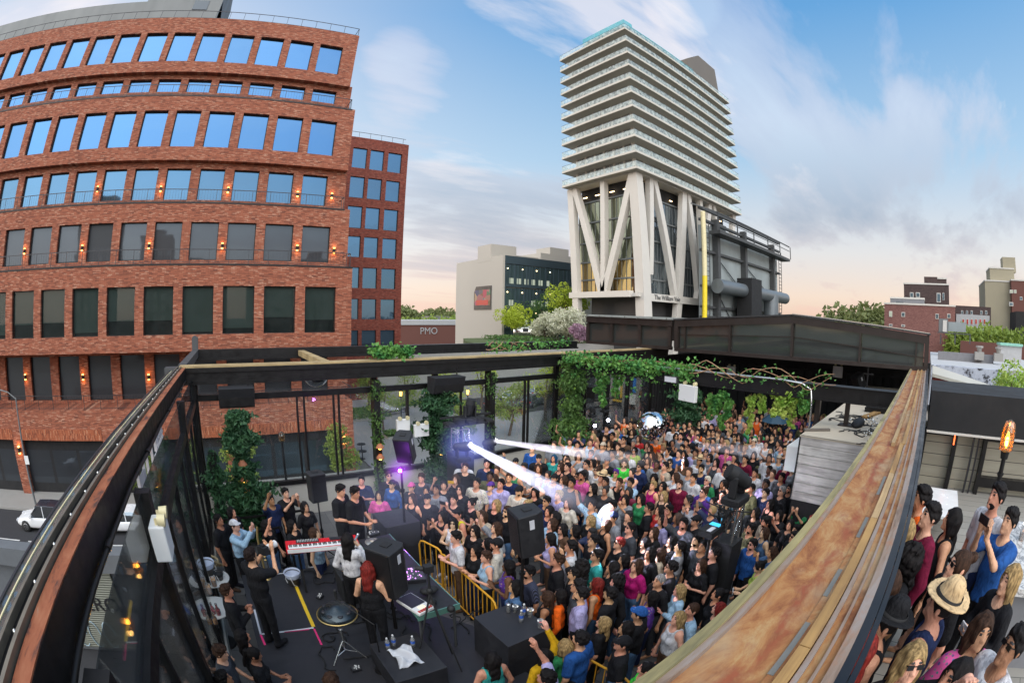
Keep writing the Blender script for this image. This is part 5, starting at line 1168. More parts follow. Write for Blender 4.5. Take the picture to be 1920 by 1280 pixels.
# terrace
b=MB(); b.box(-6,22,-14,-.1,TE-.2,TE); m,t,p=newmat('pale_deck_boards'); setp(p,(.38,.36,.32),.7); br=t.nodes.new('ShaderNodeTexBrick'); br.inputs['Scale'].default_value=1; br.inputs['Brick Width'].default_value=2.4; br.inputs['Row Height'].default_value=.3; br.inputs['Mortar Size'].default_value=.005; br.inputs['Color1'].default_value=(.30,.285,.25,1); br.inputs['Color2'].default_value=(.37,.35,.31,1); br.inputs['Mortar'].default_value=(.04,.04,.04,1); t.links.new(swz(t,geo(t),'yx'),br.inputs['Vector']); t.links.new(tmix(t,tn(t,geo(t),1.5,5),br.outputs['Color'],tmix(t,1.,br.outputs['Color'],(.75,.75,.75),'MULTIPLY')),p.inputs['Base Color']); M['deck']=m
tag(b.build('terrace_floor','deck'),kind='structure')
m,t,p=newmat('horizontal_siding'); setp(p,(.38,.36,.30),.45); s_=t.nodes.new('ShaderNodeSeparateXYZ'); t.links.new(geo(t),s_.inputs[0]); q=t.nodes.new('ShaderNodeMath'); q.operation='FRACT'; q1=t.nodes.new('ShaderNodeMath'); q1.operation='MULTIPLY'; q1.inputs[1].default_value=4.1; t.links.new(s_.outputs[2],q1.inputs[0]); t.links.new(q1.outputs[0],q.inputs[0]); n=tn(t,tmap(t,geo(t),(1,.4,3)),1.5,5); t.links.new(tmix(t,tramp(t,q.outputs[0],[(0,(1,1,1)),(.05,(1,1,1)),(.07,(0,0,0))]),tramp(t,n,[(.3,(.30,.275,.21)),(.7,(.40,.37,.29))]),(.05,.045,.04)),p.inputs['Base Color']); M['siding']=m
tw_=thing('terrace_pavilion','cream boarded pavilion with black framed glass doors under a black fascia','pavilion',(10.2,-4,TE))
b=MB(); b.box(10.3,10.5,-9,-.12,TE,-1.8); lf(b.build('boarded_wall','siding'),tw_)
b=MB(); b.box(9.8,12,-9,-.18,-1.85,-1.10); lf(b.build('fascia','blackmat'),tw_); b=MB(); b.box(9.75,9.8,-9,-.18,-1.90,-1.86); lf(b.build('white_trim','white'),tw_)
b=MB()
for y in (-.15,-.95,-1.75,-4.2): b.box(10.05,10.29,y-.05,y+.05,TE,-1.9)
b.box(10.1,10.29,-.95,-.15,-2.0,-1.88); b.box(10.1,10.29,-4.2,-1.75,-2.02,-1.88); b.box(10.1,10.29,-4.2,-1.75,-2.95,-2.75); lf(b.build('door_frame','black'),tw_)
b=MB(); b.box(10.06,10.12,-1.45,-1.40,TE,-1.9); b.box(10.06,10.12,-1.58,-1.54,TE,-1.9); lf(b.build('white_strip','rail'),tw_)
b=MB(); b.box(10.03,10.06,-.93,-.90,-2.15,-1.93); lf(b.build('red_tube_light',emis('red_tube',(1,.12,.03),3)),tw_)
pA=atz(1745,905,TE+.5); b=MB(); bb=MB(); bb.box(7.3,8.7,-1.1,-.14,TE+.40,TE+.44); bb.box(7.9,8.1,-.7,-.5,TE,TE+.40); M['glarewhite']=plain('white_glare_top',(.86,.85,.82),.2); tag(bb.build('low_table','glarewhite'),'low white glossy table catching the light by the pavilion','table'); b.add([(7.6,-1.05,TE+.15),(7.6,-.12,TE+.15),(8.5,-.12,TE+.5),(8.5,-1.05,TE+.5),(7.65,-1.05,TE+.05),(7.65,-.12,TE+.05),(8.55,-.12,TE+.4),(8.55,-1.05,TE+.65)],[(3,2,1,0),(4,5,6,7),(0,1,5,4),(1,2,6,5),(2,3,7,6),(3,0,4,7)])  # white slab on a leg, added in place of glare on the floor

m,t,p=newmat('polished_sheet_metal'); setp(p,(.85,.84,.78),.25,.85); n=tn(t,geo(t),1.2,3); tbump(t,p,n,.3,.1); M['sheet']=m

# bar counter with marble top at the right edge
tb=thing('bar_counter','bar counter with white veined marble top at the right edge','counter',(6.3,-2.6,TE)); m,t,p=newmat('white_marble'); setp(p,(.6,.58,.55),.25); n=tn(t,geo(t),3,8,.7,1.5); t.links.new(tramp(t,n,[(.44,(.62,.60,.57)),(.5,(.20,.19,.19)),(.55,(.62,.6,.57))]),p.inputs['Base Color']); M['marble']=m
pc=atz(1905,1035,-2.15); b=MB(); b.box(pc.x-.9,pc.x+.9,pc.y-1.2,pc.y+.35,-2.2,-2.12); lf(b.build('marble_top','marble'),tb); b=MB(); b.box(pc.x-.75,pc.x+.75,pc.y-1.1,pc.y+.2,TE,-2.2); lf(b.build('base','fargrey'),tb)
def cup(x,y,z,liq,label,s=1.,u=None,grp='clear plastic cups'):
    p=u or atz(x,y,z); r=thing('plastic_cup',label,'cup',p,group=grp); b=MB(); b.lathe((0,0,0),[(.028*s,0),(.040*s,.11*s),(.043*s,.112*s),(.041*s,.108*s),(.027*s,.004)],14); b.build('cup','cupglass',r); b=MB(); b.cone((0,0,.004),(0,0,.062*s),.026*s,.033*s,12); b.build('drink',liq,r); return r
M['cupglass']=glassy('thin_clear_plastic',(.93,.95,.96),.16,(.7,.7,.7),.18)
def liq(n,c): m_,t_,p_=newmat(n); setp(p_,c,.1); return m_
M['liqo']=liq('orange_drink',(.80,.28,.02)); M['liqr']=liq('red_drink',(.55,.01,.03)); M['liqy']=liq('pale_yellow_drink',(.62,.52,.22)); M['liqc']=liq('cloudy_drink',(.5,.5,.45)); M['liqa']=liq('amber_drink',(.62,.25,.02))
cup(1915,1010,-2.11,'liqo','cup of orange drink with a lemon on the marble counter',1.6)
# caged lamp on a post
pl=atu(1885,845,8.2); lp=thing('caged_post_lamp','glowing amber caged glass lamp on a black post at the right','lamp',(pl.x,pl.y,TE))
b=MB(); b.cone((0,0,0),(0,0,pl.z-TE-.02),.055,.05,12); b.cone((0,0,pl.z-TE-.12),(0,0,pl.z-TE+.0),.085,.10,14); b.cone((0,0,pl.z-TE-.4),(0,0,pl.z-TE-.36),.075,.075,12); b.build('post','black',lp)
z0=pl.z-TE; M['jar']=glassy('amber_lamp_jar',(1,.72,.36),.12,(.9,.5,.15),.10); b=MB(); b.lathe((0,0,z0),[(.10,0),(.145,.03),(.145,.30),(.13,.40),(.09,.47),(.02,.49)],20); b.build('glass_jar','jar',lp)
M['flame']=emis('hot_filament',(1,.50,.10),22); b=MB(); b.ball((0,0,z0+.15),.045,8,0,(1,1,1.9)); b.build('filament','flame',lp)
b=MB()
for k in range(8): a=k*math.pi/4; b.tube([(.152*math.cos(a),.152*math.sin(a),z0+.01),(.152*math.cos(a),.152*math.sin(a),z0+.31),(.12*math.cos(a),.12*math.sin(a),z0+.43),(.02*math.cos(a),.02*math.sin(a),z0+.50)],.005,4)
for zz in (.08,.2,.31): b.lathe((0,0,z0+zz),[(.150,0),(.157,0),(.157,.008),(.150,.008)],20)
b.build('wire_cage','steel',lp)
ld=bpy.data.lights.new('lamp_light','POINT'); lo=bpy.data.objects.new('lamp_light',ld); C.objects.link(lo); ld.energy=4; ld.color=(1,.55,.16); ld.shadow_soft_size=.05; lo.parent=lp; lo.location=(0,0,z0+.2)
# ============================================================ stage and everything on it
M['stagef']=plain('scuffed_black_stage',(.018,.018,.022),.6,0,.5,5); M['rubber']=plain('black_rubber',(.012,.012,.013),.7)
st=thing('stage_platform','low black stage platform with taped floor beside the performers','stage',(1,6,FL))
b=MB(); poly=[(-.32,3.0),(3.05,3.0),(3.05,5.1),(2.45,6.1),(2.45,8.0),(.6,8.0),(-.32,8.05)]
b.prism(poly,FL,ST,'z'); lf(b.build('deck','stagef'),st)
def tape(name,label,mat,pts,w=.035):
    b=MB()
    P_=[atz(x,y,ST+.004) for x,y in pts]
    for a,c in zip(P_[:-1],P_[1:]): b.bar(a,c,w,.004)
    return lf(b.build(name,mat),st)
M['tw']=plain('white_tape',(.55,.55,.58),.5); M['ty']=plain('yellow_tape',(.75,.48,.02),.5); M['tp']=plain('pink_tape',(.75,.03,.18),.5)
tape('white_tape','','tw',[(477,1142),(489,1188),(588,1176)]); tape('yellow_tape','','ty',[(552,1090),(588,1174)],.06); tape('pink_tape','','tp',[(489,1189),(497,1208)]); tape('pink_tape','','tp',[(589,1178),(603,1208)],.03); tape('pink_tape','','tp',[(533,1184),(580,1179)],.02); tape('white_tape','','tw',[(515,1076),(560,1070)],.03)
# ---- loudspeakers
M['spk']=plain('black_speaker_box',(.016,.016,.018),.6,0,.3,8); M['grille']=plain('black_speaker_grille',(.022,.022,.024),.45,.5,.3,60)
def speaker(label,top,h,w_,d,yaw,pitch,grp=None,sticker=True,name='loudspeaker'):
    r=thing(name,label,'speaker',top,group=grp,rot=(0,pitch,yaw))
    b=MB(); n=.14*w_; b.prism([(-d/2,-w_/2+n),(-d/2,w_/2-n),(-d/4,w_/2),(d/2,w_/2),(d/2,-w_/2),(-d/4,-w_/2)],-h,0,'z'); o=b.build('cabinet','spk',r); mod(o,.015)
    b=MB(); b.box(d/2+.002,d/2+.014,-w_/2+.02,w_/2-.02,-h+.02,-.02); b.build('grille','grille',r)
    b=MB(); b.box(-d*.2,d*.12,-.06,.06,.001,.012); b.build('handle','rubber',r)
    if sticker: b=MB(); b.box(-.03,.04,w_/2+.001,w_/2+.004,-.22,-.08); b.build('label_plate','tw',r)
    return r
def mod(o,wd,seg=2):
    m_=o.modifiers.new('bevel','BEVEL'); m_.width=wd; m_.segments=seg; m_.limit_method='ANGLE'; return o
def pole(label,x,y,z0,z1,r0=.02,name='speaker_pole',tri=False,grp=None):
    r=thing(name,label,'stand',(x,y,z0),group=grp); b=MB(); b.cone((0,0,0),(0,0,z1-z0),r0*1.3,r0,10); b.cone((0,0,(z1-z0)*.55),(0,0,(z1-z0)*.6),r0*2.1,r0*2.1,10); b.build('pole','black',r)
    if tri:
        for k in range(3):
            a=k*2.094+.4; b=MB(); b.cone((0,0,.55),(.5*math.cos(a),.5*math.sin(a),0),.014,.014,8); b.bar((0,0,.25),(.28*math.cos(a),.28*math.sin(a),.24),.012,.012); b.build('leg','black',r)
    return r
s1p=atz(985,955,-2.55); speaker('large black loudspeaker on a pole in the crowd above the black table with bottles',s1p,.66,.40,.38,2.9,.12)
pole('black pole with a phone clip carrying the loudspeaker above the black table',s1p.x-.02,s1p.y,-4.1,-3.2,.022)
s2p=atz(722,1022,-2.95); speaker('large black loudspeaker seen from behind between the performers and the mixing table',s2p,.75,.42,.40,3.7,.05); pole('black tripod pole under the loudspeaker beside the mixing table',s2p.x,s2p.y-.02,-4.4,-3.68,.022)
s3p=atz(590,885,-3.15); speaker('tall black loudspeaker on a thin pole behind the red keyboard',s3p,.62,.36,.34,-1.4,0); pole('thin black pole under the tall loudspeaker behind the red keyboard',s3p.x,s3p.y,FL,-3.77,.018,tri=True)
s4p=atz(755,815,-2.35); speaker('black loudspeaker tilted down on a pole with a purple lamp',s4p,.62,.36,.34,-2.3,.42); pl4=atz(748,905,-3.3); pole('black pole with a glowing purple lamp under the tilted loudspeaker',s4p.x-.12,s4p.y-.15,-4.2,-2.95,.022)
M['purple']=emis('purple_led',(.55,.08,1),60); pq=Vector((s4p.x-.12,s4p.y-.15,-2.93)); pt=atz(750,882,-3.0)
lpu=thing('purple_lamp','small bright purple lamp on the pole below the tilted loudspeaker','lamp',pt); b=MB(); b.ball((0,0,0),.035,8); b.build('bulb','purple',lpu)
ld=bpy.data.lights.new('lamp_light','POINT'); lo=bpy.data.objects.new('lamp_light',ld); C.objects.link(lo); ld.energy=9; ld.color=(.45,.12,1); ld.shadow_soft_size=.06; lo.parent=lpu; lo.location=(0,-.08,0)
def hung(label,x,y,u0,v0,w_,h,d):
    r=thing('hanging_speaker',label,'speaker',(u0,v0,-1.68),group='black speakers hung under the far beam'); b=MB(); b.prism([(-d,-.02),(0,-.02),(0,-h),(-d*.7,-h)],-w_/2,w_/2,'x'); b.v=[(x_,y_,z_) for x_,y_,z_ in b.v]; mod(b.build('cabinet','spk',r),.012)
    b=MB(); b.box(-w_/2+.03,w_/2-.03,-d*.86,-d*.84,-h*.9,-h*.4); b.bar((w_/2-.15,-d/2,0),(w_/2-.15,-d/2,.22),.03,.03); b.build('bracket','black',r); return r
p=atv(443,745,11.75); hung('wide black speaker hung under the far beam at its left end',0,0,p.x,11.85,.95,.52,.55); p=atv(832,722,11.75); hung('wide black speaker hung under the far beam near its middle',0,0,p.x,11.85,.98,.50,.55)
p=atv(1100,702,11.75); hung('wide black speaker tucked among vines near the right end of the far beam',0,0,p.x,11.85,.9,.42,.5)
p=atz(1576,925,-2.2); speaker('black stage monitor lying against the rail in front of the timber booth',Vector((9.0,.95,-2.35)),.45,.55,.5,2.6,.35,sticker=False)
mp_=Vector((17.5,2.9,-1.85)); speaker('grey monitor on a stand standing on the far end of the booth top',mp_+Vector((0,0,.2)),.5,.5,.4,2.4,.5,sticker=True); b=MB(); b.bar((17.5,2.45,-2.3),(17.5,2.45,-1.3),.05,.05); b.bar((17.5,2.2,-1.6),(17.5,2.7,-1.6),.04,.04); b.box(17.2,17.8,2.2,2.6,-2.3,-2.26); tag(b.build('monitor_stand','rail'),'thin stand with cross bar at the far end of the booth top','stand')
# ---- risers, tables
def block(name,label,cat,pts,z0,z1,mat,parent=None):
    P_=[atz(x,y,z1) for x,y in pts]; b=MB(); b.prism([(p.x,p.y) for p in P_],z0,z1,'z'); o=b.build(name,mat); return tag(o,label,cat) if label else o
def ublock(name,label,cat,x0,x1,y0,y1,z0,z1,mat,bev=.01): b=MB(); b.box(x0,x1,y0,y1,z0,z1); o=tag(b.build(name,mat),label,cat); mod(o,bev); return o
ublock('speaker_riser','low black riser with water bottles and a white towel at the front of the stage','riser',1.28,2.02,4.05,4.95,ST,-4.42,'stagef')
ublock('black_table','black cloth covered table with drinks beside the yellow barrier','table',2.74,3.46,3.72,4.55,FL,-4.12,'stagef')
ublock('speaker_riser','black riser with a speaker pole behind the yellow barrier','riser',2.82,3.60,8.05,8.85,FL,-4.2,'stagef')
ublock('amp_case','black equipment case under the red keyboard','case',1.4,2.1,6.5,7.0,ST,-4.25,'rubber')
dj=thing('mixing_table','long glass edged table of mixing gear across the middle of the stage','table',(2.3,6,ST))
M['edgeglass']=plain('green_glass_edge',(.10,.22,.18),.2,0,.2,3)
b=MB(); b.box(1.98,2.60,4.72,7.25,-3.95,-3.925); lf(b.build('table_top','spk'),dj); b=MB(); b.box(1.96,2.62,4.70,4.72,-4.02,-3.92); b.box(1.96,1.98,4.72,7.27,-3.99,-3.93); b.box(2.60,2.62,4.72,7.27,-3.99,-3.93); lf(b.build('glass_edge','edgeglass'),dj)
for x,y in ((2.02,4.78),(2.56,4.78),(2.02,7.2),(2.56,7.2),(2.56,6)): b=MB(); b.cone((x,y,ST),(x,y,-3.95),.022,.022,10); lf(b.build('leg','steel'),dj)
M['gear']=plain('dark_gear',(.03,.03,.035),.4,.3,.4,20); M['led']=emis('purple_button_lights',(.65,.25,.9),2.2); M['ledr']=emis('pink_button_lights',(.9,.35,.5),1.6)
def gear(name,label,x,y,w_,d,yaw,h=.06,leds=None,n=12,extra=None,cat='music gear',z=-3.925):
    r=thing(name,label,cat,(x,y,z),rz=yaw); b=MB(); b.box(-w_/2,w_/2,-d/2,d/2,0,h); mod(b.build('case','gear',r),.006); b=MB(); b.box(-w_/2+.015,w_/2-.015,-d/2+.015,d/2-.015,h,h+.004)
    b.build('face_plate','steel',r)
    if leds:
        random.seed(n); b=MB()
        for i in range(n): xx,yy=random.uniform(-w_*.42,w_*.42),random.uniform(-d*.4,d*.4); b.box(xx-.012,xx+.012,yy-.008,yy+.008,h+.004,h+.010)
        b.build('button_lights',leds,r)
    b=MB(); random.seed(n+3)
    for i in range(10): xx,yy=random.uniform(-w_*.42,w_*.42),random.uniform(-d*.4,d*.4); b.cone((xx,yy,h),(xx,yy,h+.02),.009,.008,8)
    b.build('knobs','whitep' if i%2 else 'rubber',r); return r
def on(x,y,z=-3.9): return atz(x,y,z)
p=on(725,1020); gear('sampler','small sampler with pink lit pads beside the turntable',p.x,p.y,.28,.2,.5,.05,'ledr',14)
p=on(777,1078); gear('synthesizer','synthesizer glowing purple and pink behind the loudspeaker',p.x,p.y,.40,.30,1.3,.06,'led',22)
p=on(700,1000); gear('effects_box','small dark effects box at the far end of the mixing table',p.x,p.y,.22,.14,.2,.05,None,5)
tt=thing('turntable','silver platter turntable at the far end of the mixing table','turntable',tuple(on(699,1018))); b=MB(); b.box(-.2,.2,-.16,.16,-.04,.02); b.build('case','gear',tt); b=MB(); b.lathe((0,0,.02),[(0.001,.025),(.13,.025),(.14,.015),(.14,0)],24); b.build('platter',plain('pale_platter',(.40,.40,.38),.3,.6),tt); b=MB(); b.lathe((0,0,.047),[(.001,.002),(.04,.002),(.04,0)],16); b.build('disc_label','deckmat',tt)
# laptop-like pad controller (white framed)
p=on(778,1132); dc=thing('drum_machine','white framed drum machine with lit display on the near end of the mixing table','music gear',(p.x,p.y,-3.925),rz=1.85)
b=MB(); b.box(-.25,.25,-.14,.14,0,.05); mod(b.build('case','whitep',dc),.01); b=MB(); b.box(-.08,.235,-.125,.125,.05,.054); b.build('pad','gear',dc); b=MB(); b.box(-.17,-.11,-.05,.05,.05,.056); b.build('display',emis('warm_display',(.9,.75,.45),1.2),dc); b=MB()
for i in range(6): b.box(-.235+.0*i,-.19,-.12+i*.042,-.09+i*.042,.05,.06)
b.build('buttons','redp',dc)
p=on(805,1110); b=MB(); b.ball((p.x,p.y,-3.85),.1,12,0,(1.5,1,.6)); b.ball((p.x-.1,p.y-.28,-3.87),.07,10); b.ball((p.x+.05,p.y-.55,-3.87),.06,10); tag(b.build('headphones','rubber'),'black headphones and bag heaped on the table edge near the barrier','headphones')
# ---- red keyboard
p0,p1=atz(533,1022,-3.85),atz(672,1008,-3.85); kb=thing('red_keyboard','bright red stage keyboard on a black stand beside the singer','keyboard',((p0.x+p1.x)/2,(p0.y+p1.y)/2,-3.85),rz=math.atan2(p1.y-p0.y,p1.x-p0.x)-.02)
M['nred']=plain('glossy_red_case',(.62,.012,.02),.3,0,.1,3); L2=.66
b=MB(); b.box(-L2,L2,-.17,.17,-.10,0); mod(b.build('case','nred',kb),.015); b=MB(); b.box(-L2+.05,L2-.05,-.165,-.03,.0,.008); b.build('white_keys','whitep',kb)
b=MB(); n=48
for i in range(n):
    if i%7 in (0,1,3,4,5): x=-L2+.05+(2*L2-.1)*(i+1)/n; b.box(x-.008,x+.008,-.11,-.03,.008,.022)
b.build('black_keys','rubber',kb); b=MB(); b.box(-L2+.2,-L2+.62,.03,.14,.0,.012); b.box(L2-.5,L2-.15,.03,.14,0,.012); b.build('control_panel','gear',kb); b=MB()
for i in range(26): b.cone((-L2+.23+(i%13)*.03,.055+(i//13)*.05,.012),(-L2+.23+(i%13)*.03,.055+(i//13)*.05,.03),.007,.007,6)
b.build('knobs','whitep',kb); b=MB(); b.box(-L2+.02,L2-.02,-.178,-.17,-.08,-.01); b.build('front_strip','whitep',kb)
ks=thing('keyboard_stand','black folding stand under the red keyboard','stand',(kb.location.x,kb.location.y,ST)); 
for s in (-.45,.45): b=MB(); b.bar((s,-.15,0),(s,.15,.84),.04,.04); b.bar((s,.15,0),(s,-.15,.84),.04,.04); b.build('leg','black',ks)
ks.rotation_euler=kb.rotation_euler
# ---- handpan
hp=on(632,1150,-3.95); hpn=thing('handpan','domed dark steel handpan drum with brass rim on a chrome tripod','drum',tuple(hp)); M['panmetal']=plain('blued_steel',(.06,.075,.085),.32,.85,.3,5); M['brass']=plain('brass_ring',(.55,.40,.16),.35,.8)
R=.285; b=MB(); prof=[(.001,.145),(.05,.143),(.07,.125),(.16,.105),(.24,.055),(R,0),(.24,-.055),(.14,-.10),(.001,-.12)]; b.lathe((0,0,0),prof,40); hb=b.build('shell','panmetal',hpn)
b=MB()
for k in range(8): a=k*math.pi/4; b.ball((.185*math.cos(a),.185*math.sin(a),.082),.045,10,0,(1,1,.28))
b.build('note_dimple','gear',hpn); b=MB(); b.lathe((0,0,0),[(R-.004,.008),(R+.01,.004),(R+.01,-.006),(R-.004,-.008)],48); b.build('rim','brass',hpn)
hs=thing('handpan_stand','chrome tripod stand under the handpan','stand',(hp.x,hp.y,ST)); b=MB(); b.cone((0,0,.2),(0,0,.72),.018,.018,10); b.cone((0,0,.5),(0,0,.56),.03,.03,10); b.build('post','chrome',hs)
for k in range(3):
    a=k*2.094-.5; b=MB(); b.cone((0,0,.34),(.30*math.cos(a),.30*math.sin(a),.01),.011,.011,8); b.bar((0,0,.14),(.2*math.cos(a),.2*math.sin(a),.12),.014,.008); b.build('leg','chrome',hs)
# ---- microphone stands and tripods
def micstand(label,x,y,z,top,boom=None):
    r=thing('microphone_stand',label,'microphone stand',(x,y,z)); b=MB(); b.cone((0,0,0),(0,0,top),.012,.009,8); b.build('pole','black',r); b=MB(); b.cone((0,0,0),(0,0,.03),.12,.11,16); b.build('base','black',r)
    e=boom or (0,0,top+.15); b=MB(); b.cone((0,0,top),e,.008,.007,8); b.build('boom','black',r); b=MB(); b.cone(e,Vector(e)+Vector((0,0,.12)),.016,.022,10); b.ball(Vector(e)+Vector((0,0,.14)),.028,8); b.build('microphone','rubber',r); return r
p=atz(718,1255,ST); micstand('black microphone stand leaning from the stage over the handpan',p.x,p.y,ST,.9,(-.35,.42,1.15))
p=atz(892,1040,-4.6); micstand('slim microphone on a tall stand rising out of the front crowd',p.x,p.y,FL,1.35,(0,0,1.72))
tp=thing('camera_tripod','black camera tripod standing in front of the mixing table','tripod',(2.95,4.6,ST)); top=atz(806,1112,-3.55)
for (x,y) in ((866,1258),(780,1255),(848,1225)):
    f=atz(x,y,ST); b=MB(); b.cone(top-Vector((2.95,4.6,ST)),f-Vector((2.95,4.6,ST)),.016,.011,8); b.build('leg','rubber',tp)
b=MB(); b.cone(top-Vector((2.95,4.6,ST)),top-Vector((2.95,4.6,ST))+Vector((0,0,.35)),.02,.018,8); b.ball(top-Vector((2.95,4.6,ST))+Vector((0,0,.05)),.05,8); b.build('head','rubber',tp); b=MB(); q=top-Vector((2.95,4.6,ST))+Vector((0,0,.4)); b.box(q.x-.06,q.x+.06,q.y-.05,q.y+.05,q.z-.04,q.z+.06); b.cone(q+Vector((-.05,.03,0)),q+Vector((-.13,.1,0)),.035,.04,10); b.build('camera','rubber',tp)
# held camera of the one shooting (white lens), held microphone, held video rig
def hold(name,label,cat,build,root,loc):
    r=thing(name,label,cat,(0,0,0)); build(r); r['hold']=1; HELD.append((r,root,loc)); return r
HELD=[]
# ---- bottles, cups, towel
def bottle(label,x,y,z,tilt=0,grp='plastic water bottles'):
    r=thing('water_bottle',label,'bottle',tuple(atz(x,y,z)),group=grp); b=MB(); b.lathe((0,0,0),[(.001,0),(.032,.002),(.033,.08),(.030,.09),(.033,.1),(.033,.14),(.02,.18),(.013,.19),(.013,.2)],14); b.build('bottle','cupglass',r); b=MB(); b.lathe((0,0,.085),[(.0335,0),(.0335,.05)],14); b.build('label_band',M['bluelab'],r); b=MB(); b.cone((0,0,.2),(0,0,.218),.014,.014,10); b.build('cap','whitep',r); return r
M['bluelab']=plain('blue_bottle_band',(.04,.12,.50),.4)
bottle('water bottle at the left of the pair on the front riser',728,1216,-4.42); bottle('water bottle nearest the pole of the pair on the front riser',739,1210,-4.42); bottle('single water bottle right of the pole on the front riser',775,1212,-4.42)
bottle('water bottle in front on the black table beside the barrier',977,1165,-4.12); bottle('water bottle just behind another on the black table',982,1153,-4.12)
r=thing('drink_can','silver drink can standing on the black table','can',tuple(atz(953,1147,-4.12))); b=MB(); b.lathe((0,0,0),[(.001,0),(.028,.003),(.033,.015),(.033,.15),(.027,.165),(.001,.163)],14); b.build('can','chrome',r)
cup(966,1147,-4.12,'liqc','clear cup of cloudy drink behind the bottles on the black table',1.1); cup(994,1155,-4.12,'liqy','clear cup with a little yellow drink on the black table',1.2); cup(1013,1175,-4.12,'liqr','clear cup of red drink at the corner of the black table',1.15)
b=MB(); c=atz(760,1232,-4.42); n=22; random.seed(5); vs_=[];fs_=[]
for i in range(n):
    for j in range(n):
        x=(i/(n-1)-.5)*.34; y=(j/(n-1)-.5)*.42; h=.05+.045*math.sin(x*31+2*math.sin(y*16))+.035*math.sin(y*26+x*20); h*=max(.1,1-((x/.18)**4+(y/.22)**4)*.5); vs_.append((c.x+x*(1-.2*math.cos(y*9)),c.y+y,c.z+.01+max(0,h)))
for i in range(n-1):
    for j in range(n-1): fs_.append((i*n+j,(i+1)*n+j,(i+1)*n+j+1,i*n+j+1))
b.add(vs_,fs_,0,True); M['towel']=plain('white_towelling',(.56,.57,.60),.95,0,.06,40,bump=.4); o=b.build('towel','towel'); tag(o,'crumpled white towel on the front riser','towel'); sm=o.modifiers.new('solid','SOLIDIFY'); sm.thickness=.012
# ---- yellow crowd barriers
M['yel']=plain('yellow_barrier_paint',(.72,.36,.02),.45,0,.15,6)
def barrier(label,a,c,h=1.05,n=14):
    a,c=Vector(a),Vector(c); r=thing('crowd_barrier',label,'barrier',tuple(a),group='yellow steel crowd barriers'); d=c-a; L_=d.length; d.normalize()
    def W(t,z): return tuple(d*t+Vector((0,0,z)))
    b=MB(); b.tube([W(0,.0),W(0,h-.12),W(.05,h-.03),W(.14,h),W(L_-.14,h),W(L_-.05,h-.03),W(L_,h-.12),W(L_,0)],.019,8); b.build('frame','yel',r); b=MB(); b.tube([W(0,.18),W(L_,.18)],.015,8); b.build('lower_bar','yel',r)
    for i in range(1,n): b=MB(); t_=L_*i/n; b.tube([W(t_,.18),W(t_,h)],.009,6); b.build('upright','yel',r)
    b=MB(); pr=d.cross(Vector((0,0,1)))*.25; 
    for t_ in (.2,L_-.2): b.bar(d*t_-pr,d*t_+pr+Vector((0,0,.02)),.04,.02)
    b.build('foot','yel',r); return r
barrier('long straight yellow barrier before the front row',(3.55,7.05,FL),(3.47,5.05,FL)); barrier('short yellow barrier overlapping behind the black table',(3.72,5.5,FL),(3.70,4.4,FL),1.05,8); barrier('yellow barrier end seen at the far corner of the crowd line',(3.42,7.75,FL),(3.60,7.1,FL),1.05,4); barrier('yellow barrier end peeking out below the black table',(3.62,3.6,FL),(3.72,2.4,FL),1.02,8)
# ---- side tables with buckets and bottles, hoses
def rtable(label,x,y,z,r_,zt):
    r=thing('round_table',label,'table',(x,y,z),group='small round drinks tables'); b=MB(); b.lathe((0,0,zt-z),[(.001,0),(r_-.01,0),(r_,.012),(r_-.01,.025),(.001,.025)],32); b.build('table_top','white' if 'white' in label else 'spk',r); b=MB(); b.cone((0,0,0),(0,0,zt-z),.03,.03,10); b.cone((0,0,0),(0,0,.03),.22,.2,20); b.build('leg','black',r)
M['bucket']=plain('pale_blue_ice_bucket',(.45,.50,.62),.4); M['wire']=plain('dark_wire_basket',(.10,.09,.08),.5,.5)
ZT=-4.7
for (x,y,l,rr) in ((400,1085,'round white table with ice buckets beside the stage',.34),(333,1095,'round white table half reflected behind the glass bars',.3)): p=atz(x,y,ZT); rtable(l,p.x,p.y,FL,rr,ZT)
p=atz(400,1140,ZT); rtable('round black table with water bottles and glasses below the white one',p.x,p.y,FL,.36,ZT)
def bucket(label,x,y,z,s=1.,liner='bucket'):
    r=thing('ice_bucket',label,'bucket',tuple(atz(x,y,z)),group='lined ice buckets'); b=MB(); b.lathe((0,0,0),[(.001,.005),(.085*s,.005),(.115*s,.2*s)],20); b.build('basket','wire',r); b=MB(); b.lathe((0,0,0),[(.10*s,.12*s),(.135*s,.215*s),(.128*s,.225*s),(.115*s,.19*s),(.08*s,.10*s),(.001,.09*s)],20); b.build('liner',liner,r); b=MB()
    for k in range(3): a=k*2.09; b.tube([(.12*s*math.cos(a),.12*s*math.sin(a),.2*s),(.14*s*math.cos(a+.4),.14*s*math.sin(a+.4),.06*s),(.10*s*math.cos(a+.8),.10*s*math.sin(a+.8),.02)],.008,5)
    b.build('handle','whitep',r)
bucket('lined bucket at the left behind the glass bars',330,1078,ZT); bucket('lined bucket second from the left behind the bars',340,1100,ZT,1.1); bucket('lined bucket nearest the amber jugs',375,1097,ZT,1.15); bucket('widest lined bucket at the back of the white table',392,1077,ZT,1.35); bucket('empty dark bucket at the back right of the white table',413,1087,ZT,.8,'rubber'); bucket('lined bucket standing on the stage under the keyboard',552,1094,ST,1.25)
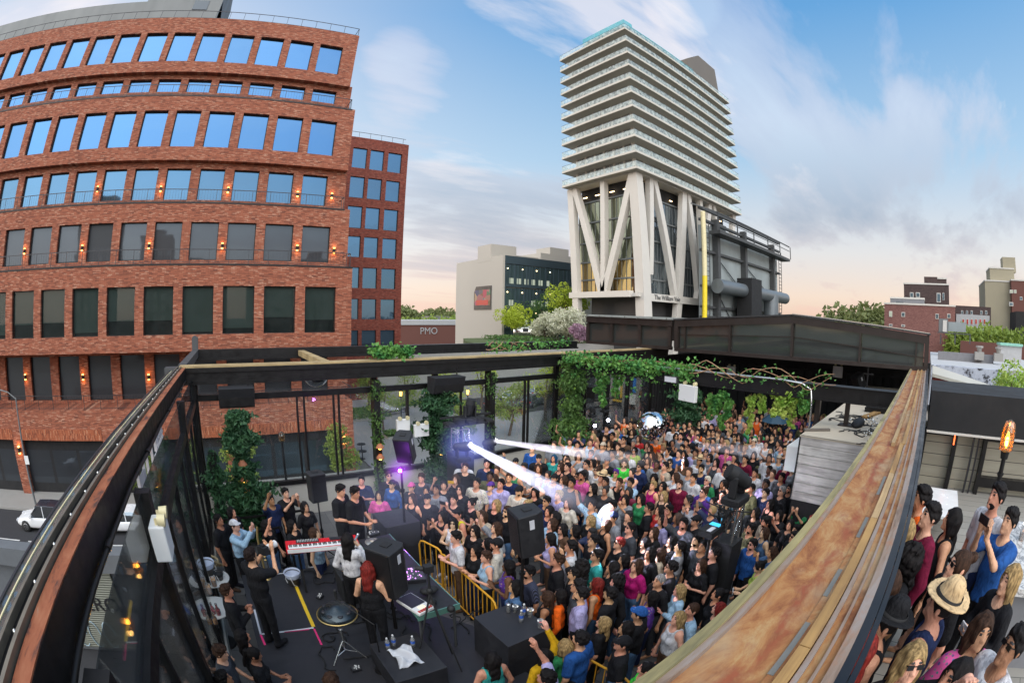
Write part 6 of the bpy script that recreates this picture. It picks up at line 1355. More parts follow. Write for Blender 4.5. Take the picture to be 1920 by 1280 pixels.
for (x,y,l) in ((386,1105,'amber drink jug on the white table, left one'),(394,1112,'amber drink jug on the white table, right one'),(403,1098,'empty glass jug beside the amber ones')):
    r=thing('glass_jug',l,'jug',tuple(atz(x,y,ZT+.02)),group='glass jugs on the white table'); b=MB(); b.lathe((0,0,0),[(.05,0),(.06,.12),(.045,.17),(.055,.2)],14); b.build('jug','cupglass',r); b=MB(); b.cone((0,0,.004),(0,0,.14),.045,.052,12); b.build('drink','liqa' if 'amber' in l else 'liqc',r)
def basin(label,x,y): 
    r=thing('clear_tub',label,'tub',tuple(atz(x,y,ZT+.02)),group='clear tubs of water bottles'); b=MB(); b.lathe((0,0,0),[(.001,.0),(.10,.0),(.13,.12),(.137,.122)],20); b.v=[(a*.85,c_*1.35,d_) for a,c_,d_ in b.v]; b.build('tub','cupglass',r); random.seed(int(x)); 
    for i in range(4): b=MB(); a=random.uniform(0,3.1); q=Vector((random.uniform(-.06,.06),random.uniform(-.09,.09),.05+.03*i/4)); e=Vector((math.cos(a)*.08,math.sin(a)*.08,.01)); b.cone(q-e,q+e,.032,.032,10); b.cone(q+e,q+e*1.35,.032,.013,10); b.build('bottle_in_tub','bluelab' if i%2 else 'cupglass',r)
basin('clear tub of small blue labelled bottles, left behind the bars',350,1152); basin('clear tub of small blue labelled bottles beside the carafes',376,1146)
for i,(x,y,l,lq) in enumerate(((392,1142,'tall empty carafe on the black round table','liqc'),(401,1150,'slim bottle of red drink on the black round table','liqr'),(405,1168,'tall glass of amber drink on the black round table','liqa'),(411,1152,'dark bottle beside the red one on the black round table','liqr'))):
    r=thing('glass_carafe',l,'carafe',tuple(atz(x,y,ZT+.02))); b=MB(); b.lathe((0,0,0),[(.045,0),(.048,.12),(.02,.17),(.022,.24)],12); b.build('carafe','cupglass',r); b=MB(); b.cone((0,0,.004),(0,0,.05+.02*i),.04,.04,10); b.build('drink',lq,r)
M['hose']=plain('straw_coloured_hose',(.38,.30,.17),.6)
for (x,y,l,s) in ((395,1062,'coiled straw coloured hose behind the widest bucket',1),(365,1062,'loop of straw coloured hose left of the other coil',.8)):
    p=atz(x,y,FL+.3); b=MB(); pts=[(p.x+.22*s*math.cos(a),p.y+.22*s*math.sin(a),FL+.30+.02*a) for a in [i*.4 for i in range(30)]]; pts.append((p.x+.5*s,p.y-.1,FL+.26)); b.tube(pts,.03,6); tag(b.build('hose','hose'),l,'hose')
# ---- stage railing, brass instrument stand
def railing(label,pts,h=1.0,z=FL,step=.14,glass=False):
    P_=[Vector((q[0],q[1],z)) for q in pts]; r=thing('metal_railing',label,'railing',tuple(P_[0])); O=P_[0]
    for a,c in zip(P_[:-1],P_[1:]):
        d=c-a; n=max(1,int(d.length/step)); b=MB(); b.bar(a-O+Vector((0,0,h)),c-O+Vector((0,0,h)),.045,.045); b.bar(a-O+Vector((0,0,.1)),c-O+Vector((0,0,.1)),.03,.03); b.build('rail','black',r); b=MB()
        for i in range(n+1): q=a-O+d*i/n; b.bar(q+Vector((0,0,.1)),q+Vector((0,0,h)),.014 if i%n else .05,.014 if i%n else .05)
        b.build('bars','black',r)
    return r
a1,a2,a3=atz(452,1000,-4.4),atz(525,988,-4.4),atz(531,1075,-4.4)
railing('black railing around the steps behind the taped stage floor',[(a1.x,a1.y),(a2.x,a2.y),(a2.x+.05,a2.y-1.3)],1.1)
b1_,b2_,b3_=atz(400,968,-4.3),atz(575,948,-4.3),atz(700,930,-4.3); railing('long thin railing holding back those at the far glass',[(b1_.x,b1_.y),(b2_.x,b2_.y)],1.1,step=.4)
p=atz(492,1050,-4.4); r=thing('brass_instrument','brass trumpet-like instrument standing behind the railing','instrument',(p.x,p.y,ST)); b=MB(); b.tube([(0,0,.1),(0,0,.9),(.03,.02,1.1)],.02,8); b.lathe((0,0,.0),[(.10,0),(.05,.08),(.022,.2)],14); b.build('horn','brass',r)
for k in range(3): b=MB(); b.cone((.04,.02*k,.4+.06*k),(.08,.02*k,.4+.06*k),.015,.015,8); b.build('valve','brass',r)
# ---- emergency light boxes and their lamp heads
def ebox(label,p,w_=.34,h=.24,d=.1,yaw=0):
    r=thing('emergency_light',label,'light fitting',tuple(p),rz=yaw,group='white twin-head emergency lights'); b=MB(); b.box(-w_/2,w_/2,-d/2,d/2,-h/2,h/2); mod(b.build('housing','whitep',r),.012)
    for s in (-1,1): b=MB(); b.cone((s*w_*.3,-.02,h/2+.05),(s*w_*.3,-.10,h/2+.04),.045,.06,14); b.bar((s*w_*.3,0,h/2),(s*w_*.3,0,h/2+.06),.02,.02); b.build('lamp_head','creamp',r)
    return r
p=px_=atu(303,1008,-.86); ebox('white emergency light box with two round heads on the left glass wall',p,.30,.34,.16,math.pi/2)
p=atv(790,806,11.6); ebox('white emergency light on the leafy post under the far beam',p,.44,.36,.12); ebox('white emergency light behind its twin on the leafy post',p+Vector((-.42,.35,.12)),.40,.34,.12)
p=atu(1290,737,10.6); ebox('large white emergency light below the vine covered cross beam',p,.62,.44,.12,math.pi/2-.2)
p=atu(1371,695,21.0); ebox('small white emergency light high on the back wall, left one',p,.5,.45,.1,math.pi/2); p=atu(1571,697,21.0); ebox('small white emergency light high on the back wall, right one',p,.5,.5,.1,math.pi/2)
fl=thing('flood_light','small grey flood light clipped on the cross beam beside the white box','light fitting',tuple(atu(1261,710,10.7))); b=MB(); b.box(-.1,.1,-.22,.22,-.1,.08); b.build('housing','steel',fl); b=MB(); b.box(-.12,-.1,-.19,.19,-.08,.06); b.build('lens','tw',fl)
# ---- mirror balls
m,t,p=newmat('mirror_tiles'); setp(p,(.92,.93,.95),.04,1.); vo=t.nodes.new('ShaderNodeTexVoronoi'); vo.inputs['Scale'].default_value=9; M['mirror']=m
def mball(label,c,R,ncol=64):
    r=thing('mirror_ball',label,'mirror ball',tuple(c)); vs_=[];fs_=[]; rows=ncol//2; random.seed(3)
    for i in range(rows):
        t0,t1=math.pi*i/rows,math.pi*(i+1)/rows; k=max(4,int(ncol*math.sin((t0+t1)/2)))
        for j in range(k):
            a0,a1=2*math.pi*(j+.03)/k,2*math.pi*(j+.97)/k; tt0,tt1=t0+.03*(t1-t0),t1-.03*(t1-t0); q=[]
            jx=Vector([random.gauss(0,.0012) for _ in range(3)])
            for tt_,aa in ((tt0,a0),(tt1,a0),(tt1,a1),(tt0,a1)): q.append(Vector((math.sin(tt_)*math.cos(aa),math.sin(tt_)*math.sin(aa),math.cos(tt_)))*R+jx*random.choice((-1,1,.3)))
            o=len(vs_); vs_+=q; fs_.append((o,o+1,o+2,o+3))
    me=bpy.data.meshes.new('tiles'); me.from_pydata([tuple(q) for q in vs_],[],fs_); me.materials.append(M['mirror']); ob=bpy.data.objects.new('tiles',me); C.objects.link(ob); ob.parent=r
    b=MB(); b.ball((0,0,0),R*.985,32); b.build('core','rail',r); b=MB(); b.cone((0,0,R),(0,0,R+.06),.05,.05,12); b.cone((0,0,R+.05),(0,0,-1.7-c[2]),.006,.006,6); b.cone((0,0,-1.72-c[2]),(0,0,-1.62-c[2]),.09,.09,12); b.build('hanger','black',r); return r
def bsize(c,px): return px/2/F_*c.length
c1=Vector(atu(1222,798,10.9)); mball('large mirror ball hanging from the cross beam over the crowd',c1,bsize(c1,57)*.99,72)
c2=Vector(atv(592,700,15.2)); mball('mirror ball hanging between the two far beams before the brick building',c2,bsize(c2,50),64)
c3=Vector(atv(1043,705,12.6)); mball('small bright mirror ball high behind the leafy pillar',c3,bsize(c3,15),24)
# ---- moving-head spotlights
M['lensw']=emis('white_hot_lens',(.85,.86,1.),60); M['lensb']=emis('soft_white_lens',(.8,.82,1.),20)
def mhead(label,c,aim,s=1.,lens='rubber',grp='moving head spotlights'):
    r=thing('spotlight',label,'spotlight',tuple(c),group=grp); b=MB(); b.box(-.17*s,.17*s,-.14*s,.14*s,0,.10*s); mod(b.build('base','rubber',r),.02*s)
    for q in (-1,1): b=MB(); b.box(q*.13*s-.02*s,q*.13*s+.02*s,-.06*s,.06*s,.10*s,.38*s); mod(b.build('yoke','rubber',r),.015*s)
    d=Vector(aim).normalized(); h=Vector((0,0,.34*s)); b=MB(); b.cone(h-d*.17*s,h+d*.08*s,.085*s,.115*s,20); b.cone(h+d*.08*s,h+d*.19*s,.115*s,.10*s,20); b.ball(h-d*.12*s,.095*s,14); hd=b.build('head','rubber',r)
    b=MB(); b.cone(h+d*.19*s,h+d*.195*s,.075*s,.075*s,20); b.build('lens',lens,hd); return r
def truss(label,x,y,z0,z1,w_=.5,blk=True):
    r=thing('truss_plinth',label,'plinth',(x,y,z0)); b=MB(); h=z1-z0; b.box(-w_/2,w_/2,-w_/2,w_/2,0,h*.72); b.build('black_cover','blackmat',r)
    for sx in (-1,1):
        for sy in (-1,1): b=MB(); b.cone((sx*w_*.32,sy*w_*.32,h*.72),(sx*w_*.32,sy*w_*.32,h),.022,.022,10); b.build('chord','chrome',r)
    b=MB()
    for k in range(4): a=[(-1,-1),(1,-1),(1,1),(-1,1)][k]; c=[(1,-1),(1,1),(-1,1),(-1,-1)][k]; b.bar((a[0]*w_*.32,a[1]*w_*.32,h*.74),(c[0]*w_*.32,c[1]*w_*.32,h*.98),.018,.018); b.bar((a[0]*w_*.32,a[1]*w_*.32,h),(c[0]*w_*.32,c[1]*w_*.32,h),.022,.022)
    b.build('brace','chrome',r); return r
# right one, in the crowd
q=Vector(atz(1378,940,-3.0)); truss('tall black covered plinth with silver truss top in the right of the crowd',q.x,q.y,FL,-3.05,.42); mhead('large black moving head on top of the plinth in the crowd',(q.x,q.y,-3.02),(-.6,.6,.55),1.35)
b=MB(); random.seed(8)
for i in range(7): b.tube([(q.x-.2+random.gauss(0,.15),q.y+random.gauss(0,.2),-3.05-.25*random.random()) for _ in range(6)],.012,5)
tag(b.build('cable_bundle','rubber'),'black cables looped around the silver truss under the large moving head','cable')
b=MB(); e=Vector(atz(1335,985,-3.35)); b.box(e.x-.22,e.x+.22,e.y-.14,e.y+.14,-3.5,-3.38); b.box(e.x-.18,e.x+.02,e.y-.08,e.y+.0,-3.38,-3.372,1); b.box(e.x+.08,e.x+.2,e.y-.1,e.y+.1,-3.38,-3.372,2); b.cone((e.x,e.y,FL),(e.x,e.y,-3.5),.03,.03,8); M['cyan']=emis('cyan_screen',(.05,.5,.9),1.2); r=b.build('lighting_desk',['rubber','tw','cyan']); tag(r,'small lighting desk with lit cyan screen beside the spotlight plinth','lighting desk')
# centre pair with the beams
L1=Vector(atv(866,833,9.9)); L2_=Vector(atv(917,826,10.4)); q=(L1+L2_)/2
truss('black plinth with the two bright beam lights under the far beam',L1.x+.35,10.6,FL,L1.z+.25,.55)
mhead('moving head at the left shooting the wide white beam across the crowd',(L1.x,L1.y,L1.z-.45),(1,-.3,-.02),1.15,'lensw'); mhead('moving head at the right shooting the thinner white beam',(L2_.x,L2_.y,L2_.z-.40),(1,-.1,0),1.0,'lensw')
p=Vector(atv(881,790,10.6)); mhead('upright moving head on top of the beam light plinth',(p.x,p.y,p.z),(.1,-.2,1),1.2)
b=MB(); x=L1.x-.2
b.bar((x,10.5,L1.z+.35),(x+1.6,10.5,L1.z+.35),.05,.05); b.bar((x,10.7,L1.z+.55),(x+1.6,10.7,L1.z+.55),.05,.05)
for i in range(5): b.box(x+.1+i*.3,x+.3+i*.3,10.4,10.75,L1.z+.36,L1.z+.36+.08*(1+i%2))
tag(b.build('light_bar','rubber'),'black bar of clamps and boxes over the two beam lights','light bar')
# far cluster
c=Vector(atv(1115,790,11.2)); truss('black plinth with a cluster of lamps at the far right of the glass wall',c.x,c.y,FL,c.z+.05,.6)
for i,(dx,dz,ln,l) in enumerate(((-.35,.25,'rubber','left'),(.3,.35,'rubber','right'),(-.25,-.3,'lensb','lit left'),(.45,-.2,'lensb','lit right'))): mhead(f'{l} small moving head in the far cluster of lamps',(c.x+dx,c.y-.2,c.z+dz),(-.5,-.8,-.1),.8,ln)
b=MB(); p=Vector(atv(1118,730,11.4)); b.box(p.x-.28,p.x+.28,11.2,11.6,p.z-.3,p.z+.1); b.bar((p.x-.9,11.3,c.z+.75),(p.x+.9,11.3,c.z+.75),.06,.06); b.bar((p.x-.9,11.1,c.z+.55),(p.x+.9,11.1,c.z+.55),.06,.06); tag(b.build('light_bar','rubber'),'black bar and box above the far cluster of lamps','light bar')
# ---- light beams: cones of air whose own emission stands in for lamp-lit smoke
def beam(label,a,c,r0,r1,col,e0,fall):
    a,c=Vector(a),Vector(c); d=c-a; L_=d.length; b=MB(); b.cone((0,0,0),(0,0,L_),r0,r1,24,0,True,True); m_=bpy.data.materials.new('self_glowing_beam'); m_.use_nodes=True; t=m_.node_tree; t.nodes.clear()
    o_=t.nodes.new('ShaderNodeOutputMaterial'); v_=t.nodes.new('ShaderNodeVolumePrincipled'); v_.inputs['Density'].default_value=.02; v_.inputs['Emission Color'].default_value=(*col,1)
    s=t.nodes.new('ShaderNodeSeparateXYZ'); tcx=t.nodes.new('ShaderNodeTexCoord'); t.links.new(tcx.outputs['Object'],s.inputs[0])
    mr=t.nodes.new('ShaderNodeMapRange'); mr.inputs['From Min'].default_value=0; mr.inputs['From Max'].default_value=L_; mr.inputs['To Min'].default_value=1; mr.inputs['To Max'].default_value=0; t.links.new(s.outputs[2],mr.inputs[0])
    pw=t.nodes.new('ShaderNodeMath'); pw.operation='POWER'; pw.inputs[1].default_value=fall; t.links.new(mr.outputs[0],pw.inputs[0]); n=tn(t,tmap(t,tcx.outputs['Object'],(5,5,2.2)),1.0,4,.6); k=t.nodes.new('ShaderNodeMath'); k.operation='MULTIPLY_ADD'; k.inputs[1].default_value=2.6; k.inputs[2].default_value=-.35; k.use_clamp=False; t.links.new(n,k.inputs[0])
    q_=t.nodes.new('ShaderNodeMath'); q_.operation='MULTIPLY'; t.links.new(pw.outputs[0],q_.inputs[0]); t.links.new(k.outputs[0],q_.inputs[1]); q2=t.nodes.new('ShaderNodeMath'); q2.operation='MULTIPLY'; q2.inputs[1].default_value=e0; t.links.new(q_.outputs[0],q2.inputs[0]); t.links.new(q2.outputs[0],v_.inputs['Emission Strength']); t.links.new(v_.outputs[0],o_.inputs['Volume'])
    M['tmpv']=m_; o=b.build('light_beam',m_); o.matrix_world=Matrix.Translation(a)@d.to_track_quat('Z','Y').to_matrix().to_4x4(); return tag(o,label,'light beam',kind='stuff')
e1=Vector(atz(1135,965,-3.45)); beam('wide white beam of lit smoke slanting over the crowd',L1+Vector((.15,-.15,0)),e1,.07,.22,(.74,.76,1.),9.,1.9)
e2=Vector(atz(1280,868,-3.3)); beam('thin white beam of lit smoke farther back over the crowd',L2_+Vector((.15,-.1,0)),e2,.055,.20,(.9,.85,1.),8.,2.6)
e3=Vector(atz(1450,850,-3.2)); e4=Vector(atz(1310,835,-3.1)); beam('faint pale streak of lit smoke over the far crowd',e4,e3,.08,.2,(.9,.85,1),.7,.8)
ld=bpy.data.lights.new('lamp_light','SPOT'); lo=bpy.data.objects.new('lamp_light',ld); C.objects.link(lo); ld.energy=1.5; ld.color=(.85,.88,1); ld.spot_size=R_(9); ld.spot_blend=.5; lo.location=L1+Vector((.3,-.2,0)); lo.rotation_euler=(L1-e1).to_track_quat('Z','Y').to_euler()
# smoke round the lamps, its blue-violet glow put in as volume emission
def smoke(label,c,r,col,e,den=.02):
    b=MB(); b.ball((0,0,0),1,20,0,r); m_=bpy.data.materials.new('self_glowing_smoke'); m_.use_nodes=True; t=m_.node_tree; t.nodes.clear(); o_=t.nodes.new('ShaderNodeOutputMaterial'); v_=t.nodes.new('ShaderNodeVolumePrincipled'); v_.inputs['Density'].default_value=den; v_.inputs['Color'].default_value=(.8,.85,.95,1); v_.inputs['Emission Color'].default_value=(*col,1)
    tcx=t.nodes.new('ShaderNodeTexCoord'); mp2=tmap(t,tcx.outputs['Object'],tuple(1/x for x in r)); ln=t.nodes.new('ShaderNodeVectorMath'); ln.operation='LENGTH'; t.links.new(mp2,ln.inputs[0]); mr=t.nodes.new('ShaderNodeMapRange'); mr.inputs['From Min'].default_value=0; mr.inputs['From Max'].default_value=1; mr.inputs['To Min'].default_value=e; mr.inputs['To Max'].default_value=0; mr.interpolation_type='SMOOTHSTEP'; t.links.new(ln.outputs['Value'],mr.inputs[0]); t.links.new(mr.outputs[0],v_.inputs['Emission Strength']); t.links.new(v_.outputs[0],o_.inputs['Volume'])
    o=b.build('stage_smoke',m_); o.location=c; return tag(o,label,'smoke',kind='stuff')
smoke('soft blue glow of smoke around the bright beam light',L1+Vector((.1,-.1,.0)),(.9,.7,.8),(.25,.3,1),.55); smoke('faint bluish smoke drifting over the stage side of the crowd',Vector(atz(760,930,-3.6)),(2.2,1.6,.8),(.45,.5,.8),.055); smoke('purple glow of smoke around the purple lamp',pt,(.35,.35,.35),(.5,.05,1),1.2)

for i,(x,y,n,r_,l) in enumerate(((640,1215,4,.55,'thin black leads trailing over the stage below the handpan'),(700,1150,5,.5,'black leads gathered around the loudspeaker pole on the stage'),(600,1080,4,.5,'black leads lying behind the keyboard stand'),(830,1200,4,.45,'black leads crossing the stage edge under the tripod'))):
    p=atz(x,y,ST); cables('stage_cable',l,p.x,p.y,ST,n,r_,0,20+i)
for i,(x,y,l) in enumerate(((668,1255,'small effect pedal on the stage floor below the handpan'),(600,1120,'small effect pedal between the yellow tape and keyboard'),(755,1262,'small effect pedal against the front riser'))):
    p=atz(x,y,ST); gear('effect_pedal',l,p.x,p.y,.14,.10,i*.7,.05,None,30+i,z=ST)
# ============================================================ plants, trees
def leafmat(name,c1,c2,tr=.25):
    m=bpy.data.materials.new(name); m.use_nodes=True; t=m.node_tree; p=t.nodes['Principled BSDF']; setp(p,c1,.5,0,.35)
    n=tn(t,geo(t),3.2,3); n2=tn(t,geo(t),19,2); c=tmix(t,tramp(t,n,[(.35,(0,)*3),(.65,(1,)*3)]),c1,c2); c=tmix(t,n2,tmix(t,1.,c,(.7,.7,.7),'MULTIPLY'),tmix(t,1.,c,(1.35,1.35,1.35),'MULTIPLY')); t.links.new(c,p.inputs['Base Color'])
    tl=t.nodes.new('ShaderNodeBsdfTranslucent'); t.links.new(c,tl.inputs[0]); mx=t.nodes.new('ShaderNodeMixShader'); mx.inputs[0].default_value=tr; t.links.new(p.outputs[0],mx.inputs[1]); t.links.new(tl.outputs[0],mx.inputs[2]); t.links.new(mx.outputs[0],t.nodes['Material Output'].inputs[0]); return m
M['leafdark']=leafmat('dark_glossy_leaves',(.022,.068,.030),(.06,.145,.06)); M['leafvine']=leafmat('bright_ivy_leaves',(.05,.20,.05),(.16,.34,.07)); M['leaflime']=leafmat('lime_vine_leaves',(.22,.40,.05),(.45,.52,.12)); M['leafspring']=leafmat('young_spring_leaves',(.16,.24,.04),(.26,.33,.06)); M['leafyel']=leafmat('yellow_green_leaves',(.34,.44,.03),(.48,.56,.06)); M['leafmid']=leafmat('mid_green_leaves',(.06,.13,.035),(.12,.22,.05)); M['blossom']=leafmat('white_blossom',(.66,.64,.54),(.50,.54,.36)); M['leaffar']=leafmat('far_tree_leaves',(.10,.13,.05),(.18,.20,.06)); M['pinkbl']=leafmat('pink_blossom',(.40,.22,.32),(.35,.25,.30)); M['bark']=plain('bark',(.10,.07,.05),.9,0,.3,12,bump=.3); M['vinewood']=plain('bare_tan_vine_stem',(.34,.20,.11),.7,0,.3,20); M['terracotta']=plain('terracotta_pot',(.36,.13,.06),.7)
def leaves(pts,size,seed=0,asp=1.8,droop=.3):
    """many small bent leaves as one mesh body: pts (n,3)"""
    r=np.random.default_rng(seed); n=len(pts); a=r.normal(size=(n,3)); a[:,2]-=droop; a/=np.linalg.norm(a,axis=1)[:,None]; b_=np.cross(a,r.normal(size=(n,3))); b_/=np.linalg.norm(b_,axis=1)[:,None]+1e-9; nn=np.cross(a,b_)
    s=(size*r.uniform(.6,1.35,n))[:,None]; w_=s/asp
    P=np.stack([pts-a*s*.5,pts-b_*w_*.5+nn*s*.08,pts+a*s*.5-nn*s*.1,pts+b_*w_*.5+nn*s*.08],1).reshape(-1,3)
    F=np.arange(4*n).reshape(n,4); return P,F
def leafobj(name,pts,size,mat,parent,seed=0,asp=1.8,droop=.3):
    P,F=leaves(pts,size,seed,asp,droop); me=npmesh(name,P,F,[mat]); me.polygons.foreach_set('use_smooth',np.zeros(len(F),bool)); o=bpy.data.objects.new(name,me); C.objects.link(o); o.parent=parent; return o
def cloud(n,clumps,r,flat=1.): # clumps (k,3) with radius
    k=len(clumps); i=r.integers(0,k,n); d=r.normal(size=(n,3)); d/=np.linalg.norm(d,axis=1)[:,None]; rad=r.uniform(.35,1,n)**.5
    return clumps[i,:3]+d*(rad*clumps[i,3])[:,None]*np.array([1,1,flat])
def tree(label,x,y,z,h,cr,mat,n=2600,leaf=.28,name='tree',grp=None,shape=1.,trunk=True,seed=0,kc=16,cat='tree'):
    r=np.random.default_rng(seed); t=thing(name,label,cat,(x,y,z),group=grp); b=MB(); th=h*.35
    limbs=[]
    b.tube([(0,0,0),(r.normal(0,.02)*h,r.normal(0,.02)*h,th),(r.normal(0,.03)*h,r.normal(0,.03)*h,h*.75)],.028*h,8,0,.35)
    cl=[]
    for i in range(kc):
        a=r.uniform(0,6.28); q=r.uniform(.15,.85)*cr; zz=h*(.38+.55*r.uniform()); q*=math.sqrt(max(.15,1-((zz/h-.62)/.42)**2))*shape if True else 1
        cl.append((q*math.cos(a),q*math.sin(a),zz,cr*r.uniform(.25,.45)))
        if i%2==0: b.tube([(0,0,th*r.uniform(.8,1.3)),(q*.5*math.cos(a),q*.5*math.sin(a),(th+zz)/2),(q*math.cos(a),q*math.sin(a),zz)],.010*h,6,0,.4)
    b.build('trunk','bark',t); leafobj('crown',cloud(n,np.array(cl),r),leaf,mat,t,seed); return t
# trees and beds beyond the courtyard glass (street level plaza)
PT=[(655,'spring tree nearest the brick corner behind the glass',17,47,5.2,2.2,'leafspring'),(0,'spring tree beside the plaza lamps',22,52,6.2,2.6,'leafspring'),(0,'spring tree behind the leafy post',26,50,6.5,2.6,'leafyel'),(0,'fine leaved tree in front of the parked cars',28,38.5,6.0,2.3,'leafspring'),(0,'tall thin tree left of the parked cars',33,52,7.5,2.6,'leafyel'),(0,'feathery tree right of the parked cars',36,42,7.5,2.9,'leafyel'),(0,'feathery tree behind the leafy pillar',40,44,8.0,3.0,'leafspring'),(0,'small tree at the pavement by the brick corner lamp',7.9,30.9,5.2,1.5,'leafspring'),(0,'thin street tree in front of the dark shopfront',.2,30.9,5.2,1.6,'leafspring'),(0,'thin street tree behind the white sedan',-7.6,31.2,4.6,1.4,'leafspring'),(0,'spring tree over the planted bed',19,58,6,2.6,'leafspring'),(0,'pale tree far back on the plaza',30,64,7,2.8,'leaffar'),(0,'pale tree far back beside the mural',37,66,7,2.8,'leaffar'),(0,'low bush tree at the near edge of the plaza',21.5,36.5,4.6,1.7,'leafspring')]
for i,(q,l,x,y,h,cr,mt) in enumerate(PT): tree(l,x,y,G+.1,h,cr,mt,2600 if y<45 else 2000,.20,seed=10+i,grp='slender trees on the plaza and pavement')
for i,(x0,x1,y0,y1,l) in enumerate(((14,20,52,58,'planted bed of green ground cover near the brick corner'),(23,31,57,63,'planted bed farther back on the plaza'),(16,22,43,44.6,'narrow clipped green strip across the plaza'))):
    r=np.random.default_rng(i); t=thing('planting_bed',l,'flower bed',((x0+x1)/2,(y0+y1)/2,G)); b=MB(); b.box(-(x1-x0)/2,(x1-x0)/2,-(y1-y0)/2,(y1-y0)/2,.08,.35); b.build('kerb','conc',t); pts=np.stack([r.uniform(-(x1-x0)/2,(x1-x0)/2,2500),r.uniform(-(y1-y0)/2,(y1-y0)/2,2500),r.uniform(.3,.75,2500)],1); leafobj('ground_cover',pts,.3,'leafmid',t,i)
# garden trees on the raised lawn
for i,(x,y,d,h,cr,mt,l) in enumerate(((965,612,100,7.2,4.2,'leafyel','bright yellow-green tree left of the camper trailer'),(985,598,112,8.5,5,'leafmid','dull green tree behind the yellow-green one'),(1035,600,104,9.5,5.2,'leafmid','mid green tree before the glazed office block'),(1062,585,100,12,5.2,'leafyel','tall bright green tree beside the tower leg'),(1045,622,92,5.6,4.4,'blossom','white blossoming tree right of the camper trailer'),(1066,618,88,6.4,4.0,'blossom','taller white blossoming tree nearest the tower leg'),(1022,628,92,4.6,3.6,'blossom','low white blossoming tree above the trailer end'),(1087,628,84,3.4,2.0,'pinkbl','small pink blossoming shrub at the foot of the tower leg'))):
    a,b_,c_=ray(x,y); f=d/math.hypot(a,b_); tree(l,a*f,b_*f,-4.6,h,cr,mt,3600,.42,seed=40+i,grp='trees on the raised garden',kc=20)
b=thing('hedge','low clipped hedge at the foot of the pale blank wall','hedge',(58,74,-4.6)); r=np.random.default_rng(5); a_,b2_,_=ray(895,628); pts=np.stack([r.uniform(-6,3,3500),r.uniform(-8,8,3500),r.uniform(0,.9,3500)],1); leafobj('foliage',pts,.35,'leafmid',b,9)
# far tree masses
def mass(label,az0,az1,d,z0,h,mat,seed,n=7000):
    r=np.random.default_rng(seed); k=60; az=np.radians(r.uniform(az0,az1,k)); dd=d*r.uniform(.95,1.08,k); cl=np.stack([dd*np.cos(az),dd*np.sin(az),z0+h*r.uniform(.2,.8,k),h*r.uniform(.3,.6,k)],1); o=leafobj('tree_mass',cloud(n,cl,r),h*.16,mat,None,seed); return tag(o,label,'trees',kind='stuff')
mass('distant belt of spring trees along the left skyline',58,70,330,-14,18,'leaffar',1,12000); mass('nearer line of trees under the left skyline',59,68,215,-13,11,'leafspring',2,7000); mass('round topped trees between the tower and the pink house',5.5,13.5,170,-13,17,'leaffar',3,11000); mass('green shrubs in front of the tan house at the right',-16,-4.2,85,-6.5,6.6,'leafspring',4,14000)
for i in range(2):
    pass
p=Vector(atu(1888,705,19)); tree('bright green leafy tree beyond the black fascia at the right edge',p.x,p.y-.9,-7.5,6.6,1.9,'leaflime',7000,.17,seed=77,kc=22); 
# ---- leafy columns inside the courtyard
def leafcol(label,x,y,z0,z1,prof,mat='leafdark',n=5200,leaf=.11,seed=0,name='leafy_column',post=True,lamps=(),flower=None):
    r=np.random.default_rng(seed); t=thing(name,label,'plant',(x,y,z0)); h=z1-z0
    if post: b=MB(); b.box(-.09,.09,-.09,.09,0,h); b.build('post','black',t)
    tt=r.uniform(0,1,n); rad=np.interp(tt,[q[0] for q in prof],[q[1] for q in prof]); rad=rad*(.75+.45*np.sin(tt*23+seed)*np.sin(tt*9+1)); a=r.uniform(0,6.283,n); q=rad*r.uniform(.2,1,n)**.6*(1+.28*r.normal(size=n)); q*=1+.30*np.sin(a*3+tt*31+seed)
    pts=np.stack([q*np.cos(a),q*np.sin(a),tt*h],1); leafobj('foliage',pts,leaf,mat,t,seed,2.2,.6)
    if flower: k=r.choice(n,60); leafobj('blooms',pts[k]*1.02,.09,flower,t,seed+1,1.2)
    for (tz,s) in lamps:
        b=MB(); b.lathe((.0,-.16,tz*h),[(.04,.12),(.10,.05),(.12,0)],14); b.build('lamp_shade','terracotta',t); b=MB(); b.ball((.0,-.16,tz*h-.01),.055,8); b.build('bulb','amberb',t)
    return t
M['amberb']=emis('amber_bulb',(1,.5,.08),5)
P1=atz(465,995,FL); 
pc=Vector(atv(447,790,11.0)); leafcol('leafy column of long dark leaves with amber lamps left of the stage railing',pc.x-.02,10.75,FL+.15,-2.15,[(0,.3),(.15,.55),(.45,.5),(.62,.28),(.8,.33),(1,.3)],n=9000,leaf=.17,seed=21,lamps=((.62,1),(.50,1),(.42,1)))
pc=atv(372,900,10.6); leafcol('narrow strand of dark leaves hanging on the left corner post',-.55,10.2,FL+.3,-2.9,[(0,.12),(.4,.22),(.8,.22),(1,.1)],n=2600,leaf=.14,seed=22); leafcol('low potted fern by the left corner of the glass',-.05,11.2,FL+.5,FL+1.3,[(0,.05),(.5,.35),(1,.3)],n=900,leaf=.2,seed=23,post=False,name='potted_fern')
b=MB(); b.lathe((-.05,11.2,FL),[(.13,0),(.18,.45),(.2,.5)],16); tag(b.build('plant_pot','terracotta'),'round pot under the fern by the left corner','pot')
leafcol('ivy wrapped post with copper lamps left of the tilted loudspeaker',4.15,12.0,FL+.3,-1.75,[(0,.14),(1,.16)],n=2600,leaf=.10,seed=24,mat='leafmid',lamps=((.45,1),(.36,1)))
leafcol('leafy post under the middle speaker of the far beam',6.02,11.85,FL+.2,-2.1,[(0,.4),(.3,.55),(.42,.3),(.55,.55),(.8,.6),(1,.35)],n=9000,leaf=.16,seed=25,lamps=((.5,1),(.40,1)))
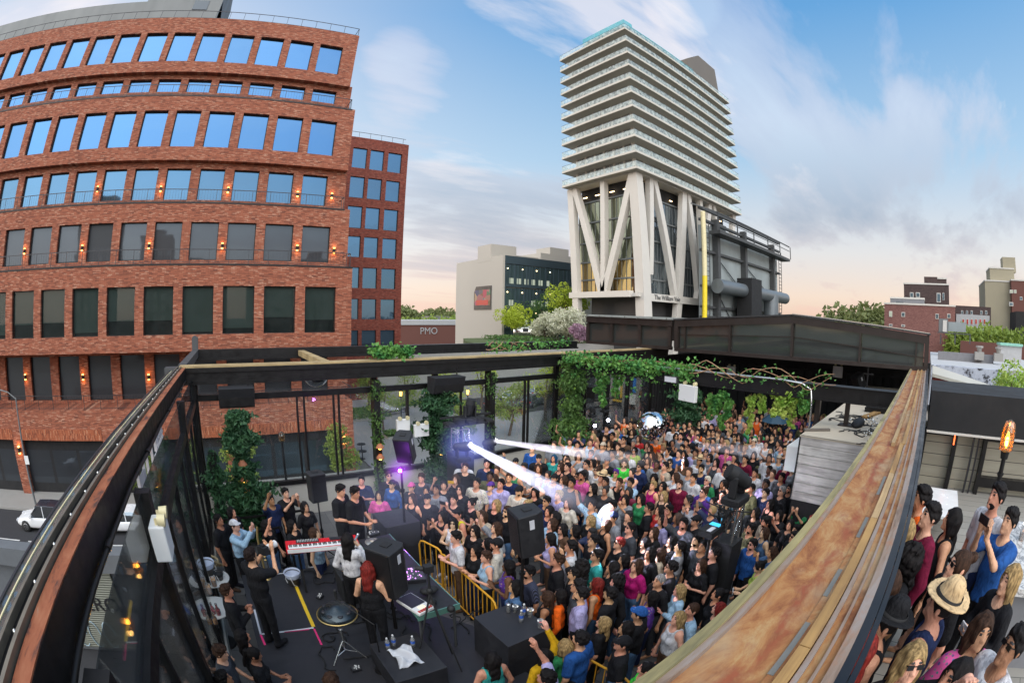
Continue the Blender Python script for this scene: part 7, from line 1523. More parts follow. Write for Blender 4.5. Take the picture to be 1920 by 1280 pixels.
leafcol('thin ivy wrapped post right of the middle speaker',8.0,12.0,FL+.3,-1.75,[(0,.10),(1,.15)],n=1800,leaf=.10,seed=26,mat='leafmid')
leafcol('thick leafy pillar where the cross beam meets the far beam',10.95,11.35,FL+.2,-1.4,[(0,.75),(.25,.85),(.45,.5),(.7,.42),(.9,.36),(1,.4)],n=6500,leaf=.16,seed=27,mat='leafmid',flower='leaflime')
pc=Vector(atu(1285,790,15.5)); leafcol('dark leafy clump on the black wall right of the large mirror ball',pc.x,pc.y,-4.3,-2.4,[(0,.4),(.5,.65),(1,.35)],n=5000,leaf=.17,seed=28,post=False)
# ---- vines on the beams
def vine(label,path,n,spread,drop,mat,leaf=.10,seed=0,stems=True,name='vine'):
    r=np.random.default_rng(seed); P_=np.array([tuple(p) for p in path]); t=thing(name,label,'vine',tuple(P_[0])); O=P_[0]
    s=r.uniform(0,len(P_)-1,n); i=np.minimum(s.astype(int),len(P_)-2); f=(s-i)[:,None]; c=P_[i]*(1-f)+P_[i+1]*f-O
    dens=.5+.5*np.sin(s*3.1+seed); c+=r.normal(size=(n,3))*spread; dz=r.exponential(drop,n)*(dens>.35)*np.where(r.uniform(size=n)<.5,1,.1); c[:,2]-=dz
    leafobj('foliage',c,leaf,mat,t,seed,1.4,.5)
    if stems:
        for k in range(3):
            b=MB(); pts=[]; 
            for j in range(26):
                g=j/25*(len(P_)-1); a=int(min(g,len(P_)-2)); q=P_[a]*(1-(g-a))+P_[a+1]*(g-a)-O; pts.append(q+np.array([.05*math.sin(g*2.5+k*2),.10*math.sin(g*1.9+k),.14*math.sin(g*1.6+k*2.1)]))
            b.tube(pts,.016,5,0,.5); b.build('stem','vinewood',t)
    return t
vine('bright ivy spilling along the left end of the cross beam',[(10.75,11.5-i*.6,-1.33) for i in range(7)],1500,.11,.20,'leafvine',.12,31)
vine('ivy and bare stems along the middle of the cross beam',[(10.75,8.2-i*.6,-1.3) for i in range(4)],900,.10,.16,'leafvine',.12,32)
vine('tangled bare vine stems looping over the cross beam before the booth',[(10.7,6.4-i*.5,-1.25+.12*math.sin(i*1.7)) for i in range(9)],160,.12,.2,'leafvine',.10,33)
def hang(label,x,y,z0,z1,w_,n,mat,seed): 
    r=np.random.default_rng(seed); t=thing('hanging_vine',label,'vine',(x,y,z1)); k=14; cl=[]
    for i in range(k): f=i/(k-1); cl.append((r.normal(0,w_*.35),r.normal(0,w_*.45),-(z1-z0)*f,w_*(.5-.25*f)))
    leafobj('foliage',cloud(n,np.array(cl),r),.10,mat,t,seed,1.3,.8); b=MB(); b.tube([(0,0,.1),(.05,.03,-(z1-z0)*.5),(0,0,-(z1-z0))],.012,5); b.build('stem','vinewood',t)
def hv(px,py0,py1,u,w_,n,mat,seed,label): a=atu(px,py0,u); c=atu(px,py1,u); hang(label,u,a.y,c.z,a.z,w_,n,mat,seed)
hv(1360,740,800,10.9,.27,1100,'leafvine',41,'hanging green vine left of the pale flowered one'); hv(1408,745,812,10.9,.17,900,'leaflime',42,'longest pale flowered vine hanging in the middle over the far crowd'); hv(1335,742,785,10.9,.14,450,'leafvine',43,'thin short vine hanging by the white light box'); hv(1470,735,775,10.9,.42,1300,'leaflime',44,'wide lime vine hanging left of the silver conduit'); hv(1510,730,770,10.9,.28,1000,'leafvine',45,'bushy green vine wrapped around the silver conduit'); hv(1430,742,772,10.9,.12,350,'leaflime',46,'small thin vine tip between two wider ones'); hv(1488,745,800,10.9,.12,500,'leaflime',47,'thin lime tail hanging toward the umbrella'); hv(1130,700,760,11.2,.3,900,'leafvine',48,'green strand hanging right of the leafy pillar'); hv(1155,705,745,11.0,.2,600,'leafvine',49,'short green strand over the storefront view')
vine('lone vine along the outer beam near the brick block',[Vector(atv(698+i*18,664-i*.6,12.15)) +Vector((0,0,.05)) for i in range(5)],700,.09,.02,'leafvine',.13,35,False); vine('trailing plants over the outer beam before the pale office block',[Vector(atv(925+i*12,655,12.6))+Vector((0,.3,.1)) for i in range(7)],170,.10,.03,'leafvine',.13,36); vine('sparse trailing leaves between the beams near the lower roof',[Vector(atv(1010+i*15,652-i,12.8))+Vector((0,.4,.1)) for i in range(6)],120,.10,.03,'leafvine',.12,37,False)
# umbrella in the far crowd
um=thing('umbrella','dark blue open umbrella in the far crowd below the lime vines','umbrella',tuple(atz(1455,790,-3.6))); b=MB(); b.lathe((0,0,0),[(.001,.32),(.35,.24),(.62,.02)],8,0,'z',False); M['navycloth']=plain('dark_blue_umbrella_cloth',(.02,.06,.10),.7); b.build('canopy','navycloth',um); b=MB(); b.cone((0,0,-.9),(0,0,.38),.01,.01,6); b.build('handle','black',um)
# ============================================================ cars
M['carw']=plain('white_car_paint',(.72,.72,.72),.22,0,.03,2); M['cark']=plain('dark_car_paint',(.03,.035,.05),.2,.2,.1,2); M['cars']=plain('silver_car_paint',(.42,.43,.45),.25,.5,.05,2); M['tyre']=plain('tyre_rubber',(.02,.02,.02),.8); M['rim']=plain('alloy_wheel',(.35,.35,.36),.3,.8); M['carglass']=winglass('car_glass',(.5,.6,.7),.30,(.01,.012,.014)); M['headl']=plain('clear_headlight',(.6,.62,.65),.15); M['taill']=plain('red_tail_light',(.4,.01,.01),.2)
def car(label,x,y,z,yaw,paint,suv=False,roof=None,grp='parked cars'):
    r=thing('parked_car',label,'car',(x,y,z),rz=yaw,group=grp); L_=2.3; W=.92; H=1.66 if suv else 1.43; bl=.98 if suv else .88
    secs=[] # lower body: x, half width, z low, z high
    for xx,hw,zl_,zh in ((-2.3,.70,.45,.72),(-2.22,.82,.30,.86 if suv else .84),(-1.7,.91,.22,bl),(-.8,.93,.20,bl+.02),(.4,.93,.20,bl),(1.1,.92,.20,bl-.03),(1.8,.88,.22,bl-.12),(2.2,.78,.30,bl-.24),(2.3,.66,.42,bl-.34)): secs.append([(xx,-hw*.86,zl_),(xx,-hw,zl_+.14),(xx,-hw,(zl_+zh)/2+.06),(xx,-hw*.94,zh-.04),(xx,-hw*.80,zh),(xx,hw*.80,zh),(xx,hw*.94,zh-.04),(xx,hw,(zl_+zh)/2+.06),(xx,hw,zl_+.14),(xx,hw*.86,zl_)])
    b=MB(); vs_=[p for s in secs for p in s]; m_=10; fs_=[(i*m_+j,i*m_+(j+1)%m_,(i+1)*m_+(j+1)%m_,(i+1)*m_+j) for i in range(len(secs)-1) for j in range(m_)]; b.add(vs_,fs_+[tuple(range(m_))[::-1],tuple(range((len(secs)-1)*m_,len(secs)*m_))],0,True); o=b.build('body',paint,r)
    sb=o.modifiers.new('smooth','SUBSURF'); sb.levels=1; sb.render_levels=2
    c=[(-2.0 if suv else -1.75,bl-.02),(-1.75 if suv else -1.15,H-.05),(-.9,H),(.15,H-.02),(.95 if not suv else 1.0,bl-.05)]
    def cab(hw0,hw1,grow): 
        b=MB(); vs_=[];n=len(c)
        for s in (-1,1):
            for (xx,zz) in c: w_=hw0 if zz<bl+.1 else hw1; vs_.append((xx,s*(w_+grow),zz+grow))
        b.add(vs_,[(i,i+1,n+i+1,n+i) for i in range(n-1)]+[tuple(range(n)),tuple(range(2*n-1,n-1,-1))],0,False); return b
    mod(cab(.80,.62,0).build('windows','carglass',r),.04,2)
    b=MB(); rx0,rx1=c[1][0],c[3][0]; b.add([(rx0,-.62,H-.05),(-.9,-.63,H),(rx1,-.62,H-.02),(rx0,.62,H-.05),(-.9,.63,H),(rx1,.62,H-.02),(rx0,-.60,H),(-.9,-.61,H+.045),(rx1,-.6,H+.02),(rx0,.60,H),(-.9,.61,H+.045),(rx1,.6,H+.02)],[(6,7,10,9),(7,8,11,10),(0,1,7,6),(1,2,8,7),(3,9,10,4),(4,10,11,5),(0,6,9,3),(2,5,11,8)],0,False); b.build('roof',roof or paint,r)
    for s in (-1,1):
        for (x0,z0),(x1,z1) in zip(c[:-1],c[1:]):
            if abs(z0-z1)>.2: b=MB(); b.bar((x0,s*.79,z0),(x1,s*.62,z1),.06,.05); b.build('pillar',paint,r)
        b=MB(); b.bar((-.45,s*.80,bl),(-.42,s*.63,H-.02),.06,.05); b.build('pillar',paint,r)
        b=MB(); b.box(.62,.80,s*.93,s*1.05,bl-.02,bl+.10); b.build('mirror',paint,r); b=MB(); b.box(2.05,2.27,s*.45,s*.76,bl-.36,bl-.24); b.build('headlight','headl',r); b=MB(); b.box(-2.31,-2.2,s*.45,s*.78,bl-.16,bl-.05); b.build('tail_light','taill',r)
        for xx in (-1.38,1.40):
            b=MB(); rr=.36 if suv else .33; b.lathe((xx,s*.83-.11,rr),[(.2,0),(rr-.02,0),(rr,.03),(rr,.19),(rr-.02,.22),(.2,.22)],24,0,'y'); w_=b.build('wheel','tyre',r); b=MB(); yy=s*.83+(.11 if s>0 else -.115)
            for k in range(6): a=k*math.pi/3; b.bar((xx,yy,rr),(xx+.2*math.cos(a),yy,rr+.2*math.sin(a)),.05,.02,0,(0,1,0))
            b.lathe((xx,yy-.01,rr),[(.19,0),(.225,0),(.225,.03),(.19,.03)],20,0,'y'); b.build('rim','rim',w_)
            b=MB(); b.lathe((xx,s*.915-.012,rr),[(.001,0),(rr+.05,0),(rr+.05,.024),(.001,.024)],24,0,'y'); b.build('wheel_arch','tyre',r)
    return r
pw=Vector(atz(60,985,G)); car('white compact SUV with black roof parked at the kerb at the far left',-15.3,27.4,G+.02,math.pi,'carw',True,'cark'); car('white sedan with sunroof parked behind the left glass',-8.6,27.4,G+.02,math.pi,'carw',False)
for (x,y,pt_,sv,l,yw) in ((945,735,'cark',True,'dark car parked farthest on the plaza side street',.5),(958,750,'carw',False,'white car in the middle of the plaza side street',.5),(962,768,'cark',False,'dark car parked nearest in front of the white one',.6),(930,762,'cars',False,'silver car at the left of the plaza side street',.5),(1005,742,'cars',True,'silver car behind the thin trees on the side street',.4),(985,735,'cark',False,'dark car at the back right of the side street',.4),(1000,760,'cark',True,'dark car half hidden behind the feathery tree',.4)):
    p=atz(x,y,G+.15); car(l,p.x,p.y,G+.15,yw,pt_,sv)
# street lamp, plaza lamps, benches, tables
a=Vector(atv(62,925,30.6)); sl=thing('street_lamp','tall thin grey street lamp at the kerb far left','street lamp',(a.x,30.6,G)); tp_=Vector(atv(26,745,30.6)); b=MB(); b.cone((0,0,0),(-.0,0,tp_.z-G),.10,.06,10); b.build('pole','greymetal',sl); b=MB(); b.tube([(0,0,tp_.z-G-.1),(-.8,0,tp_.z-G+.35),(-2.2,0,tp_.z-G+.6)],.045,8); b.build('arm','greymetal',sl); b=MB(); b.box(-2.9,-2.2,-.14,.14,tp_.z-G+.5,tp_.z-G+.64); b.build('lamp_head','greymetal',sl); b=MB(); b.box(-.02,.4,-.12,-.1,3.2,3.8); b.build('parking_sign','whitep',sl)
for (x,y,l,h) in ((762,790,'plaza lamp left of the twin lamps',3.9),(753,800,'plaza lamp of the twin pair behind the white emergency light',3.6),(877,800,'plaza lamp behind the upright spotlight',3.8),(735,760,'plaza lamp farthest back by the planted bed',3.9)):
    p=atz(x,y,G+.1); t_=thing('plaza_lamp',l,'lamp',(p.x,p.y,G+.1),group='black plaza lamps with amber heads'); b=MB(); b.cone((0,0,0),(0,0,h),.07,.05,8); b.build('post','black',t_); b=MB(); b.cone((0,0,h),(0,0,h+.45),.12,.16,10); b.build('lantern','amberb',t_)
for (x,y,l) in ((536,985,'caged lamp post rising behind the tall loudspeaker'),(1205,790,'caged lamp post beside the large mirror ball'),(985,850,'caged lamp post before the right glass panes')):
    p=Vector(atv(x,y-100 if x<600 else y-20,12.6)); t_=thing('caged_lamp_post',l,'lamp',(p.x,12.75,FL+.9),group='caged lamp posts along the glass'); h=1.15; b=MB(); b.cone((0,0,0),(0,0,h),.04,.035,8); b.build('post','black',t_); b=MB(); b.lathe((0,0,h),[(.08,0),(.10,.05),(.09,.2),(.03,.27)],12); b.build('glass_jar','jar',t_)
for (x,y,l) in ((745,775,'long dark bench nearest the planted bed'),(752,812,'short dark bench beside the plaza lamp')): p=atz(x,y,G+.1); t_=thing('bench',l,'bench',(p.x,p.y,G+.1),rz=.4); b=MB(); b.box(-2,2,-.35,.35,.38,.48); b.build('seat','black',t_); b=MB(); b.box(-1.9,-1.7,-.3,.3,0,.38); b.build('leg','black',t_); b=MB(); b.box(1.7,1.9,-.3,.3,0,.38); b.build('leg','black',t_)
for (x,y,l) in ((678,846,'small black cafe table beside the brick corner'),(680,860,'small black cafe table nearer the glass')): p=atz(x,y,G+.1); t_=thing('cafe_table',l,'table',(p.x,p.y,G+.1)); b=MB(); b.cone((0,0,.7),(0,0,.74),.42,.42,16); b.build('table_top','black',t_); b=MB(); b.cone((0,0,0),(0,0,.7),.04,.04,8); b.cone((0,0,0),(0,0,.03),.25,.25,12); b.build('leg','black',t_)
# signs outside the left glass
M['signw']=plain('white_sign_frame',(.62,.62,.66),.5); M['signy']=plain('orange_yellow_sign_face',(.80,.36,.01),.45)
sg_=thing('window_sign','white square outline sign hung outside the left glass','sign',(-1.35,4.9,-2.)); A,Bq=Vector(atu(268,860,-1.25)),Vector(atu(285,955,-1.25))
def fr(y0,y1,z0,z1,nm):
    b=MB(); 
    for q in ((y0,y0+.03,z0,z1),(y1-.03,y1,z0,z1),(y0,y1,z0,z0+.03),(y0,y1,z1-.03,z1)): b.box(-1.26,-1.22,*q)
    o=b.build(nm,'signw'); o.parent=sg_; o.location=-Vector(sg_.location)
fr(5.0,5.75,-2.25,-1.62,'square_outline'); fr(5.45,6.2,-2.10,-1.56,'square_outline')
b=MB(); b.box(-1.25,-1.24,5.08,5.5,-2.15,-1.72); o=b.build('white_panel','signw'); o.parent=sg_; o.location=-Vector(sg_.location)
sg2=thing('letter_sign','rows of white cut-out letters hung outside the left glass','sign',(-1.35,6.9,-2)); 
for zz,yy in ((-1.64,6.55),(-1.78,6.6),(-1.94,6.5),(-2.08,6.55)):
    for j in range(5): b=MB(); y=yy+j*.17; b.box(-1.27,-1.22,y,y+.035,zz-.06,zz+.07); b.box(-1.27,-1.22,y+.035,y+.12,zz+.03,zz+.07); b.box(-1.27,-1.22,y+.035,y+.10,zz-.05,zz-.015); o=b.build('letter','signw'); o.parent=sg2; o.location=-Vector(sg2.location)
c=Vector(atu(305,915,-1.15)); ds=thing('round_sign','round orange sign with black cut-out figures hung outside the left glass','sign',tuple(c)); b=MB(); b.lathe((0,0,0),[(.001,.0),(.27,.0),(.27,.04),(.001,.04)],32,0,'x',False); b.build('disc','signy',ds); b=MB(); b.lathe((.041,0,0),[(.235,.0),(.265,.0),(.265,.006),(.235,.006)],32,0,'x',False)
for k in range(4): a=k*math.pi/2+.78; b.bar((.045,.05*math.cos(a),.05*math.sin(a)),(.045,.2*math.cos(a),.2*math.sin(a)),.012,.05,0,(1,0,0)); b.bar((.045,.17*math.cos(a-.5),.17*math.sin(a-.5)),(.045,.17*math.cos(a+.5),.17*math.sin(a+.5)),.012,.035,0,(1,0,0))
b.build('emblem','blk2',ds)
# amber bulkhead lamps on the outside below the left rail, one on the side
for (x,y,l) in ((240,1165,'lit amber jar lamp outside below the left beam, lower one'),(258,1060,'lit amber jar lamp outside below the left beam, upper one')):
    c=Vector(atu(x,y,-1.5)); t_=thing('jar_lamp',l,'lamp',tuple(c),group='amber jar lamps under the left beam'); b=MB(); b.lathe((0,0,0),[(.02,-.10),(.05,-.08),(.055,.05),(.04,.09)],14); b.build('glass_jar','jar',t_); b=MB(); b.ball((0,0,0),.028,8); b.build('filament','flame',t_); b=MB(); b.cone((0,0,.08),(0,0,.16),.05,.04,12); b.box(-.02,.35,-.02,.02,.12,.15); b.build('bracket','black',t_)
    ld=bpy.data.lights.new('lamp_light','POINT'); lo=bpy.data.objects.new('lamp_light',ld); C.objects.link(lo); ld.energy=2.5; ld.color=(1,.5,.12); ld.shadow_soft_size=.03; lo.parent=t_; lo.location=(.0,0,-.14)
# ============================================================ people
COL=dict(k=('black',(.012,.012,.014)),w=('white',(.62,.61,.62)),n=('navy',(.015,.025,.075)),b=('blue',(.02,.09,.30)),c=('light blue',(.32,.48,.62)),t=('teal',(.03,.30,.27)),
 g=('green',(.03,.22,.08)),G=('bright green',(.06,.60,.06)),y=('mustard',(.62,.35,.01)),l=('lime green',(.42,.55,.10)),o=('orange',(.85,.13,.01)),r=('red',(.45,.03,.03)),m=('maroon',(.16,.008,.035)),
 p=('pink',(.62,.10,.30)),P=('purple',(.09,.03,.22)),v=('lavender',(.42,.38,.62)),e=('beige',(.48,.40,.30)),a=('grey',(.24,.25,.27)),d=('dark grey',(.06,.065,.075)),i=('cream',(.60,.55,.46)),
 q=('olive',(.11,.11,.055)),h=('brown',(.11,.06,.035)),j=('denim blue',(.07,.14,.26)),u=('pale mint',(.40,.55,.47)),M=('magenta',(.40,.01,.14)),Y=('bright yellow',(.75,.70,.02)))
HC=dict(k=(.010,.008,.008),h=(.045,.022,.013),y=(.32,.21,.09),r=(.16,.016,.012),a=(.24,.23,.22),u=(.01,.06,.12),w=(.62,.56,.44),n=(.02,.012,.01))
SKN={1:(.74,.42,.29),2:(.70,.37,.235),3:(.58,.285,.165),4:(.36,.16,.085),5:(.15,.06,.034)}
TOP=dict(t='T-shirt',l='long-sleeved top',v='sleeveless top')
POSEL={0:'arms down',1:'hands held together',2:'one arm raised',3:'both hands up',4:'one hand held high',5:'hands low in front',6:'hand at mouth'}
persons=[]
def mkperson(u,v,fl,sex,hair,top,skin,pose,acc='',face=None,h=None,lean=0,legs=None,mat='cloth',label=None,zone='c',roll=0):
    hk,hc=hair[0],hair[1]; tc_,sl=top[0],top[1]
    if hk=='m': hk='z'
    if h is None: h=1.0 if sex=='m' else .945
    root=bpy.data.objects.new('person',body(sex,pose)); C.objects.link(root); root.location=(u,v,fl); root.scale=(h,h,h)
    if face is None: face=(2.0,6.6)
    yaw=math.atan2(face[1]-v,face[0]-u) if isinstance(face,tuple) else face
    root.rotation_euler=(roll,lean,yaw); root.color=(*[c*rng.uniform(.9,1.1) for c in SKN[skin]],1)
    s=part('shirt',shirt(sex,pose,sl,mat),root); s.color=(*COL[tc_][1],1)
    t=part('trousers',trousers(sex),root); t.color=(*COL[legs or random.choice('kkkknjjdh')][1],1)
    if hk in 'szlptu': q=part('hair',hairm(hk,PITCH[pose]),root); q.color=(*(HC.get(hc) or COL[hc][1]),1)
    elif hk=='c':
        q=part('hair',hairm('z',PITCH[pose]),root); q.color=(*HC['k'],1); q=part('cap',hairm('c',PITCH[pose]),root); q.color=(*COL[hc][1],1)
    elif hk=='H':
        q=part('hair',hairm('z',PITCH[pose]),root); q.color=(*HC['k'],1); q=part('hat',hairm('h',PITCH[pose]),root); q.color=(*((.62,.44,.24) if hc=='s' else COL[hc][1]),1)
        part('hat_band',tilt(bandm,'bd',PITCH[pose]),root)
    if 'b' in acc: q=part('beard',hairm('beard',PITCH[pose]),root); q.color=(*HC['k'],1)
    if 'g' in acc or 'G' in acc: part('sunglasses' if 'g' in acc else 'glasses',tilt(glassesm,'gl',PITCH[pose]),root)
    d=[f"{COL[tc_][0]} {'printed ' if mat=='print' else 'striped ' if mat=='stripe' else ''}{TOP[sl]}"]
    if hk=='c': d.append(f"{COL[hc][0]} cap")
    if hk=='H': d.append("straw hat" if hc=='s' else f"{COL[hc][0]} hat")
    if 'g' in acc: d.append('sunglasses')
    elif 'G' in acc: d.append('glasses')
    hx=proj(*(root.matrix_basis@Vector((0,0,1.62))))
    persons.append([root,d,pose,hx,label,zone,tc_+sl])
    return root
def shoem():
    if 'sho' in _sc: return _sc['sho']
    def f(P): return np.maximum(smin(sdf_caps(P,(-.045,0,.055),(.15,0,.038),.052,.042),sdf_caps(P,(-.03,0,.06),(-.02,0,.12),.05,.046),.03),-P[2])
    Vt,F=surfnet(f,None,np.arange(-.13,.24,.02),np.arange(-.08,.08,.02),np.arange(-.03,.2,.02)); _sc['sho']=npmesh('shoe',Vt,F,['cloth']); return _sc['sho']
phones=[]
def putphone(root,pose,col='k'):
    (eL,wL,dL),(eR,wR,dR)=POSE[pose]; wr,d=(wR,dR) if pose in (2,3) else (wL,dL)
    p=Vector(wr)+Vector(d).normalized()*.13+Vector((.03,.04 if pose==3 else 0,.0))
    o=bpy.data.objects.new('phone',phonem()); C.objects.link(o)
    o.matrix_world=root.matrix_basis@Matrix.Translation(p)@Matrix.Rotation(math.pi/2,4,'X'); o.color=(*COL[col][1],1)
    phones.append((o,root))
TILES=dict(A=(640,860,8),B=(860,820,8),C=(1080,760,8),D=(1300,750,8),E=(1080,900,8),F=(1300,880,8),G=(780,960,6),H=(1080,1040,6),I=(860,1120,6),J=(1280,1000,8))
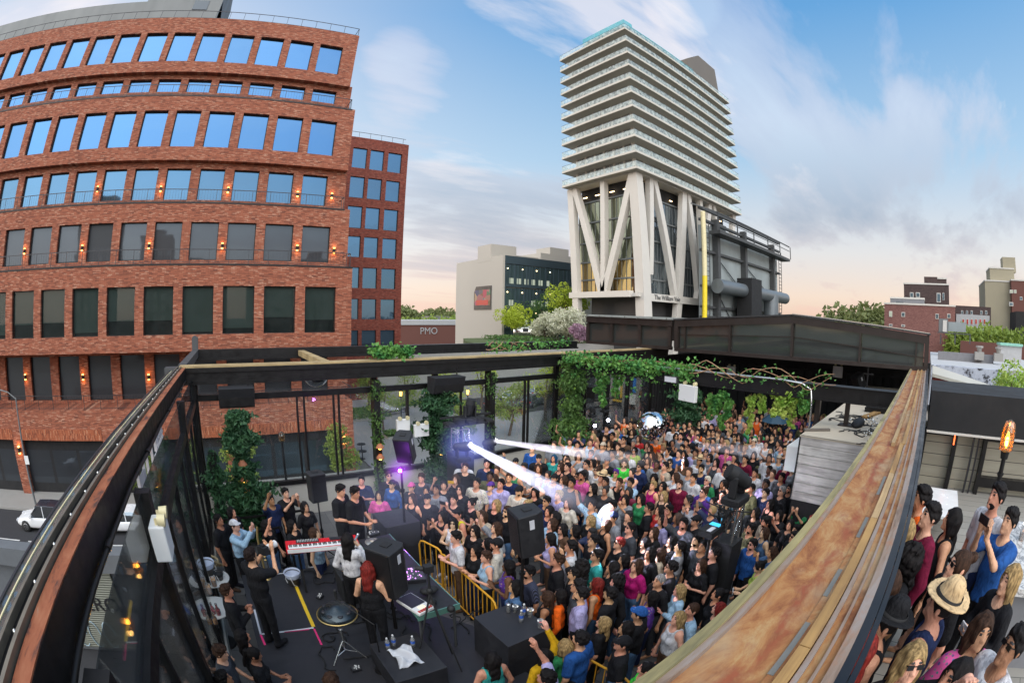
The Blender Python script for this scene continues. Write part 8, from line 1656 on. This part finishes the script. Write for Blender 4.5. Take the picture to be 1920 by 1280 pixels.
DATA="""
A 285 330 m sk nt 2 1;700 270 m sh kt 2 0 G;760 370 f ck bl 2 0;1070 420 f cp kt 2 0;550 560 f lk pt 3 0;1220 280 m sh dt 2 1;1500 400 f sk kt 2 2;1280 480 f pk kt 3 0;1440 480 m sk at 4 0;1100 600 f lh kv 2 0;1310 620 m ck kl 2 0;1700 600 m sk kt 2 3 * k;1800 480 f lk kt 2 0 g;1850 130 m sh kt 2 0;1740 300 f lh kt 2 3 * y;1520 870 f lk kv 3 3 * k;1660 960 f lk wv 1 1 g;1760 1180 m sk wt 2 1;1730 830 m ck Yv 3 0
B 250 690 m sk it 3 0 #;430 400 m sk nt 3 0;430 590 m sk qt 5 0;560 620 f lh et 2 0;590 700 m sk vl 3 0;490 750 f cP vt 2 0;770 620 m sh nt 3 0;870 370 f ck jl 3 2 g;1100 185 m sh bt 2 0;1190 310 m ck kt 3 0 g;1420 320 f lu tt 3 0;1580 310 f lk kt 2 0;1500 440 f lh kv 3 0 g;1760 110 m sk et 3 0;1650 440 m sk kt 3 0;1210 460 f lh kt 3 0;1400 620 m ck vt 3 0;1580 650 f lh et 3 0;1690 700 m sk kl 4 0;1800 590 m sk kt 4 0 G;870 800 m ck il 2 1 b;500 1010 f ly kt 2 0;720 1140 m sh kt 2 0 gb;190 990 f pk kt 2 1;330 1180 f lh et 2 3;990 1000 f py kt 2 0;1310 950 m sk nt 3 1 g;1350 1090 f lk nt 3 0;1420 1190 f lk kt 3 0;1520 870 m sy vt 2 0;1640 1000 f lh it 2 0;1160 810 f lk kt 3 1
C 390 610 m ce at 3 0;200 720 m sk at 3 0 g;560 730 m sk at 4 0;690 700 m sk qt 3 1;790 740 m ck wt 3 0 g;640 620 m sh wt 2 0;510 570 f lh kv 3 0;420 490 f sh kt 2 0;460 350 m sk kt 3 0;540 460 m sk kt 4 0 g;610 370 f lk bt 2 0;720 380 f ly at 2 0;850 400 f lh kt 3 0;820 290 m sk kt 3 0;730 530 m sk ht 3 0 g;850 560 m sa at 3 0;890 680 f lk lt 3 0 g;940 500 f lh rt 3 0;1040 600 f lh gt 3 0;1100 660 f lh kt 3 0;1180 520 m sk ot 3 1;1050 750 f pk kv 2 0;1140 750 f lh ht 3 0;1380 680 f pk wt 3 3 * r;1260 790 f sk pt 3 0;1410 180 m sk kt 3 0;1430 260 m sk kt 4 0;1570 250 m sk tt 3 0;1640 310 m sk kt 3 0;1840 270 f lk kt 2 0;1900 180 m sk wt 2 0;1840 110 m sk kt 3 0;1730 380 m sh pt 2 0;1480 340 m sk wt 4 0;1580 390 m sk kt 3 0;1560 470 m sk at 2 0 b;1710 490 m sh kt 2 0;1480 460 f lk kt 3 0 g;1830 400 m sk ot 3 0;1840 620 m ck kt 3 0 g;1650 560 m sk at 3 0;1590 650 m sk kt 3 0;1700 640 m sk et 3 0 g;1600 730 f lk kt 3 0;1800 720 m sk at 4 0;1830 840 m Hs wt 4 0;1900 950 m sk nt 3 0 b;1620 850 f lk ht 4 0 g;1440 870 m sk kt 3 2 g;1200 890 m sk at 5 0;1320 910 m sk et 2 0;940 920 m sk nt 3 0 G;700 870 m sh Gt 2 0 b;150 890 m sk wt 3 0 g;240 870 f lk ev 3 0;360 980 f lh wt 3 0 g;420 840 m cd kt 3 0;600 1010 f sP wt 3 2 g;370 1070 m Hs et 3 0;40 1060 m sk pt 4 0 b;440 1150 m sk it 4 0;610 1150 m sh kv 2 0;790 1150 m sk ct 4 3;230 1240 f lk kt 2 0;1160 1090 f uk kt 3 0;1480 1060 f lh wt 2 3;1780 1090 m sk wt 3 0;1130 1210 f sy Mv 2 0;1250 1210 f lk kt 3 0 g;1590 1190 m sh mt 2 0 b
D 80 190 m sk kt 3 0;220 160 m sk dt 3 0;470 120 m sk kt 3 0;530 130 m sk kt 3 0;150 260 m sh kt 2 0;210 280 m sk wt 2 0 b;70 330 f lh kt 2 0;440 260 m sk kt 2 0 gb;190 400 f lk kt 3 0;270 400 m sk kt 3 0;380 420 m sk dt 4 0;530 370 m sh kt 3 2;300 490 m sk dt 3 0 g;220 490 m sk dt 3 0;70 470 f lk ot 3 0;390 510 m z- et 2 0;540 490 m sy at 2 0;630 430 m sk kt 4 0;640 560 m sk at 3 0 g;710 560 f lk kt 3 0;440 590 f lh at 2 0;950 160 m sk kt 3 0;950 240 f lk ht 3 0;1040 250 m sk kt 3 2;1090 350 m sk kt 4 0 b #;1190 270 f lk kv 3 0;1270 350 f lh lv 3 0;1440 370 m sk nt 3 0;1560 270 m sk pt 3 0;1640 400 f lh qt 3 0;1650 510 f lk ht 3 0 g;1000 580 f lh wt 3 0;1100 560 m sk mt 3 0;1190 560 m sk kt 2 0 g;1320 560 f lk kt 3 0;1390 590 m sk kt 3 0 b;870 600 f lk ht 3 0;890 630 m ce wt 2 0;1090 670 m sh wt 2 0;1330 720 m sk ct 2 0;180 660 m sy vt 2 0;70 700 m ck kt 3 0 g;160 790 m sk at 3 0 g;30 800 m sk vt 4 0;240 860 f lk at 3 0 g;320 930 f lk dv 2 0;450 1020 m sk wt 3 0 g;510 770 m sh pt 2 0 b;650 980 m sk ct 3 2;810 890 m sk mt 3 0;760 720 m sy at 2 0;1030 930 f th qt 2 0;1150 880 m sk wt 4 0;1300 880 m ce ct 2 0 g;1400 900 m sk at 3 0;1370 980 f sh mt 2 0 g;930 1090 m sk wt 3 0;1140 1060 m sk wt 5 0;1320 1160 m sk dt 4 0;230 1220 m sw gl 2 0 g;450 1250 f lk kt 4 0;1480 1030 f ly at 2 0;1060 1250 m sk dt 5 0;700 700 f lh at 2 0;900 830 f lk kt 3 2
E 230 390 m sk ct 3 2 #;530 380 m sk at 3 0;200 620 f ly kt 2 1;400 670 f lh kv 3 0;560 560 m cn at 3 0;780 720 m sk dt 1 0 g;230 920 m sk kt 3 0;620 960 f sr kt 2 0 G;270 1130 m sk tt 3 0 G;760 300 f lk at 3 3;1040 420 m sk kt 3 0 g;1240 470 f lk rt 3 0;1270 590 f lk vt 3 0;1130 790 f lh kt 2 0;1030 940 f lk kt 2 1;1080 1120 f lk kt 4 0;1330 240 f ly kv 2 0;1800 400 m cd wl 2 3 Gb =;1630 660 m sk dt 3 2 b;1790 610 m ck kt 3 0 g;1860 180 m sh Pl 2 0 g;1390 430 m sk kt 3 0 G;1420 900 f lk kt 3 0;1500 990 m sk at 3 0;1790 930 m sk kl 2 0 b;720 1180 f lk nt 3 0;900 1270 f lh pt 3 0;1280 1080 f lh et 3 0;1000 290 f lk gt 3 0;1840 1000 m sk dt 3 0
F 290 500 f pk at 2 0;390 390 m sk kt 3 0;460 520 m sh kt 2 0;450 230 f lk kt 4 0;850 300 m sk qt 3 0;1050 230 m sk vt 5 0;1080 370 m sk nt 2 0;1320 320 m sa kt 2 0 g;1440 300 m sk kt 4 0 bg;1160 510 f lk kv 2 0;960 660 f lk kt 3 0;1090 770 m sk et 3 1 b;1270 690 f lk kt 3 3 * k;850 900 m sk qt 3 0 b;1110 960 f lh jv 2 0;910 1140 m sk bl 2 0 gb;1540 1030 m sk kt 3 0 g;1640 580 f pa gt 2 3;1800 530 f lk ot 3 0;1800 750 f lr kt 3 0;1460 840 f lk kt 2 0;1220 1250 f lh jt 3 3;1370 1260 f lh it 2 0;1540 900 m sk kt 3 0
G 670 210 f lk kt 2 0 g;880 190 f lh at 2 2;630 430 f lk kt 3 1;770 350 f lk kt 2 0;900 380 m ck il 3 0 bg;800 520 f sh cv 2 1;1010 590 f lk Pv 5 1 #;1130 830 f lk jl 3 0;1300 680 m sk kt 3 0 b =;1740 700 m sk kt 2 2 g * k;1740 390 m sk wl 3 0;1480 130 f lh ct 2 0;1550 60 f lk kt 3 0;1540 290 f lk vv 3 1;1660 190 f lk ht 3 0 g;1760 200 f lk kt 3 0;1600 550 m sh kt 3 0;1440 930 f lh kv 4 1;1610 950 f lk ol 2 0;1860 910 m sk vt 2 0 b;1870 600 m uk et 3 0
H 400 160 f lk kt 3 0;690 120 f lh Mt 2 0;1070 130 m sk kl 3 0 g;940 310 m za kt 3 0;1380 110 f lh kt 2 1;230 340 f lr ov 3 0;470 300 m uk kl 2 0;370 450 m sk kt 3 0;830 450 f lk Pt 4 0 #;1150 420 f ly cl 2 1;700 660 m cb kt 3 0;270 740 f ly kt 2 0;1245 620 m z- ct 2 0;1120 740 f ly wv 2 0;1550 460 f pk kt 3 0;1580 590 f lr kt 2 0;540 990 m ck kt 3 0;60 980 m sk bt 2 0 b;530 850 f lk kt 3 0;760 1250 f pk Gv 2 0;60 330 m sk dt 3 0
I 370 700 f lk tv 3 0;1010 640 f lk yl 2 2;1000 890 m sk vt 3 2;1220 540 f ly gt 3 0
J 430 300 m sk kt 3 0;1190 480 f pk lv 2 5 * w
"""
extra_n=0
for line in DATA.strip().split('\n'):
    tk,rest=line[0],line[2:]; ox,oy,sc=TILES[tk]
    for e in rest.split(';'):
        q=e.split(); x=ox+float(q[0])/sc; y=oy+float(q[1])/sc; sex,hair,top,skin,pose=q[2],q[3],q[4],int(q[5]),int(q[6]); more=q[7:]
        mat='print' if '#' in more else 'stripe' if '=' in more else 'cloth'
        acc=''.join(m for m in more if m not in '#=*' and m!='*' and len(m)<3 and not (more.index(m)>0 and more[more.index(m)-1]=='*')) if more else ''
        h=(1.0 if sex=='m' else .945)*random.uniform(.965,1.035)
        if hair[0]=='z' and hair[1]=='-': hair='zh'
        p=atz(x,y,FL+1.625*h); tgt=(2.0+rng.normal(0,.5),6.6+rng.normal(0,.5))
        yaw=math.atan2(tgt[1]-p.y,tgt[0]-p.x)+rng.normal(0,.22)
        # half of them turn a little more to the open side of the stage, as in the photo
        yaw+=random.choice((0,0,.25,-.1)); 
        r=mkperson(p.x,p.y,FL,sex,hair,top,skin,pose,acc,yaw,h,rng.uniform(-.05,.03),mat=mat,roll=rng.uniform(-.04,.04))
        if '*' in more: putphone(r,pose,more[more.index('*')+1])
# dark gaps in the crowd filled by the people half hidden there
occ=[(p[0].location.x,p[0].location.y) for p in persons]
tries=0; N_CROWD=len(persons)
while extra_n<300-N_CROWD-18 and tries<6000:
    tries+=1; u=random.uniform(4.2,20.6); v=random.uniform(2.0,11.3)
    if u>9.5 and v<3.2: continue
    if v<2.0 or min((u-a)**2+(v-b)**2 for a,b in occ)<.42**2: continue
    if u<4.0 and v<6: continue
    if v>10.2 and u<10: continue
    occ.append((u,v)); sex=random.choice('mf'); extra_n+=1
    hair=random.choice(['sk','sk','sh','ck']) if sex=='m' else random.choice(['lk','lh','pk','lk','ly'])
    mkperson(u,v,FL,sex,hair,random.choice(['kt']*6+['dt','nt','wt','at','wt','et','ht','vv','ct','wv']),random.choice([2,2,3,3,4]),random.choice([0]*9+[1]),'',math.atan2(6.6-v,2-u)+rng.normal(0,.25),(1 if sex=='m' else .945)*random.uniform(.93,1.0))
# past the three hundred: the rest of the packed crowd, half hidden, as one mass
def meshnp(me):
    n=len(me.vertices); V=np.zeros(n*3,np.float32); me.vertices.foreach_get('co',V); k=len(me.polygons); Fq=np.zeros(len(me.loops),np.int32); me.loops.foreach_get('vertex_index',Fq); return V.reshape(-1,3),Fq.reshape(-1,4)
def lowbody(sex,pose):
    k=('low',sex,pose)
    if k not in _sc:
        Vt,F=surfnet(body_field(sex,pose),None,np.arange(-.24,.5,.028),np.arange(-.42,.42,.024),np.arange(.6,1.85 if pose!=2 else 2.0,.022)); _sc[k]=(Vt,F)
    return _sc[k]
CM=[]
def cmat(kind,col):
    nm=f'{kind}_{len(CM)}'; M['_'+nm]=plain('crowd_'+kind,col,.75,0,.12,12); CM.append('_'+nm); return len(CM)-1
ski=[cmat('skin',SKN[i]) for i in (2,3,3,4)]; hai=[cmat('hair',HC[c]) for c in 'kkhy']; toi=[cmat('cloth',COL[c][1]) for c in 'kkkkdnwwaebcmvopg']
VV,FF,MI=[],[],[]; off_=0; cnt_=0; tries=0
while cnt_<150 and tries<9000:
    tries+=1; u=random.uniform(5.5,20.8); v=random.uniform(2.9,11.5)
    if u>9.4 and v<3.2 or (v>10.3 and u<10.5): continue
    if min((u-a)**2+(v-b)**2 for a,b in occ)<.37**2: continue
    occ.append((u,v)); cnt_+=1; sex=random.choice('mf'); pose=random.choice((0,0,0,2,3)); h=random.uniform(.93,1.02); yw=math.atan2(6.6-v,2-u)+rng.normal(0,.25)
    c_,s_=math.cos(yw),math.sin(yw); Rm=np.array([[c_,s_,0],[-s_,c_,0],[0,0,1]],np.float32)
    for (Vt,F),mi_ in ((lowbody(sex,pose),random.choice(ski)),(meshnp(shirt(sex,pose,random.choice('tv'))),random.choice(toi)),(meshnp(hairm('s' if sex=='m' else random.choice('lp'),PITCH[pose])),random.choice(hai))):
        VV.append((Vt*h)@Rm+np.array([u,v,FL])); FF.append(F+off_); off_+=len(Vt); MI.append(np.full(len(F),mi_))
me=npmesh('crowd',np.concatenate(VV),np.concatenate(FF),CM,np.concatenate(MI)); o=bpy.data.objects.new('crowd',me); C.objects.link(o); tag(o,'the rest of the packed crowd seen only in the gaps','crowd',kind='stuff')
# ---- stage, left side and those behind the stage: pixel of the head, floor level
def at_(x,y,fl,*a,**k):
    sex=a[0]; h=k.pop('h',1.0 if sex=='m' else .945); p=atz(x,y,fl+1.625*h); f=k.pop('face',(5,5))
    if isinstance(f,tuple): f=math.atan2(f[1]-p.y,f[0]-p.x)
    return mkperson(p.x,p.y,fl,*a,face=f,h=h,zone='s',**k)
ph_=at_(470,1042,ST,'m','sn','kt',2,3,face=(2.2,7.5),legs='k',label='person in all black aiming a camera with a white lens, beside the taped stage floor')
sg=at_(652,1012,ST,'f','lk','wl',2,6,face=(2.6,7.4),legs='k',label='person in a sheer white top holding a microphone beside the red keyboard')
at_(690,1068,ST,'f','lr','kv',2,5,face=(2.6,6.6),legs='k',label='person in a long backless black dress standing behind the stage loudspeaker')
at_(636,918,ST,'m','sk','kt',2,5,face=(2.9,6.9),legs='k',label='person in black T-shirt standing close behind the one filming over the keyboard')
at_(663,922,ST,'m','sk','kt',3,5,face=(3.2,6.4),legs='k',label='person in black T-shirt with red wristband filming over the keyboard')
at_(424,1108,FL,'m','sh','kl',3,1,face=(2,6.4),label='person in black patterned hoodie with purple wristband beside the drinks table')
at_(369,1190,FL,'f','py','kv',2,5,face=(1.5,5),acc='g',label='person in black with bright pink sunglasses holding a bottle by the drinks table')
at_(409,1222,FL,'m','sh','dt',2,5,face=(1.5,4.2),label='person in dark purple-grey T-shirt holding a can at the bottom left')
at_(473,1226,FL,'f','tk','kt',4,5,face=(2,4.4),label='person in black with an earring looking up between the stage and the glass')
at_(455,1192,FL,'f','lk','kt',3,0,face=(2,5.6),label='person in black half hidden just below the hooded one near the stage')
at_(420,1272,FL,'m','sk','kt',4,0,face=(2,4.6),label='person in black at the very bottom edge left of the stage')
at_(622,1272,FL,'f','lh','kt',2,0,face=(2,6),label='person with only the crown of the head showing below the handpan stand')
for (x,y,s,hr,tp,sk_,po,lb) in [(535,924,'m','sk','kt',2,3,'person in black filming with raised hands beyond the stage railing'),(508,938,'m','sk','nt',4,2,'person in navy holding up a blue phone left of the filming one behind the railing'),
  (547,985,'f','lk','kt',2,1,'person in black seen through the stage railing beside the tall loudspeaker'),(435,960,'f','lk','kt',3,0,'person in black half hidden behind the leafy column'),
  (440,985,'m','cw','cl',2,3,'person in pale blue shirt and white cap holding up a phone by the leafy column'),(500,985,'f','lk','kt',3,2,'person in black with one arm raised behind the stage railing'),
  (590,1000,'f','lh','cv',2,0,'person in jeans and a light blue top behind the tall loudspeaker'),(600,905,'m','sk','nt',2,1,None),(410,975,'m','sk','kt',4,0,'person in black behind the glass corner post near the stage'),
  (572,950,'f','lk','kt',3,0,'person in black between the railing and the tall loudspeaker')]:
    if lb is None: continue
    at_(x,y,FL,s,hr,tp,sk_,po,face=(2.4,7),label=lb)
# ---- the terrace beside the camera
def tr(x,y,*a,**k):
    sex=a[0]; h=k.pop('h',1.0 if sex=='m' else .945); p=atz(x,y,TE+1.625*h+k.pop('dz',0)); f=k.pop('yaw',2.4)
    return mkperson(p.x,p.y,TE,*a,face=f,h=h,zone='t',**k)
tr(1727,934,'m','sk','ol',3,0,yaw=1.75,label='person in orange top with shaved head behind the one in maroon shirt').children
tr(1702,935,'f','uk','kt',3,0,yaw=1.7,label='person in black farthest along the rusty rail on the terrace')
tr(1743,968,'m','sk','ml',2,0,yaw=1.95,label='person in open maroon shirt over teal looking down beside the rail')
tr(1784,976,'f','lk','kv',3,0,yaw=1.6,acc='',label='person in sleeveless black with sunglasses pushed up, right of the maroon shirt')
tr(1693,996,'f','ly','kt',3,0,yaw=1.7,label='person in black whose streaked head touches the rail below the orange top')
tr(1700,1050,'f','uk','kt',4,0,yaw=1.8,label='person in black with a bright yellow bag, against the rail')
tr(1868,932,'m','sk','wt',3,0,h=1.06,yaw=2.1,acc='b',label='bearded-looking person in white T-shirt looking up beside the one filming')
b1=tr(1893,978,'m','sk','bt',2,3,yaw=2.15,label='person in blue T-shirt filming with a phone held up on the terrace'); putphone(b1,3,'k')
tr(1795,1062,'m','ph','kt',2,0,yaw=1.95,acc='G',label='person with hair tied up and glasses just above the straw hat')
tr(1762,1134,'m','Hs','nv',3,0,yaw=1.25,label='person in navy tank top and wide straw hat with black band')
tr(1657,1168,'f','Hk','kv',3,0,yaw=1.75,label='person in black under a wide black hat against the rail')
tr(1660,1096,'f','lh','kt',3,0,yaw=1.7,label='person in black pressed to the rail above the black hat')
b2=tr(1893,1088,'f','ly','kl',2,1,yaw=2.1,label='person with long fair hair in black jacket holding a phone at the right edge'); putphone(b2,1,'w')
tr(1838,1186,'f','lh','pt',3,0,yaw=3.4,mat='print',label='smiling person in bright floral top at the lower right corner')
tr(1897,1212,'m','sk','wt',4,0,yaw=2.1,acc='G',label='person in white T-shirt and dark glasses at the lower right edge')
tr(1708,1245,'f','ly','kt',2,4,yaw=3.5,acc='G',label='laughing person in black with clear glasses and a hand in the hair')
tr(1786,1272,'f','lk','kt',3,0,yaw=2.2,label='person in black at the bottom edge between the glasses and floral tops')
tr(1606,1215,'f','lr','kt',3,0,yaw=1.7,label='person in black with auburn hair at the bottom end of the rail')
for p in persons:
    if p[5]=='s' or (p[5]=='c' and p[0].location.x<4.6 and p[0].location.y>4):
        for s_ in (1,-1): q=part('shoe',shoem(),p[0],(0,s_*.105,0)); q.color=(*random.choice(((.01,.01,.012),(.5,.5,.5),(.02,.02,.03),(.10,.06,.04))),1)
# ---- labels: what they wear, then what sets them apart from look-alikes
def desc(p): 
    return 'person in '+', '.join(p[1][:1])+(' and '+' and '.join(p[1][1:]) if len(p[1])>1 else '')
from collections import Counter
for p in persons:
    p.append(desc(p) if p[4] is None else None)
LM=[('mirror ball',1222,800),('spotlight on the black plinth',1372,960),('orange top',1045,1115),('loudspeaker over the crowd',985,985),('straight yellow barrier',850,1060),('timber booth',1500,880),('hanging vine',1370,790),('umbrella',1455,785),('speaker with purple lamp',750,870),('leafy pillar',1080,830),('wooden lip of the rail',1420,1110),('black table with bottles',950,1160)]
used=set(); allp=[p for p in persons]
cnt=Counter((p[7],p[2]) for p in allp if p[4] is None)
def side(p,q):
    dx,dy=p[3][0]-q[3][0],p[3][1]-q[3][1]
    return ('right of' if dx>0 else 'left of') if abs(dx)>abs(dy)*.8 else ('below' if dy>0 else 'above')
un=[p for p in allp if p[4] is None and cnt[(p[7],p[2])]==1]
for p in allp:
    if p[4] is not None: lab=p[4]
    else:
        base=p[7]; lab=f"{base}, {POSEL[p[2]]}"
        if cnt[(p[7],p[2])]>1 or lab in used:
            c=[]
            near=sorted([q for q in un if q is not p],key=lambda q:(q[3][0]-p[3][0])**2+(q[3][1]-p[3][1])**2)[:6]
            for q in near:
                dd=math.hypot(q[3][0]-p[3][0],q[3][1]-p[3][1]); c.append((dd,f"{base}, {side(p,q)} the one in {', '.join(q[1])}"))
                c.append((dd+25,f"{base}, {POSEL[p[2]]}, {side(p,q)} the {', '.join(q[1])}"))
            for nm,x,y in LM:
                dx,dy=p[3][0]-x,p[3][1]-y; s_=('right of' if dx>0 else 'left of') if abs(dx)>abs(dy)*.8 else ('below' if dy>0 else 'above')
                c.append((math.hypot(dx,dy)*1.1,f"{base}, {s_} the {nm}"))
                c.append((math.hypot(dx,dy)*1.2+10,f"{base}, {POSEL[p[2]]}, {s_} the {nm}"))
            c.sort(); lab=None
            for d_,t_ in c:
                if t_ not in used and len(t_.split())<=16: lab=t_; break
            if lab is None:
                for q in near:
                    for q2 in near:
                        t_=f"{base} between {', '.join(q[1][:1])} and {', '.join(q2[1][:1])}"
                        if q is not q2 and t_ not in used and len(t_.split())<=16: lab=t_; break
                    if lab: break
            lab=lab or base
    used.add(lab); p[0]['label']=lab; p[0]['category']='person'; p[0]['group']={'c':'people packed on the courtyard floor','s':'people on and around the stage','t':'people on the terrace'}[p[5]]
for o,r in phones:
    tag(o,('phone held up by the '+r['label'])[:200],'phone','phones held by people'); o['label']=' '.join(o['label'].split()[:16])
# ---- things held on the stage
def held(name,label,cat,mk,root,loc): 
    r=thing(name,label,cat); mk(r); r.matrix_world=root.matrix_basis@Matrix.Translation(loc); return r
def mk1(r): b=MB(); b.box(-.05,.05,-.08,.08,-.06,.06); b.box(-.03,.03,-.03,.03,.06,.09); b.build('camera_body','rubber',r); b=MB(); b.cone((.05,0,0),(.26,0,0),.04,.055,16); b.build('lens','whitep',r)
held('camera','black camera with a white lens held at the eye beside the taped floor','camera',mk1,ph_,(.26,0,1.62))
def mk2(r): b=MB(); b.cone((0,0,0),(.14,0,.03),.014,.02,10); b.ball((.16,0,.035),.028,8); b.build('microphone','chrome',r)
held('microphone','silver microphone held by the one in the sheer white top','microphone',mk2,sg,(.15,-.05,1.55))
